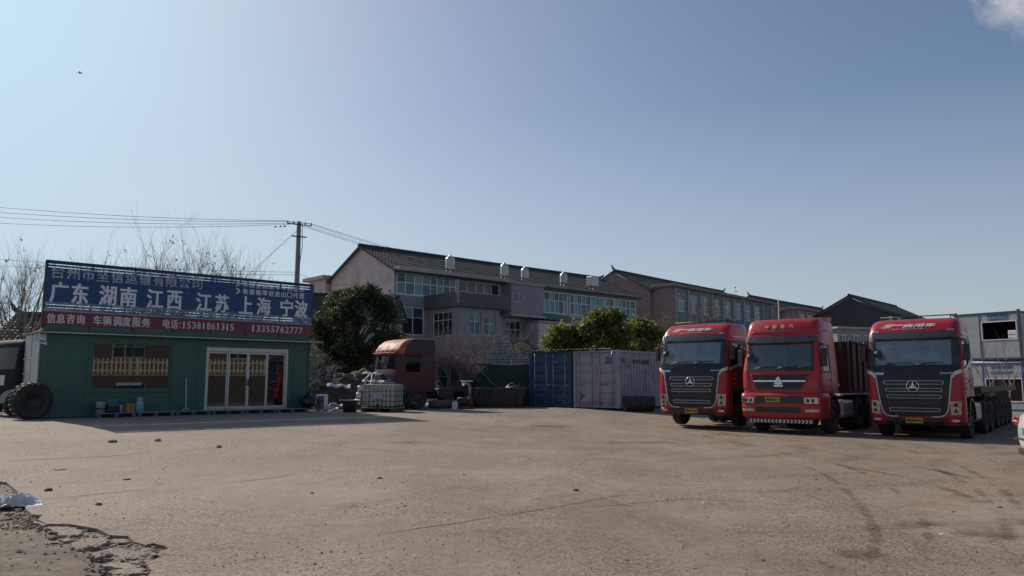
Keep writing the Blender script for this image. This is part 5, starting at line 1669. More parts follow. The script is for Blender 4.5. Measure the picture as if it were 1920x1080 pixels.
# ------------------------------------------------------------------ shipping containers
C_CBLUE = mat('container_blue', (0.032, 0.075, 0.145), (0.026, 0.056, 0.11), rough=.5, scale=2, dirt=(.13, .10, .09), dirt_amt=.5, dscale=2.5)
C_CGREY = mat('container_grey', (0.38, 0.37, 0.39), (0.29, 0.285, 0.31), rough=.55, scale=1.6, dirt=(.16, .12, .10), dirt_amt=.55, dscale=2.2)
C_INK = mat('faded_ink', (0.05, 0.05, 0.06), (0.12, 0.11, 0.12), rough=.7, scale=8)
C_STICK = mat('blue_sticker', (0.08, 0.15, 0.28), rough=.5)
def container(name, x, y, label, body, marks):
    Lc, Wc, Hc = 6.06, 2.44, 2.6
    e = empty(name, (x, y, gz(x, y)), R(-38), label, 'container', 'shipping containers standing side by side')
    # corner posts and rails
    for px in (0, Wc - .14):
        for py in (0, Lc - .16):
            MB().bbox(px, px + .14, py, py + .16, .0, Hc, .01).build('corner_post', body, e)
    for z0, z1 in ((.02, .16), (Hc - .1, Hc - .005)):
        for py in (.02, Lc - .14):
            MB().bbox(.141, Wc - .141, py, py + .12, z0, z1, .008).build('cross_rail', body, e)
        for px in (.01, Wc - .11):
            MB().bbox(px, px + .1, .161, Lc - .161, z0, z1, .008).build('side_rail', body, e)
    # corrugated sides and roof
    def corr(n_len, depth, pitch):
        out = []; t = 0
        while t < n_len:
            out += [(t, 0), (t + pitch * .25, 0), (t + pitch * .37, depth), (t + pitch * .63, depth), (t + pitch * .75, 0)]
            t += pitch
        return [p for p in out if p[0] <= n_len] + [(n_len, 0)]
    pr = corr(Lc - .32, .036, .28)
    for sx, xo in ((1, Wc - .05), (-1, .05)):
        mb = MB()
        vs = []
        for (t, d) in pr:
            vs += [(xo - sx * d, .16 + t, .16), (xo - sx * d, .16 + t, Hc - .1)]
        mb.add(vs, [(2 * i, 2 * i + 2, 2 * i + 3, 2 * i + 1) for i in range(len(pr) - 1)])
        sw = mb.build('side_panel', body, e, fix=False)
        if sx > 0: right = sw
    mb = MB(); vs = []
    for (t, d) in corr(Lc - .32, .02, .21):
        vs += [(.1, .16 + t, Hc - .02 - d), (Wc - .1, .16 + t, Hc - .02 - d)]
    mb.add(vs, [(2 * i, 2 * i + 1, 2 * i + 3, 2 * i + 2) for i in range(len(vs) // 2 - 1)])
    mb.build('roof_panel', body, e, fix=False)
    mb = MB(); mb.quad((.1, Lc - .06, .1), (Wc - .1, Lc - .06, .1), (Wc - .1, Lc - .06, Hc), (.1, Lc - .06, Hc)); mb.build('end_panel', body, e, fix=False)
    mb = MB(); mb.box(.1, Wc - .1, .1, Lc - .1, .12, .155); mb.build('floor', C_WOOD, e)
    # doors with ribs and locking bars
    for k in (0, 1):
        a = .145 + k * (Wc - .29) / 2; b = a + (Wc - .29) / 2 - .008
        mb = MB()
        zs = [.17, .62, 1.06, 1.5, 1.94, Hc - .11]
        mb.bbox(a, b, .05, .09, .17, Hc - .11, .006)
        d = mb.build('door', body, e)
        for z0, z1 in zip(zs, zs[1:]):
            mb = MB()
            mb.add([(a + .05, .049, z0 + .05), (b - .05, .049, z0 + .05), (b - .05, .049, z1 - .03), (a + .05, .049, z1 - .03),
                    (a + .09, .022, z0 + .11), (b - .09, .022, z0 + .11), (b - .09, .022, z1 - .09), (a + .09, .022, z1 - .09)],
                   [(0, 1, 5, 4), (1, 2, 6, 5), (2, 3, 7, 6), (3, 0, 4, 7), (4, 5, 6, 7)])
            mb.build('door_rib', body, d)
        for x_ in (a + .2, b - .2):
            mb = MB()
            mb.tube([(x_, -.005, .1), (x_, -.005, Hc - .06)], .02, 8)
            mb.bbox(x_ - .04, x_ + .04, -.02, .05, .2, .26, .004); mb.bbox(x_ - .04, x_ + .04, -.02, .05, Hc - .22, Hc - .16, .004); mb.bbox(x_ - .035, x_ + .035, -.02, .05, 1.3, 1.35, .004)
            bar = mb.build('locking_bar', C_GALV, d)
            mb = MB(); mb.bbox(x_ - .02, x_ + .26, -.035, -.018, 1.0, 1.035, .004); mb.build('bar_handle', C_GALV, bar)
        for z in (.35, .95, 1.55, 2.15):
            xh = a - .03 if k == 0 else b + .012
            MB().bbox(xh, xh + .04, .02, .06, z, z + .09, .005).build('hinge', body, d)
    marks(e, right, Wc)
    return e
def marks_blue(e, right, W):
    for k, t in enumerate((.0, 1.0)):
        pass
    letters('45G1', 1.40, 1.62, 2.05, 2.15, .0205, 'marking', C_GALV, e, thick=.003)
    letters('22', .62, .98, .80, .98, .0205, 'marking', C_STICK, e, thick=.006)
def marks_grey(e, right, W):
    MB().box(1.72, 2.05, .012, .0205, 1.98, 2.30).build('sticker', C_STICK, e)
    MB().box(1.80, 2.02, .012, .0206, 1.66, 1.76).build('sticker', C_GALV, e)
    letters('F', .40, .62, .36, .62, .0200, 'marking', C_INK, e, thick=.012)
    letters('22G1', .42, .60, .98, 1.06, .0200, 'marking', C_INK, e, thick=.003)
    letters('MGW 30480', 1.45, 1.85, 1.02, 1.08, .0200, 'marking', C_INK, e, thick=.003)
    T = Matrix.Translation((W - .046, 0, 0)) @ Matrix.Rotation(PI / 2, 4, 'Z')
    letters('UL', .30, .66, 2.02, 2.28, -.012, 'marking', C_INK, right, thick=.006, mtx=T)
    letters('中外运集', 1.3, 2.9, 1.98, 2.22, -.012, 'marking', C_INK, right, thick=.012, mtx=T)
    letters('2107', .62, 1.1, 1.84, 1.92, -.012, 'marking', C_INK, right, thick=.004, mtx=T)
    for (a, b, c, d) in ((2.45, 2.55, 1.3, 1.75), (3.25, 3.33, 1.15, 1.6), (3.9, 4.15, .8, 1.75), (2.48, 2.6, .72, .95), (4.25, 4.4, 1.2, 1.9)):
        n = 10
        mb = MB(); vs = []
        for i in range(n + 1):
            z = c + (d - c) * i / n
            w1, w2 = random.uniform(-.05, .05), random.uniform(-.05, .05)
            vs += [T @ Vector((a + w1, -.0125, z)), T @ Vector((b + w2, -.0125, z))]
        mb.add(vs, [(2 * i, 2 * i + 1, 2 * i + 3, 2 * i + 2) for i in range(n)])
        mb.build('scrawl', C_INK, right, fix=False)
container('shipping_container', 2.83, 36.0, 'weathered grey shipping container with worn black lettering beside the blue one', C_CGREY, marks_grey)
container('shipping_container', .83, 37.58, 'dark blue shipping container left of the grey one', C_CBLUE, marks_blue)
# roofing sheet lying over the two front edges
mb = MB(); vs = []
for i in range(33):
    x = i * .125
    d = .02 if i % 2 else 0
    vs += [(x, -.18, 2.66 + d), (x, .9, 2.70 + d)]
mb.add(vs, [(2 * i, 2 * i + 2, 2 * i + 3, 2 * i + 1) for i in range(32)])
e = tag(mb.build('roofing_sheet', mat('old_roof_sheet', (.42, .40, .34), (.28, .26, .22), rough=.7, scale=3), None, loc=(.9, 37.5, gz(2, 36.5) + .0), rot=(0, 0, R(-38)), fix=False), 'pale corrugated roofing sheet lying along the tops of the two containers', 'roofing sheet')
# drum lying before the grey container
e = empty('steel_drum', (5.55, 34.2, gz(5.55, 34.2)), R(10), 'dark drum lying on its side before the grey container', 'drum')
T = Matrix.Translation((0, 0, .34))
MB().lathe([(0, -.62), (.3, -.62), (.34, -.64), (.34, -.6), (.33, -.22), (.35, -.2), (.33, -.18), (.33, .18), (.35, .2), (.33, .22), (.34, .6), (.34, .64), (.3, .62), (0, .62)], 24, 'x', T).build('body', C_STEELD, e)
MB().lathe([(0, .63), (.05, .63), (.05, .66), (0, .66)], 10, 'x', T @ Matrix.Translation((0, .15, .1))).build('bung', C_GALV, e)

# ------------------------------------------------------------------ old orange cab on its bare chassis
C_OR = mat('faded_orange', (0.44, 0.14, 0.07), (0.32, 0.09, 0.05), rough=.6, scale=3, dirt=(.17, .075, .045), dirt_amt=.8, dscale=3.5)
C_ORD = mat('old_red', (0.085, 0.022, 0.026), (0.06, 0.02, 0.024), rough=.6, scale=2, dirt=(.13, .065, .045), dirt_amt=.8, dscale=3.5)
G_DIRTY = glass('grimy_glass', tint=(.10, .11, .12), ior=1.35, dust_sheen=.10, dust_sheen_col=(.12, .11, .1))
ocz = gz(-5.6, 33.9)
oc = empty('derelict_truck', (-5.59, 33.92, ocz), math.atan2(.6, .8) - PI / 2, 'derelict truck with faded orange roof and dark red cab, missing its bumper', 'truck')
cab = Cab([(.75, .06, 1.12, .18), (.9, .0, 1.15, .18), (1.6, .0, 1.15, .18), (1.72, .02, 1.15, .17), (2.3, .12, 1.12, .16), (2.36, .06, 1.14, .16), (2.42, -.02, 1.16, .16), (2.6, .08, 1.16, .18), (2.8, .22, 1.15, .2), (2.95, .40, 1.12, .22), (3.02, .56, 1.06, .24), (3.05, .8, 1.0, .26)], 1.9, .06)
cab.shell('cab_body', C_ORD, oc, .75, 2.36, zs=(1.6, 2.28), ws=(1.72, 2.3), sw=(.45, 1.15, 1.6, 2.3), ys=(0, .45, 1.15, 1.7), cap=False)
cab.shell('roof', C_OR, oc, 2.36, 3.05, ys=(0, .3, .6, 1.7))
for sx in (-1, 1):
    cab.patch('roof_side_shade', mat('roof_shade_maroon', (0.055, 0.026, 0.034), (0.042, 0.022, 0.03), rough=.6, scale=3, dirt=(.09, .05, .045), dirt_amt=.5), oc, [(.34, 2.37), (1.89, 2.37), (1.89, 3.04), (.85, 3.04), (.5, 2.75)], off=.012, thick=.014, mode='side', sgn=sx)  # dark sheet over the orange roof side, painting its shade
    cab.patch('side_window', G_DIRTY, oc, rrect(.46, 1.14, 1.62, 2.27, .05), off=-.015, thick=0, mode='side', sgn=sx)
    cab.line('door', C_BLACK, oc, [(.36, .95), (.36, 1.6), (.44, 2.33), (1.24, 2.33), (1.24, .95)], r=.008, off=.002, closed=True, mode='side', sgn=sx)
    cab.patch('rear_vent', C_BLACK, oc, rrect(1.4, 1.7, 1.75, 2.1, .04), off=.004, thick=.006, mode='side', sgn=sx)
cab.patch('windscreen', G_DIRTY, oc, rrect(-.95, .95, 1.74, 2.29, .05), off=-.012, thick=0)
cab.patch('visor_lip', C_OR, oc, [(-1.0, 2.36), (1.0, 2.36), (1.0, 2.44), (-1.0, 2.44)], off=.08, thick=.05)
mb = MB()
for x in (-.6, -.2, .2, .6):
    mb.lathe([(0, 0), (.04, 0), (.04, .03), (0, .03)], 10, 'y', Matrix.Translation((x, cab.front(x, 2.52) - .02, 2.52)))
mb.build('lamp_socket', C_BLACK, oc)
cab.patch('front_panel', C_BLACK, oc, rrect(-.85, .85, .95, 1.5, .05), off=.01, thick=.012)
mb = MB(); mb.box(-1.0, 1.0, 1.75, 1.8, .8, 2.3); mb.build('rear_wall', C_CABIN, oc)
MB().bbox(-.6, -.2, .8, 1.2, 1.1, 1.75, .06).build('seat', C_SEAT, oc)
for s in (-1, 1):
    MB().bbox(s * .42 - .04, s * .42 + .04, .6, 5.4, .72, .92, .01).build('chassis_rail', C_STEELD, oc)
    wheel(oc, s * .95, 1.1, r=.48, sgn=s)
    MB().bbox(s * .8 - .25, s * .8 + .25, 2.2, 2.9, .45, .9, .06).build('battery_box', C_STEELD, oc)
for y in (2.1, 3.2, 4.3, 5.2):
    MB().box(-.38, .38, y, y + .1, .75, .9).build('cross_member', C_STEELD, oc)
mb = MB(); mb.tube([(-.9, 4.6, .5), (.9, 4.6, .5)], .07, 8); mb.lathe([(0, -.2), (.16, -.15), (.22, 0), (.16, .15), (0, .2)], 12, 'y', Matrix.Translation((0, 4.6, .5))); mb.build('axle', C_STEELD, oc)
MB().bbox(-.5, .1, 2.1, 2.5, .95, 1.25, .03).build('air_tank', C_ORD, oc)
for s in (-1, 1):
    wheel(oc, s * .88, 4.6, r=.48, sgn=s)

# ------------------------------------------------------------------ caged liquid tank, tub, barrel and other scrap
C_HDPE = mat('tank_plastic', (0.52, 0.54, 0.47), (0.43, 0.45, 0.39), rough=.5, scale=2, dirt=(.3, .28, .22), dirt_amt=.5, dscale=3)
ix, iy = -5.15, 31.2
ibc = empty('caged_tank', (ix, iy, gz(ix, iy)), R(-14), 'white plastic liquid tank in a wire cage on a pallet', 'tank')
MB().bbox(-.68, .68, -.5, .5, .18, 1.08, .09).build('bottle', C_HDPE, ibc)
MB().lathe([(0, 1.08), (.11, 1.08), (.11, 1.13), (0, 1.13)], 16).build('lid', C_BLACK, ibc)
for z in (.22, .42, .62, .82, 1.06):
    MB().tube([(-.71, -.53, z), (.71, -.53, z), (.71, .53, z), (-.71, .53, z)], .012, 6, closed=True).build('cage_rail', C_STEELD, ibc)
for k in range(9):
    x = -.71 + 1.42 * k / 8
    for y in (-.535, .535):
        MB().tube([(x, y, .15), (x, y, 1.07)], .011, 6).build('cage_bar', C_STEELD, ibc)
for k in range(1, 6):
    y = -.53 + 1.06 * k / 6
    for x in (-.715, .715):
        MB().tube([(x, y, .15), (x, y, 1.07)], .011, 6).build('cage_bar', C_STEELD, ibc)
for x in (-.7, -.1, .5):
    MB().box(x, x + .2, -.52, .52, .0, .14).build('pallet_block', C_STEELD, ibc)
MB().box(-.71, .71, -.53, .53, .142, .165).build('pallet_deck', C_HDPE, ibc)
MB().bbox(-.2, .2, -.556, -.548, .5, .78, .003).build('label_plate', C_GALV, ibc)
mb = MB(); mb.tube([(0, -.5, .26), (0, -.62, .24)], .05, 10); mb.tube([(0, -.6, .24), (0, -.62, .14)], .04, 8); mb.build('valve', C_BLACK, ibc)
bx_, by_ = -5.05, 31.75
e = empty('plastic_barrel', (bx_, by_, gz(bx_, by_)), 0, 'dark blue plastic barrel behind the caged tank', 'barrel')
C_BARR = mat('barrel_blue', (0.022, 0.07, 0.13), (0.02, 0.055, 0.1), rough=.45, dirt=(.1, .1, .1), dirt_amt=.4)
MB().lathe([(0, 0), (.26, 0), (.29, .05), (.29, .3), (.305, .33), (.29, .36), (.29, .8), (.305, .83), (.29, .86), (.28, 1.18), (.25, 1.22), (0, 1.23)], 24).build('body', C_BARR, e)
MB().lathe([(.06, 1.22), (.06, 1.26), (0, 1.26)], 12, 'z', Matrix.Translation((.12, 0, 0))).build('cap', C_BLACK, e)
MB().lathe([(.302, 1.12), (.31, 1.14), (.302, 1.16)], 24).build('lid_ring', C_GALV, e)
tx_, ty_ = -6.35, 30.6
e = empty('washing_tub', (tx_, ty_, gz(tx_, ty_)), .2, 'dark brown round tub standing left of the caged tank', 'tub')
C_TUB = mat('tub_brown', (0.055, 0.034, 0.03), (0.035, 0.024, 0.022), rough=.5)
MB().lathe([(0, .02), (.26, .0), (.30, .36), (.40, .42), (.41, .45), (.37, .44), (.28, .38), (.24, .06), (0, .05)], 24).build('tub', C_TUB, e)
MB().lathe([(.41, .44), (.425, .455), (.41, .47), (.395, .455)], 24, close=True).build('rim', C_GALV, e)
# white canister and rusty pump near the bare chassis
jx, jy = -2.45, 33.6
e = empty('jerrycan', (jx, jy, gz(jx, jy)), R(-5), 'small white jerrycan on the ground by the derelict chassis', 'jerrycan')
MB().prism(rrect(-.11, .11, 0, .32, .04), -.09, .09, 'y').build('body', C_WHITE, e)
MB().lathe([(.03, .31), (.03, .36), (0, .36)], 10).build('cap', C_RED, e)
MB().tube([(-.07, 0, .31), (-.05, 0, .37), (.05, 0, .37), (.07, 0, .31)], .012, 6).build('handle', C_WHITE, e)
e = empty('old_pump', (-2.05, 34.3, gz(-2.05, 34.3)), .4, 'rusty pump motor with pale pipe elbows beside the white jerrycan', 'pump')
MB().bbox(-.35, .35, -.18, .18, 0, .14, .02).build('base', C_RUST, e)
MB().lathe([(0, -.32), (.17, -.3), (.18, .1), (.12, .16), (0, .16)], 18, 'x', Matrix.Translation((-.05, 0, .33))).build('motor', C_STEELD, e)
MB().lathe([(0, .16), (.2, .18), (.22, .26), (.2, .34), (0, .36)], 18, 'x', Matrix.Translation((-.05, 0, .33))).build('housing', C_RUST, e)
MB().tube([(.2, 0, .5), (.2, 0, .95), (.14, -.05, 1.08), (-.1, -.1, 1.1)], .06, 10).build('riser_pipe', C_GALV, e)
MB().lathe([(.05, -.03), (.12, -.03), (.12, .03), (.05, .03)], 14, 'x', Matrix.Translation((-.12, -.1, 1.1)), close=True).build('flange', C_WHITE, e)
MB().bbox(-.2, .3, -.14, .06, 1.18, 1.23, .02).build('cover_plate', C_WHITE, e)
# log lying below the chassis
e = empty('fallen_log', (-2.9, 34.6, gz(-2.9, 34.6)), .1, 'brown sawn log lying behind the white jerrycan', 'log')
MB().lathe([(0, -.8), (.17, -.8), (.19, -.3), (.18, .3), (.2, .8), (0, .8)], 14, 'x', Matrix.Translation((0, 0, .2))).build('trunk', C_WOOD, e)
MB().tube([(.2, 0, .3), (.3, -.1, .5)], [.06, .04], 8).build('branch_stub', C_WOOD, e)

# flat boards and steel lying before the net fence
e = empty('steel_skip', (-.75, 36.3, gz(-.75, 36.3)), R(-6), 'low dark steel skip half hidden before the green net fence', 'skip')
mb = MB(); mb.add([(-1.25, -.5, .12), (1.25, -.5, .12), (1.25, .5, .12), (-1.25, .5, .12), (-1.45, -.6, .85), (1.45, -.6, .85), (1.45, .6, .85), (-1.45, .6, .85)], [(0, 3, 2, 1), (0, 1, 5, 4), (1, 2, 6, 5), (2, 3, 7, 6), (3, 0, 4, 7)])
mb.build('body', C_STEELD, e)
MB().tube([(-1.45, -.6, .86), (1.45, -.6, .86), (1.45, .6, .86), (-1.45, .6, .86)], .035, 8, closed=True).build('rim', C_STEELD, e)
for x in (-.9, -.3, .3, .9):
    MB().prism([(x - .04, .14), (x + .04, .14), (x + .04, .83), (x - .04, .83)], -.64, -.56, 'y').build('rib', C_STEELD, e)
for x in (-1.0, .8):
    MB().box(x, x + .2, -.45, .45, 0, .12).build('skid', C_STEELD, e)
mb = MB(); mb.tube([(.35, -.1, .8), (.75, -.2, 1.15), (1.05, -.15, .9)], .02, 6); mb.tube([(.5, 0, .9), (1.1, .1, 1.02)], .025, 6)
mb.build('scrap_pipe', C_GALV, e)

# green net fence between the old cab and the containers
C_NET = mat('green_net', (0.016, 0.046, 0.040), (0.022, 0.056, 0.046), rough=.85, scale=3, dirt=(.07, .07, .05), dirt_amt=.5)
nf = empty('net_fence', (-3.6, 38.2, gz(-3.6, 38.2)), 0, 'dark green netting fence stretched beside the blue container', 'fence')
mb = MB(); NX, NZ = 48, 10
vs = []; fs = []
for j in range(NZ + 1):
    for i in range(NX + 1):
        x = 4.75 * i / NX
        t = j / NZ
        top = 2.05 + .10 * math.sin(x * 1.3) + .12 * (x / 4.75)
        vs.append((x, .09 * math.sin(x * 5 + t * 2) * (1 - t * .5) + .06 * mnoise.noise(Vector((x * 2, t * 3, 0))), -.05 + top * t))
for j in range(NZ):
    for i in range(NX):
        a = j * (NX + 1) + i
        fs.append((a, a + 1, a + NX + 2, a + NX + 1))
mb.add(vs, fs, True); mb.build('net', C_NET, nf, fix=False)
for x in (0, 1.2, 2.4, 3.6, 4.75):
    MB().tube([(x, .1, -.05), (x, .1, 2.25 + .1 * math.sin(x * 7))], .035, 8).build('post', C_WOOD, nf)
MB().tube([(1.9, -.12, 1.9), (2.6, -.25, 1.15), (3.0, -.3, .9)], .018, 6).build('slanting_stick', C_GALV, nf)
MB().tube([(x, .04, 2.03 + .10 * math.sin(x * 1.3) + .12 * x / 4.75) for x in [4.75 * i / 12 for i in range(13)]], .012, 5).build('top_wire', C_GALV, nf)

# mound of soil and rubble between cabin and old cab
C_RUB = mat('rubble_soil', (0.075, 0.06, 0.052), (0.13, 0.105, 0.09), rough=.95, scale=3, bump=.6, bscale=12)
bm = bmesh.new(); bmesh.ops.create_grid(bm, x_segments=46, y_segments=22, size=1)
for v in bm.verts:
    x, y = v.co.x * 3.1, v.co.y * 1.5
    h = 1.55 * smooth(1.0, .25, math.hypot(v.co.x, v.co.y * 1.05)) * (1 + .25 * mnoise.noise(Vector((x * .8, y * .8, 0))))
    h += .16 * mnoise.noise(Vector((x * 2.5, y * 2.5, 4))) * (1 if h > .05 else 0)
    v.co = Vector((x, y, max(h, 0) - .06))
mb = MB(); mb.bm(bm, smooth=True)
mound = tag(mb.build('rubble_mound', C_RUB, None, loc=(-7.35, 35.2, gz(-7.35, 35.2)), rot=(0, 0, R(8))), 'dark mound of soil and rubble between the cabin and the derelict truck', 'mound')
mb = MB()
for k in range(160):
    x = random.uniform(-2.6, 2.6); y = random.uniform(-1.3, .3)
    h = 1.5 * smooth(1.0, .25, math.hypot(x / 3.1, y / 1.5 * 1.05))
    s = random.uniform(.04, .14)
    m = Matrix.Translation((x, y, h - .02)) @ Matrix.Rotation(random.uniform(0, 3), 4, Vector((random.random(), random.random(), .5)).normalized())
    mb.box(-s, s, -s * .6, s * .6, -s * .5, s * .5, m)
o = mb.build('rubble_lumps', C_ROCKD, mound); o['kind'] = 'stuff'
C_SHEET = mat('pale_sheet', (0.6, 0.6, 0.6), (0.4, 0.4, 0.41), rough=.5, scale=3)
def scrap_sheet(x, y, z, w, d, rz, tilt, label, m=None):
    bm = bmesh.new(); bmesh.ops.create_grid(bm, x_segments=12, y_segments=6, size=.5)
    for v in bm.verts:
        v.co = Vector((v.co.x * w, v.co.y * d, .05 * mnoise.noise(Vector((v.co.x * 5, v.co.y * 5, x))) + .03 * math.sin(v.co.x * 14)))
    bmesh.ops.solidify(bm, geom=bm.faces[:], thickness=.012)
    mb = MB(); mb.bm(bm)
    return tag(mb.build('scrap_sheet', m or C_SHEET, None, loc=(x, y, z), rot=(tilt, R(4), rz)), label, 'scrap', 'scrap sheets on the rubble')
scrap_sheet(-7.55, 33.95, 1.42, 1.0, .35, .3, .35, 'crumpled white sheet lying on the front of the rubble mound')
scrap_sheet(-6.1, 34.1, 1.95, .95, .4, -.2, .2, 'bent pale sheet on top of the rubble beside the orange cab')
scrap_sheet(-6.0, 33.3, 1.62, .8, .3, .2, .3, 'narrow pale sheet above the caged tank')
e = empty('scrap_pipes', (-6.05, 32.5, gz(-6.05, 32.5)), 0, 'tangle of pale pipes and fittings leaning behind the tank cage', 'pipes')
for k, pts in enumerate([[(-.2, 0, 0), (-.1, .2, 1.3), (.2, .2, 1.55)], [(0, 0, 0), (.15, .25, 1.1)], [(-.3, .1, .9), (.5, .2, 1.25)], [(.1, 0, .3), (.2, .1, 1.5), (.5, .1, 1.4)], [(-.4, -.2, .2), (-.35, 0, .9)]]):
    MB().tube(pts, .035 - .003 * k, 8).build('pipe', [C_GALV, C_WHITE, C_SHEET][k % 3], e)
for k, z in enumerate((.35, .62, .9)):
    MB().lathe([(.03, -.12), (.12, -.1), (.12, .1), (.03, .12)], 14, 'x', Matrix.Translation((-.35 + .05 * k, -.1, z))).build('fitting', C_WHITE, e)
# bundle of bright tin by the cabin corner
def tin_heap(x, y, label, n, sx, sd):
    rr = random.Random(sd)
    mb = MB()
    for k in range(n):
        a = Vector((rr.uniform(-sx, sx), rr.uniform(-.25, .25), rr.uniform(.02, .32)))
        w = rr.uniform(.1, .4); d = rr.uniform(.04, .2)
        m = Matrix.Translation(a) @ Matrix.Rotation(rr.uniform(0, 3), 4, 'Z') @ Matrix.Rotation(rr.uniform(-.5, .5), 4, 'X') @ Matrix.Rotation(rr.uniform(-.4, .4), 4, 'Y')
        mb.box(-w / 2, w / 2, -d / 2, d / 2, -.008, .008, m)
    o = mb.build('scrap_heap', C_GALV, None, loc=(x, y, gz(x, y)))
    return tag(o, label, 'scrap')
tin_heap(-7.75, 31.7, 'heap of pale tin offcuts between the air conditioner and the brown tub', 34, .6, 3)
tin_heap(-6.75, 31.0, 'small pile of crumpled bright tin left of the brown tub', 18, .3, 5)

# ------------------------------------------------------------------ dark vehicle behind the tyre at the left edge
vx, vy = -17.7, 26.9
C_VD = mat('vehicle_dark', (0.014, 0.016, 0.022), (0.02, 0.022, 0.028), rough=.7, scale=2, spec=.12)
C_VG = mat('vehicle_green', (0.20, 0.24, 0.17), (0.15, 0.18, 0.13), rough=.5, scale=2, dirt=(.15, .12, .1), dirt_amt=.5)
dv = empty('farm_vehicle', (vx, vy, gz(vx, vy)), R(-30), 'dark boxy farm vehicle with pale green mudguards left of the cabin', 'vehicle')
cb = Cab([(.7, .1, .92, .1), (.95, .02, .96, .12), (1.55, .05, .96, .12), (2.45, .15, .94, .12), (2.62, .25, .88, .16)], 1.9, .04)
cb.shell('cab', C_VD, dv, .7, 2.62, ys=(0, .4, 1.0, 1.5))
cb.patch('windscreen', C_BLACK, dv, rrect(-.75, .75, 1.6, 2.35, .05), off=.008, thick=.01)
cb.patch('bonnet_badge', C_GALV, dv, rrect(-.2, .25, 1.05, 1.4, .02), off=.01, thick=.012)
for s in (-1, 1):
    mb = MB()
    ar = [(.2 + .48 * math.cos(t), .45 + .48 * math.sin(t)) for t in [PI * i / 10 for i in range(11)]]
    inn = [(.2 + .43 * math.cos(t), .45 + .43 * math.sin(t)) for t in [PI * i / 10 for i in range(10, -1, -1)]]
    mb.prism(ar + inn, s * .55, s * .95, 'x'); mb.build('mudguard', C_VG, dv)
    wheel(dv, s * .75, .2, r=.38, w=.2, sgn=s)
    wheel(dv, s * .75, 2.6, r=.45, w=.24, sgn=s)
MB().bbox(-.8, .8, 1.75, 3.4, .75, 1.2, .02).build('load_bed', C_VG, dv)
for s in (-1, 1):
    MB().bbox(s * .3 - .04, s * .3 + .04, .1, 3.3, .55, .72, .01).build('chassis_rail', C_STEELD, dv)

# ------------------------------------------------------------------ white car at the right edge
C_CARW = mat('car_white', (0.75, 0.75, 0.74), (0.7, 0.7, 0.69), rough=.25, coat=.6, scale=1)
C_TAIL = mat('tail_red', (0.42, 0.012, 0.014), (0.34, 0.01, 0.012), rough=.15, coat=.5)
G_CAR = glass('car_glass', tint=(.2, .22, .23), ior=1.6)
wx, wy = 8.40, 12.5
car = empty('parked_car', (wx, wy, gz(wx + 2, wy)), R(-22), 'white car with a red tail light cut off by the right edge of the photo', 'car')
# body: cross-sections along its length (x from the tail to the nose)
secs = [(.00, .50, .80, .62, .66), (.03, .40, .95, .72, .74), (.12, .34, 1.02, .80, .82), (.35, .30, 1.05, .86, .86), (.75, .24, 1.06, .88, .88), (1.5, .22, 1.04, .89, .89), (2.6, .22, 1.02, .89, .89), (3.4, .24, .98, .88, .86), (4.0, .28, .90, .82, .80), (4.3, .34, .80, .70, .68), (4.38, .45, .68, .55, .55)]
mb = MB(); vs = []; fs = []
n = 16
for (x, zb, zt, wb, wt) in secs:
    ring = []
    for (fy, fz) in ((-.80, 0), (-1, .16), (-1.01, .45), (-1.0, .72), (-.96, .9), (-.86, 1.0), (-.4, 1.03), (0, 1.04), (.4, 1.03), (.86, 1.0), (.96, .9), (1.0, .72), (1.01, .45), (1, .16), (.80, 0), (0, -.02)):
        w = wb + (wt - wb) * fz
        ring.append((x, fy * w + .9, zb + (zt - zb) * fz))
    vs += ring
for i in range(len(secs) - 1):
    for k in range(n):
        fs.append((i * n + k, i * n + (k + 1) % n, (i + 1) * n + (k + 1) % n, (i + 1) * n + k))
fs += [tuple(range(n)), tuple((len(secs) - 1) * n + k for k in range(n))]
mb.add(vs, fs, True); mb.build('body', C_CARW, car)
hs = [(.42, 1.04, .74), (.75, 1.36, .62), (1.2, 1.50, .60), (2.0, 1.54, .60), (2.6, 1.46, .60), (3.3, 1.02, .74)]
mb = MB(); vs = []; fs = []
for (x, z, w) in hs:
    vs += [(x, .9 - .78, 1.03), (x, .9 - w, z), (x, .9 + w, z), (x, .9 + .78, 1.03)]
for i in range(len(hs) - 1):
    for k in range(3):
        fs.append((4 * i + k, 4 * i + k + 1, 4 * i + 5 + k, 4 * i + 4 + k))
mb.add(vs, fs, True); mb.build('greenhouse', G_CAR, car)
mb = MB()
mb.add([(.78, .33, 1.375), (1.2, .32, 1.515), (2.0, .32, 1.555), (2.55, .32, 1.475), (2.55, 1.48, 1.475), (2.0, 1.48, 1.555), (1.2, 1.48, 1.515), (.78, 1.47, 1.375)], [(0, 1, 6, 7), (1, 2, 5, 6), (2, 3, 4, 5)])
mb.build('roof', C_CARW, car, fix=False)
for s in (-1, 1):
    yy = .9 + s * .74
    mb = MB(); mb.bbox(-.005, .25, yy - .16, yy + .16, .80, .96, .03)
    t = mb.build('tail_light', C_TAIL, car)
    MB().box(-.008, .1, yy - .12, yy + .12, .868, .885).build('light_strip', C_WHITE, t)
MB().bbox(-.02, .12, .25, 1.55, .30, .42, .03).build('rear_bumper', C_BLACK, car)
MB().bbox(-.012, .05, .12, 1.68, .56, .60, .01).build('bumper_crease', C_BLACK, car)
plate_o = MB().bbox(-.02, -.005, .68, 1.12, .66, .78, .004).build('number_plate', C_STICK, car)
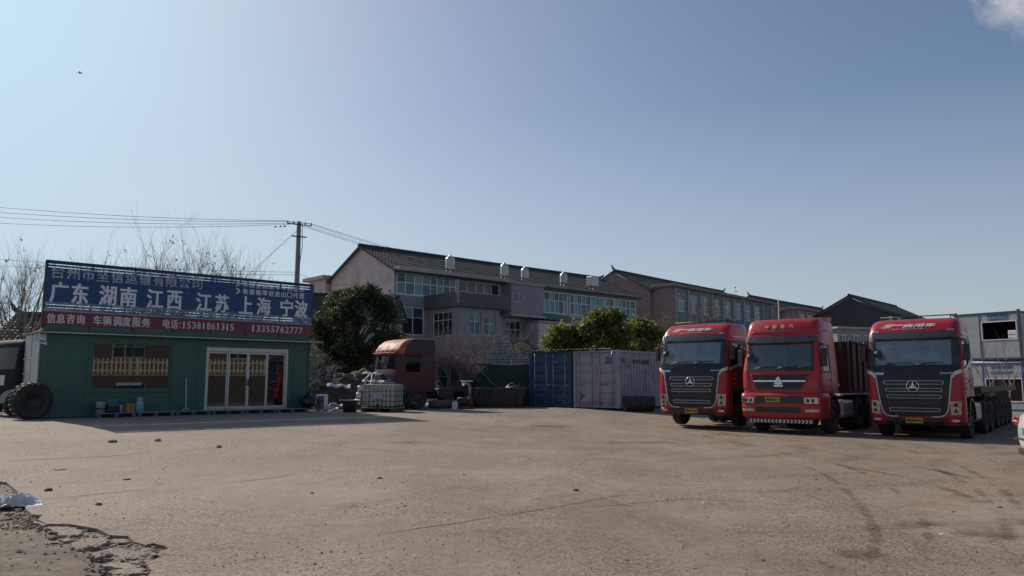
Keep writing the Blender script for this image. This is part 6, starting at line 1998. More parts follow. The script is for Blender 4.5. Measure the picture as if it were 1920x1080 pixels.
for (x, s) in ((.85, -1), (.85, 1), (3.45, -1), (3.45, 1)):
    T = Matrix.Translation((x, .9 + s * .78, .33))
    mb = MB(); tyre_mesh(mb, .33, .22, .21, axis_m=T); t = mb.build('tyre', C_RUBBER, car)
    mb = MB(); mb.lathe([(.21, s * .08), (.19, s * .1), (.06, s * .08), (0, s * .09)], 20, 'y', T); mb.build('rim', C_GALV, t)
    mb = MB(); mb.lathe([(.36, s * .115), (.40, s * .12), (.41, s * .05), (.36, s * .05)], 24, 'y', T, close=True); mb.build('arch_trim', C_BLACK, car)

# ------------------------------------------------------------------ stacked prefab units at the right
C_PREF = mat('prefab_panel', (0.40, 0.42, 0.43), (0.32, 0.34, 0.36), rough=.5, scale=1.4, dirt=(.25, .24, .22), dirt_amt=.5, dscale=2)
C_PREFD = mat('prefab_frame', (0.05, 0.07, 0.085), (0.04, 0.055, 0.07), rough=.5, scale=2)
C_PREFB = mat('prefab_blue', (0.03, 0.07, 0.22), rough=.5)
C_LETB = mat('blue_letter', (0.03, 0.10, 0.26), (0.04, 0.12, 0.3), rough=.5)
C_DARKIN = mat('dark_room', (0.02, 0.02, 0.024), rough=.9)
pa = math.atan2(-2.8, 1.9)
px_, py_ = 25.4, 44.3
PREFAB_Z = gz(px_, py_)
def prefab(z0, frame, label, lines, lower):
    e = empty('prefab_unit', (px_, py_, PREFAB_Z + z0), pa, label, 'prefab', 'stacked prefab site units')
    W, Hh, Dp = 3.4, 2.62, 5.9
    op = (1.46, 3.18, 1.12, 2.06) if not lower else (1.46, 3.24, .55, 1.72)
    mb = MB(); wall(mb, W - .2, Hh - .2, [op], .08, x0=.1, z0=.1, y=.02); mb.build('front_panel', C_PREF, e)
    mb = MB()
    mb.quad((.06, .05, .1), (.06, Dp, .1), (.06, Dp, Hh), (.06, .05, Hh)); mb.quad((W - .06, .05, .1), (W - .06, Dp, .1), (W - .06, Dp, Hh), (W - .06, .05, Hh))
    mb.quad((0.06, Dp, 0), (W, Dp, 0), (W, Dp, Hh), (0.06, Dp, Hh)); mb.quad((.05, .05, Hh - .03), (W - .05, .05, Hh - .03), (W - .05, Dp, Hh - .03), (.05, Dp, Hh - .03))
    mb.build('side_panel', C_PREF, e, fix=False)
    mb = MB(); mb.box(.1, W - .1, 2.2, 2.25, .1, Hh - .1); mb.box(.1, W - .1, .06, 2.2, .05, .1); mb.build('interior', C_DARKIN, e)
    for x in (0, W - .12):
        MB().bbox(x, x + .12, -.02, .12, 0, Hh + .08, .01).build('corner_post', frame, e)
    for z in (0, Hh - .11):
        MB().bbox(.121, W - .121, -.012, .1, z, z + .11, .01).build('edge_rail', frame, e)
        for x in (.01, W - .11):
            MB().bbox(x, x + .1, .121, Dp, z, z + .1, .01).build('side_rail', frame, e)
    MB().bbox(1.30, 1.36, -.005, .04, .111, Hh - .111, .005).build('panel_joint', frame, e)
    fr = MB()
    a, b, c, d = op
    fr.box(a - .05, b + .05, -.01, .06, d, d + .05); fr.box(a - .05, b + .05, -.01, .06, c - .05, c); fr.box(a - .05, a, -.008, .058, c, d); fr.box(b, b + .05, -.008, .058, c, d)
    w = fr.build('window_frame', C_WHITE, e)
    if lower:
        MB().quad((a, .04, c), (b, .04, c), (b, .04, d), (a, .04, d)).build('pane', glass('brown_glass', tint=(.30, .27, .22), ior=1.5, dust_sheen=.25, dust_sheen_col=(.16, .13, .09)), w, fix=False)
    else:
        MB().bbox(2.72, 3.12, .09, .4, 1.14, 1.58, .03).build('wall_unit', C_WHITE, e)
        MB().box(2.76, 3.08, .082, .088, 1.34, 1.37).build('vent', C_BLACK, e)
    for (t, x0, x1, z0_, z1_) in lines:
        letters(t, x0, x1, z0_, z1_, .012, 'lettering', C_LETB, e, thick=.008)
    return e
prefab(0.0, C_PREFB, 'lower prefab unit with a brown window, half hidden by the flatbed trailer', [('集装箱房屋租售', 1.75, 2.85, 2.28, 2.46), ('13858697677', 1.75, 2.85, 2.0, 2.16)], True)
prefab(2.78, C_PREFD, 'upper prefab unit with a dark open window under blue lettering', [('集装箱房屋租售', 1.75, 2.85, 2.33, 2.50), ('13858697677', 1.78, 2.85, 2.14, 2.29)], False)
# ------------------------------------------------------------------ houses
C_REND = mat('pink_render', (0.62, 0.52, 0.49), (0.54, 0.46, 0.44), rough=.9, scale=.5, dirt=(.24, .21, .20), dirt_amt=.7, dscale=.6, bump=.15, bscale=20)  # lightened so the colour carries the grazing sun on the gable
C_RENDG = mat('grey_render', (0.30, 0.295, 0.31), (0.24, 0.24, 0.255), rough=.9, scale=.6, dirt=(.10, .095, .095), dirt_amt=.6, dscale=.8, bump=.15, bscale=20, stretch=(1, 1, .35))
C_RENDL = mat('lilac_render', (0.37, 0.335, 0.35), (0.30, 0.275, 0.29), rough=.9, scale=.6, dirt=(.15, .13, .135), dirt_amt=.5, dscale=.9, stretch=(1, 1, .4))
C_RENDP = mat('rose_render', (0.30, 0.215, 0.205), (0.235, 0.175, 0.17), rough=.9, scale=.5, dirt=(.15, .13, .125), dirt_amt=.5, dscale=.8)
C_TILE = mat('roof_tile', (0.038, 0.040, 0.046), (0.062, 0.060, 0.064), rough=.85, scale=2.5, dirt=(.11, .10, .095), dirt_amt=.6, dscale=1.4)
C_TILE2 = mat('roof_tile_brown', (0.060, 0.054, 0.052), (0.085, 0.075, 0.07), rough=.85, scale=2.5, dirt=(.12, .11, .1), dirt_amt=.6, dscale=1.4)
C_EAVE = mat('eave_render', (0.42, 0.38, 0.37), (0.34, 0.31, 0.30), rough=.8, scale=1)
C_WINF = mat('window_white', (0.72, 0.76, 0.76), (0.6, 0.65, 0.65), rough=.45)
C_TANK = mat('water_tank_steel', (0.55, 0.55, 0.56), (0.45, 0.44, 0.45), rough=.42, metal=.55, scale=3)
def teal(name, base, r=.08):
    m = mat(name, base, tuple(c * .75 for c in base), rough=r, scale=.9, spec=.6)
    return m
G_TEAL = [teal('teal_pane_a', (.03, .20, .21)), teal('teal_pane_b', (.018, .085, .10)), teal('teal_pane_c', (.06, .27, .26)), teal('teal_pane_d', (.03, .10, .16))]
G_TEAL += [teal('curtained_pane', (.27, .33, .33), .3), teal('open_pane', (.012, .02, .024))]
G_TEALB = [teal('teal_pane_bright', (.02, .26, .34))]
G_DARK = [teal('dark_pane_a', (.018, .03, .036)), teal('dark_pane_b', (.028, .045, .05)), teal('dark_pane_c', (.012, .02, .026))]
G_BLUE = [teal('blue_pane_a', (.03, .05, .12)), teal('blue_pane_b', (.05, .055, .10)), teal('blue_pane_c', (.08, .09, .13))]

def tiled_roof(e, L, x0, ya, yb, yr, ze_a, ze_b, zr, m, over=.5, gab=.35, horn=0.0, rows=9, pitch=.30, left_horn=1.0):
    """gable roof with rolls of tiles down each slope; eaves at ya (front) and yb (rear), ridge at yr"""
    x1 = x0 + L
    def slope(y_e, z_e, nm):
        dy = y_e - yr; dz = z_e - zr
        ln = math.hypot(dy, dz)
        ye, zee = y_e + dy / ln * over, z_e + dz / ln * over
        nx_ = int((x1 - x0 + 2 * gab) / pitch)
        mb = MB(); vs = []; fs = []
        sg = 1 if dy < 0 else -1
        prof = [(0, 0), (.2, .055), (.5, .075), (.8, .055)]
        cols = []
        for i in range(nx_):
            for (t, h) in prof:
                cols.append((x0 - gab + (i + t) * pitch, h))
        cols.append((x0 - gab + nx_ * pitch, 0))
        nr = rows
        for j in range(nr + 1):
            for half in (0, 1):
                if j == nr and half: continue
                t = j / nr
                y = yr + (ye - yr) * t; z = zr + (zee - zr) * t
                lift = .05 if half == 0 else 0.0
                if half: y += (ye - yr) * .004; z += (zee - zr) * .004
                for (x, h) in cols:
                    vs.append((x, y, z + h + lift + .02 * mnoise.noise(Vector((x * .7, y, 1)))))
        nc = len(cols); nrw = len(vs) // nc
        for j in range(nrw - 1):
            for i in range(nc - 1):
                a = j * nc + i
                fs.append((a, a + 1, a + nc + 1, a + nc))
        mb.add(vs, fs)
        # underside
        mb.quad((x0 - gab, yr, zr - .12), (x1 + gab, yr, zr - .12), (x1 + gab, ye, zee - .12), (x0 - gab, ye, zee - .12))
        mb.quad((x0 - gab, ye, zee - .12), (x1 + gab, ye, zee - .12), (x1 + gab, ye, zee + .06), (x0 - gab, ye, zee + .06))
        for xx in (x0 - gab, x1 + gab):
            mb.quad((xx, yr, zr - .12), (xx, ye, zee - .12), (xx, ye, zee + .08), (xx, yr, zr + .08))
        return mb.build(nm, m, e, fix=False)
    slope(ya, ze_a, 'roof_slope'); slope(yb, ze_b, 'roof_slope')
    pts = [(x0 - gab, yr, zr + .1), (x1 + gab, yr, zr + .1)]
    if horn:
        pts = [(x0 - gab - .25 * left_horn, yr, zr + .1 + horn * left_horn), (x0 - gab - .05, yr, zr + .1 + horn * .45 * left_horn), (x0 - gab + .4, yr, zr + .14), (x0 + L / 2, yr, zr + .1), (x1 + gab - .4, yr, zr + .14), (x1 + gab + .05, yr, zr + .1 + horn * .45), (x1 + gab + .25, yr, zr + .1 + horn)]
    MB().tube(pts, [.06] + [.14] * (len(pts) - 2) + [.06] if horn else .13, 8).build('ridge', m, e)

def water_tank(x, y, z, rz, label, r=.5, h=1.15, box=False):
    e = empty('water_tank', (x, y, z), rz, label, 'water tank', 'steel water tanks on the long roof')
    if box:
        MB().bbox(-.5, .5, -.4, .4, .1, 1.15, .06).build('body', C_TANK, e)
        for k in range(5):
            MB().bbox(-.52, .52, -.42, .42, .22 + k * .19, .25 + k * .19, .01).build('hoop', C_TANK, e)
    else:
        prof = [(0, .08), (r, .08)]
        k = 6
        for i in range(k):
            za = .1 + (h - .2) * i / k; zb = .1 + (h - .2) * (i + 1) / k
            prof += [(r, za + .01), (r * 1.03, za + .03), (r * 1.03, zb - .03), (r, zb - .01)]
        prof += [(r * .9, h), (r * .5, h + .12), (.12, h + .17), (.12, h + .22), (0, h + .22)]
        MB().lathe(prof, 24).build('body', C_TANK, e)
    for a in range(4):
        t = PI / 4 + a * PI / 2
        MB().tube([(math.cos(t) * r * .8, math.sin(t) * r * .8, -.55), (math.cos(t) * r * .8, math.sin(t) * r * .8, .1)], .025, 6).build('leg', C_GALV, e)
    MB().tube([(-r * .7, -r * .6, .2), (-r * .7, -r * .9, .2), (-r * .7, -r * .9, -.6)], .02, 6).build('pipe', C_WHITE, e)
    return e

# --- long three-storey house
HA = R(42.52)
hx, hy = -9.55, 62.0
HL, HW, ZE, ZR = 31.1, 10.0, 10.35, 12.75
hz = .4
house = empty('long_house', (hx, hy, hz), HA, 'long three-storey rendered house with a dark tiled roof and teal glazed balconies', 'house')
ops = [(-.02 + .25, 6.35, 8.25, 10.05), (.85, 3.05, 5.0, 7.3), (6.7, 11.5, 8.3, 9.95), (12.25, 13.1, 8.35, 9.15), (12.1, 14.1, 4.4, 6.9), (15.95, 20.35, 7.75, 9.85), (20.65, 25.85, 7.75, 9.85), (26.05, 31.0, 7.8, 9.85), (19.0, 23.0, 4.3, 6.5), (25, 29, 4.3, 6.5)]
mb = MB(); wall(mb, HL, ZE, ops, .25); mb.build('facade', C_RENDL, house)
mb = MB()
gops = [(-3.9, -3.15, 8.2, 9.35), (-7.4, -6.7, 8.2, 9.35), (-4.0, -3.2, 4.8, 6.2)]
GM = Matrix.Rotation(R(-90), 4, 'Z')     # gable wall: local x runs along the depth
wall(mb, HW, ZE, gops, .25, x0=-HW, mtx=GM)
mb.add([GM @ Vector(p) for p in ((-HW, 0, ZE), (0, 0, ZE), (-HW / 2, 0, ZR))], [(0, 1, 2)])
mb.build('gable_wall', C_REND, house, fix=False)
mb = MB()
mb.quad((0, HW, 0), (HL, HW, 0), (HL, HW, ZE), (0, HW, ZE)); mb.quad((HL, 0, 0), (HL, HW, 0), (HL, HW, ZE), (HL, 0, ZE)); mb.add([(HL, 0, ZE), (HL, HW, ZE), (HL, HW / 2, ZR)], [(0, 1, 2)])
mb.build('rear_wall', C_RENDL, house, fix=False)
tiled_roof(house, HL, 0, 0, HW, HW / 2, ZE, ZE, ZR, C_TILE, over=.55, gab=.3, horn=.45, rows=11, left_horn=.1)
MB().bbox(-.05, 12.6, -.85, -.05, ZE - .22, ZE + .08, .03).build('eave_board', C_EAVE, house)
MB().bbox(12.7, HL + .1, -.62, -.58, ZE - .12, ZE + .0, .01).build('eave_board', C_RENDG, house)
# gable trim and windows
mb = MB()
for s in (-1, 1):
    a = GM @ Vector((-HW / 2 + s * (HW / 2 + .1), -.03, ZE - .15)); b = GM @ Vector((-HW / 2, -.03, ZR - .18))
    mb.tube([a, b], .08, 6)
mb.build('gable_trim', C_EAVE, house)
for (a, b, c, d) in gops:
    window(house, a, b, c, d, [.5], [.65], C_WINF, G_DARK, y=.12, mtx=GM)
    MB().box(a - .05, b + .05, -.06, .1, c - .08, c - .003, GM).build('sill', C_EAVE, house)
# glazed balconies on the top floor
window(house, .23, 6.35, 8.25, 10.05, [.145, .29, .42, .555, .665, .78, .89], [.56], C_WINF, G_TEAL, y=-.02, fw=.09, pfw=.07, depth=.12)
window(house, 6.7, 11.5, 8.3, 9.95, [.2, .42, .62, .8], [.42], C_WINF, G_BLUE, y=.10, fw=.07, pfw=.06, depth=.1)
window(house, 15.95, 20.35, 7.75, 9.85, [.13, .26, .42, .58, .72, .86], [.6], C_WINF, G_TEAL, y=-.02, fw=.09, pfw=.06, depth=.12)
window(house, 20.65, 25.85, 7.75, 9.85, [.12, .22, .33, .46, .6, .74, .87], [.56], C_WINF, G_TEAL + G_TEALB + G_TEALB, y=-.02, fw=.09, pfw=.06, depth=.12)
window(house, 26.05, 31.0, 7.8, 9.85, [.13, .26, .4, .53, .66, .8], [.58], C_WINF, G_TEAL, y=-.02, fw=.09, pfw=.06, depth=.12)
window(house, .85, 3.05, 5.0, 7.3, [.5], [.62], C_WINF, G_TEAL, y=.05, fw=.08, pfw=.06, depth=.1)
window(house, 12.25, 13.1, 8.35, 9.15, [.35, .65], [], C_WINF, G_DARK, y=.1)
window(house, 12.1, 14.1, 4.4, 6.9, [.33, .66], [.62], C_WINF, G_DARK, y=.1, fw=.07, pfw=.05)
window(house, 19.0, 23.0, 4.3, 6.5, [.25, .5, .75], [.6], C_WINF, G_TEAL, y=.1)
window(house, 25, 29, 4.3, 6.5, [.25, .5, .75], [.6], C_WINF, G_TEAL, y=.1)
# lap siding below the left balcony: one board each
for k in range(7):
    MB().bbox(.06, 3.3, -.03 - .004 * (k % 2), -.003, 7.36 + k * .125, 7.47 + k * .125, .006).build('siding_board', C_RENDL, house)
for k in range(5):
    MB().bbox(17.0 + .01 * k, 18.9, -.05, -.003, 5.2 + k * .26, 5.42 + k * .26, .01).build('siding_board', C_RENDG, house)
MB().bbox(14.5, 31.1, -.28, -.004, 7.42, 7.62, .02).build('floor_band', C_EAVE, house)
MB().bbox(11.7, 15.9, -.12, -.004, 7.5, 7.7, .02).build('floor_band', C_RENDG, house)
MB().tube([(.02, -.09, .2), (.02, -.09, ZE - .3)], .07, 8).build('drain_pipe', C_RENDG, house)
MB().tube([(17.2, -.4, .2), (17.2, -.4, 7.4)], .06, 8).build('drain_pipe', C_WHITE, house)
MB().tube([(14.35, -.1, 4), (14.35, -.1, 7.2)], .05, 8).build('drain_pipe', C_EAVE, house)
# solid grey wall piece beside the long glazed run
MB().bbox(11.65, 15.8, -.02, -.003, 7.72, ZE - .25, .01).build('grey_panel', C_RENDG, house) if False else None
mb = MB()
wall(mb, 4.15, 2.45, [(12.25, 13.1, 8.35, 9.15)], .02, x0=11.68, z0=7.72, y=-.025); mb.build('grey_panel', C_RENDG, house)
# projecting upper room and the low rose-coloured store under it
mb = MB(); wall(mb, 4.1, 2.75, [(12.25, 13.1, 8.35, 9.15)], .15, x0=11.72, z0=7.25, y=-1.25)
mb.quad((11.72, -1.25, 7.25), (11.72, 0, 7.25), (11.72, 0, 10.0), (11.72, -1.25, 10.0)); mb.quad((15.82, -1.25, 7.25), (15.82, 0, 7.25), (15.82, 0, 10.0), (15.82, -1.25, 10.0)); mb.quad((11.72, -1.25, 7.25), (15.82, -1.25, 7.25), (15.82, 0, 7.25), (11.72, 0, 7.25))
mb.build('upper_room', C_RENDG, house, fix=False)
window(house, 12.25, 13.1, 8.35, 9.15, [.35, .65], [], C_WINF, G_DARK, y=-1.2)
MB().bbox(11.6, 15.95, -1.4, -.02, 10.005, 10.12, .02).build('room_roof', C_EAVE, house)
MB().bbox(11.6, 15.95, -1.4, -.02, 7.05, 7.245, .02).build('room_floor', C_EAVE, house)
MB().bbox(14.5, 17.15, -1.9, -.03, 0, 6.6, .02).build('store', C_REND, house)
MB().bbox(14.4, 17.3, -2.1, -.03, 6.605, 6.75, .02).build('store_roof', C_EAVE, house)
# awning over the yard door and a lean-to roof
mb = MB(); mb.prism([(15.6, 7.0), (19.4, 7.0), (19.2, 7.45), (15.9, 7.55)], -1.3, -.3, 'y'); mb.build('awning', C_GREEN, house)
mb = MB()
for i in range(26):
    x = 13.6 + i * .16
    mb.add([(x, -3.0, 3.4), (x + .16, -3.0, 3.4), (x + .16, -.2, 5.0), (x, -.2, 5.0), (x + .08, -3.0, 3.5), (x + .08, -.2, 5.1)], [(0, 4, 5, 3), (4, 1, 2, 5)])
mb.build('lean_to_roof', C_TILE2, house, fix=False)

# projecting annex with a roof terrace
AX0, AX1, AP, AZ = 3.35, 7.8, 4.1, 7.15
an = empty('annex', (hx, hy, hz), HA, 'two-storey grey annex with a roof terrace standing before the long house', 'house')
fo = [(4.6, 5.75, 4.95, 6.75), (6.15, 7.35, 4.95, 6.55)]
mb = MB(); wall(mb, AX1 - AX0, AZ, fo, .25, x0=AX0, y=-AP); mb.build('front_wall', C_RENDG, an)
so = [(-3.55 + 4.1 - 4.1, -.95, 4.85, 6.85)]
SM = Matrix.Translation((AX0, 0, 0)) @ Matrix.Rotation(R(-90), 4, 'Z')
so = [(.75, 3.35, 4.85, 6.85)]
mb = MB(); wall(mb, AP, AZ, so, .25, mtx=SM); mb.build('side_wall', C_RENDG, an, fix=False)
mb = MB(); mb.quad((AX1, -AP, 0), (AX1, 0, 0), (AX1, 0, AZ), (AX1, -AP, AZ)); mb.build('far_wall', C_RENDG, an, fix=False)
for (a, b, c, d) in fo:
    window(an, a, b, c, d, [.5], [.62], C_WINF, G_TEAL, y=-AP + .12, fw=.06, pfw=.045)
    MB().box(a - .06, b + .06, -AP - .07, -AP + .1, c - .1, c - .004).build('sill', C_EAVE, an)
(a, b, c, d) = so[0]
window(an, a, b, c, d, [.25, .5, .75], [.66], C_WINF, G_DARK, y=.12, fw=.07, pfw=.05, mtx=SM)
# terrace slab, parapet walls and corner post
C_PARA = mat('parapet_render', (0.115, 0.112, 0.12), (0.085, 0.085, 0.092), rough=.9, scale=1, dirt=(.19, .17, .16), dirt_amt=.45, dscale=1.4)
MB().bbox(AX0 - .35, AX1 + .9, -AP - .45, -.01, AZ + .004, AZ + .2, .03).build('terrace_slab', C_PARA, an)
MB().bbox(AX0 - .30, AX1 + .85, -AP - .42, -AP - .28, AZ + .204, AZ + 1.15, .02).build('parapet', C_PARA, an)
MB().bbox(AX0 - .32, AX0 - .18, -AP - .27, -.02, AZ + .204, AZ + 1.15, .02).build('parapet', C_PARA, an)
MB().bbox(AX0 - .36, AX0 - .2, -AP - .46, -AP - .30, AZ + .205, AZ + 2.1, .02).build('corner_post', C_RENDG, an)
MB().bbox(AX1 + 1.2, AX1 + 3.8, -.5, -.03, AZ + .2, AZ + 1.1, .02).build('parapet', C_PARA, an)
MB().tube([(AX0 - .06, -AP - .1, 0), (AX0 - .06, -AP - .1, AZ)], .06, 8).build('drain_pipe', C_RENDG, an)

# five water tanks along the roof edge
def on_house(x, y, z):
    c, s = math.cos(HA), math.sin(HA)
    return (hx + x * c - y * s, hy + x * s + y * c, hz + z)
for (lx, lab, bx) in ((5.85, 'steel water tank on the roof edge above the left glazed balcony', False), (12.15, 'steel water tank above the grey wall, second from the gable end', False), (14.75, 'steel water tank above the grey wall, third from the gable end', False),
                      (20.0, 'steel water tank above the start of the long teal glazing', False), (24.3, 'boxy ribbed water tank at the far end of the long roof', True)):
    p = on_house(lx, .15, ZE + .42)
    water_tank(p[0], p[1], p[2], HA, lab, r=.40 if lx < 6 else .36, h=1.08 if lx < 13 else .98, box=bx)

# small rear wing showing left of the gable
wg = empty('rear_wing', on_house(-.4, 10.4, 0), HA, 'small flat-roofed wing behind the left gable of the long house', 'house')
WM = GM
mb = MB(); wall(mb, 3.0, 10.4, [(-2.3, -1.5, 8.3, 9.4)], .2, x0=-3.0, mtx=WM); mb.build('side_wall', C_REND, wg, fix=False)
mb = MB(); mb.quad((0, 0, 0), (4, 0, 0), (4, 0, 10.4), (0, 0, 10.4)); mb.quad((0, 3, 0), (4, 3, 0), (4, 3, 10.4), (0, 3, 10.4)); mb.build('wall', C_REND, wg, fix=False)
MB().bbox(-.5, 4.2, -.4, 3.5, 10.41, 10.75, .03).build('roof', C_EAVE, wg)
window(wg, -2.3, -1.5, 8.3, 9.4, [.5], [], C_WINF, G_DARK, y=.1, mtx=WM)

# --- second, third and fourth houses farther along
def far_house(name, rx, ry, ang, L, W, ze, zr, label, wallm, roofm, bay=0.0, bayx=(2, 20), wins=True, horn=.6, gm=G_TEAL):
    """rx, ry: near end of the ridge"""
    n = (math.sin(ang), -math.cos(ang))
    e = empty(name, (rx + n[0] * W / 2, ry + n[1] * W / 2, .4), ang, label, 'house')
    mb = MB()
    ops = []
    if wins and not bay:
        ops = [(x, x + 1.9, ze - 2.5, ze - .5) for x in [1.5 + 3.4 * i for i in range(int((L - 2) / 3.4))]]
    wall(mb, L, ze, ops, .2); mb.build('facade', wallm, e)
    mb = MB()
    mb.quad((0, 0, 0), (0, W, 0), (0, W, ze), (0, 0, ze)); mb.add([(0, 0, ze), (0, W, ze), (0, W / 2, zr)], [(0, 1, 2)])
    mb.build('gable_wall', wallm, e, fix=False)
    mb = MB()
    mb.quad((0, W, 0), (L, W, 0), (L, W, ze), (0, W, ze)); mb.quad((L, 0, 0), (L, W, 0), (L, W, ze), (L, 0, ze)); mb.add([(L, 0, ze), (L, W, ze), (L, W / 2, zr)], [(0, 1, 2)])
    mb.build('rear_wall', wallm, e, fix=False)
    tiled_roof(e, L, 0, 0, W, W / 2, ze, ze, zr, roofm, over=.5, gab=.3, horn=horn, rows=8, pitch=.42)
    for o in ops:
        window(e, *o, [.33, .66], [.6], C_WINF, gm, y=.08, fw=.08, pfw=.06)
    mb = MB()
    for s in (0, 1):
        mb.tube([(-.04, s * W, ze - .1), (-.04, W / 2, zr - .15)], .1, 6)
    mb.build('gable_trim', C_EAVE, e)
    if bay:
        b = [(x, x + 1.9, ze - 2.75, ze - .55) for x in [bayx[0] + .9 + 3.1 * i for i in range(int((bayx[1] - bayx[0] - 1) / 3.1))]]
        mb = MB(); wall(mb, bayx[1] - bayx[0], ze + .1, b, .25, x0=bayx[0], y=-bay); mb.build('bay_front', mat('bay_render', (0.20, 0.23, 0.235), (0.16, 0.185, 0.19), rough=.8, scale=.5), e)
        for xx in bayx[:2]:
            MB().quad((xx, -bay, 0), (xx, 0, 0), (xx, 0, ze + .1), (xx, -bay, ze + .1)).build('bay_side', wallm, e, fix=False)
        MB().bbox(bayx[0] - .4, bayx[1] + .3, -bay - .45, -.02, ze + .11, ze + .45, .05).build('bay_cornice', C_RENDP, e)
        for o in b:
            window(e, *o, [.33, .66], [.62], C_WINF, gm, y=-bay + .08, fw=.09, pfw=.07)
        for x in [bayx[0] + .35 + 3.1 * i for i in range(int((bayx[1] - bayx[0]) / 3.1) + 1)]:
            MB().bbox(x - .18, x + .18, -bay - .12, -bay - .002, ze - 6, ze, .02).build('pilaster', C_EAVE, e)
    return e
far_house('row_house', 12.7, 95.0, R(49), 30.0, 10, 12.2, 14.85, 'rose-rendered house with upturned ridge horns and a projecting bay beyond the long house', C_RENDP, C_TILE2, bay=3.0, bayx=(.3, 29.0))
far_house('row_house', 39.5, 128.0, R(47), 31, 10, 12.6, 15.4, 'far tiled house with a horned ridge seen above the middle truck', C_RENDP, C_TILE2, bay=3.0, bayx=(.3, 28))
far_house('row_house', 41.7, 95.0, R(48), 19, 8, 9.7, 11.8, 'dark grey gabled house rising between the middle truck and the nearest truck', mat('dark_render', (0.085, 0.082, 0.09), (0.065, 0.064, 0.072), rough=.9, scale=.8), C_TILE, horn=0)
# white-fronted low building seen between the two right-hand trucks
e = empty('low_building', (30.3, 72.0, .2), R(20), 'low teal-windowed building between the middle truck and the nearest truck', 'building')
mb = MB(); bo = [(.3 + 1.4 * i, 1.4 + 1.4 * i, 3.6, 5.8) for i in range(3)]
wall(mb, 4.4, 6.3, bo, .2); mb.build('front_wall', C_RENDG, e)
for xx in (0, 4.4):
    MB().quad((xx, 0, 0), (xx, 8, 0), (xx, 8, 6.3), (xx, 0, 6.3)).build('side_wall', C_RENDG, e, fix=False)
MB().bbox(-.3, 4.7, -.4, 8.2, 6.31, 6.5, .03).build('roof', C_EAVE, e)
for o in bo:
    window(e, *o, [.33, .66], [.6], C_WINF, G_TEAL, y=.08, fw=.08, pfw=.06)

# low tiled house behind the dark tree
e = empty('tiled_cottage', (-13.8, 52.0, .4), R(20), 'low cottage with a grey tiled roof beside the utility pole behind the sign', 'house')
mb = MB(); wall(mb, 6.5, 5.6, [], .2); mb.quad((0, 0, 0), (0, 5, 0), (0, 5, 5.6), (0, 0, 5.6)); mb.add([(0, 0, 5.6), (0, 5, 5.6), (0, 2.5, 7.3)], [(0, 1, 2)])
mb.quad((6.5, 0, 0), (6.5, 5, 0), (6.5, 5, 5.6), (6.5, 0, 5.6)); mb.add([(6.5, 0, 5.6), (6.5, 5, 5.6), (6.5, 2.5, 7.3)], [(0, 1, 2)]); mb.build('wall', C_RENDG, e, fix=False)
tiled_roof(e, 6.5, 0, 0, 5, 2.5, 5.6, 5.6, 7.3, C_TILE, over=.4, gab=.3, rows=9, pitch=.26)
# tiled house at the left edge behind the vehicle
e = empty('tiled_cottage', (-27.5, 41.5, .3), R(12), 'old cottage with an upturned tiled ridge behind the left end of the sign', 'house')
mb = MB(); wall(mb, 7.0, 3.6, [], .2); mb.quad((0, 0, 0), (0, 5, 0), (0, 5, 3.6), (0, 0, 3.6)); mb.add([(0, 0, 3.6), (0, 5, 3.6), (0, 2.5, 5.0)], [(0, 1, 2)])
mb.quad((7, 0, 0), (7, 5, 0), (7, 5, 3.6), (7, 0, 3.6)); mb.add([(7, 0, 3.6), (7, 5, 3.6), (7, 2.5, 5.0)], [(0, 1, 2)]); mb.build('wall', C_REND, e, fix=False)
tiled_roof(e, 7.0, 0, 0, 5, 2.5, 3.6, 3.6, 5.0, C_TILE2, over=.4, gab=.3, rows=9, pitch=.26, horn=.7)

# ------------------------------------------------------------------ boundary wall with pickets on the road side (mirrored in the cabin glass)
bw = empty('boundary_wall', (14.0, 3.0, 0), math.atan2(24.0, 11.0), 'grey boundary wall with a cream picket fence on top, mirrored in the cabin glass', 'wall')
BWL = 26.4
MB().bbox(0, BWL, -.12, .12, -.2, 2.05, .02).build('masonry', mat('dark_masonry', (.075, .06, .058), (.055, .045, .044), rough=.9), bw)
MB().bbox(0, BWL, -.17, .17, 2.053, 2.13, .02).build('coping', C_EAVE, bw)
C_PICK = mat('picket_cream', (0.66, 0.60, 0.42), (0.58, 0.52, 0.37), rough=.5)
k = 0
pk = MB().prism([(-.05, 2.2), (.05, 2.2), (.05, 3.25), (0, 3.4), (-.05, 3.25)], -.015, .015, 'y').mesh('picket', C_PICK)
x = .2
while x < BWL:
    link_mesh('picket', pk, bw, (x, 0, 0)); x += .3
for z in (2.4, 3.0):
    MB().bbox(.1, BWL - .1, .016, .05, z, z + .08, .01).build('fence_rail', C_PICK, bw)
for i in range(9):
    MB().bbox(.05 + i * 3.25, .17 + i * 3.25, .055, .16, 2.13, 3.3, .01).build('fence_post', C_PICK, bw)

# unseen brick store added beyond the wall as a dark backdrop for the cabin glass
bs = empty('reflection_backdrop', (22.5, 2.0, 0), math.atan2(24.0, 11.0), 'long brown brick store added as a dark backdrop beyond the boundary wall, seen only as a reflection', 'building')
C_BRK = mat('brown_brick', (.115, .08, .072), (.085, .062, .058), rough=.9, scale=1.5, dirt=(.06, .05, .05), dirt_amt=.5)
bo = [(2.0 + 4.4 * i, 3.9 + 4.4 * i, 3.6, 5.2) for i in range(6)]
mb = MB(); mtx = Matrix.Translation((27.5, 0, 0)) @ Matrix.Rotation(PI, 4, 'Z')
wall(mb, 27.5, 6.4, bo, .2, mtx=mtx); mb.build('front_wall', C_BRK, bs, fix=False)
for xx in (0, 27.5):
    MB().quad((xx, 0, 0), (xx, -7, 0), (xx, -7, 6.4), (xx, 0, 6.4)).build('side_wall', C_BRK, bs, fix=False)
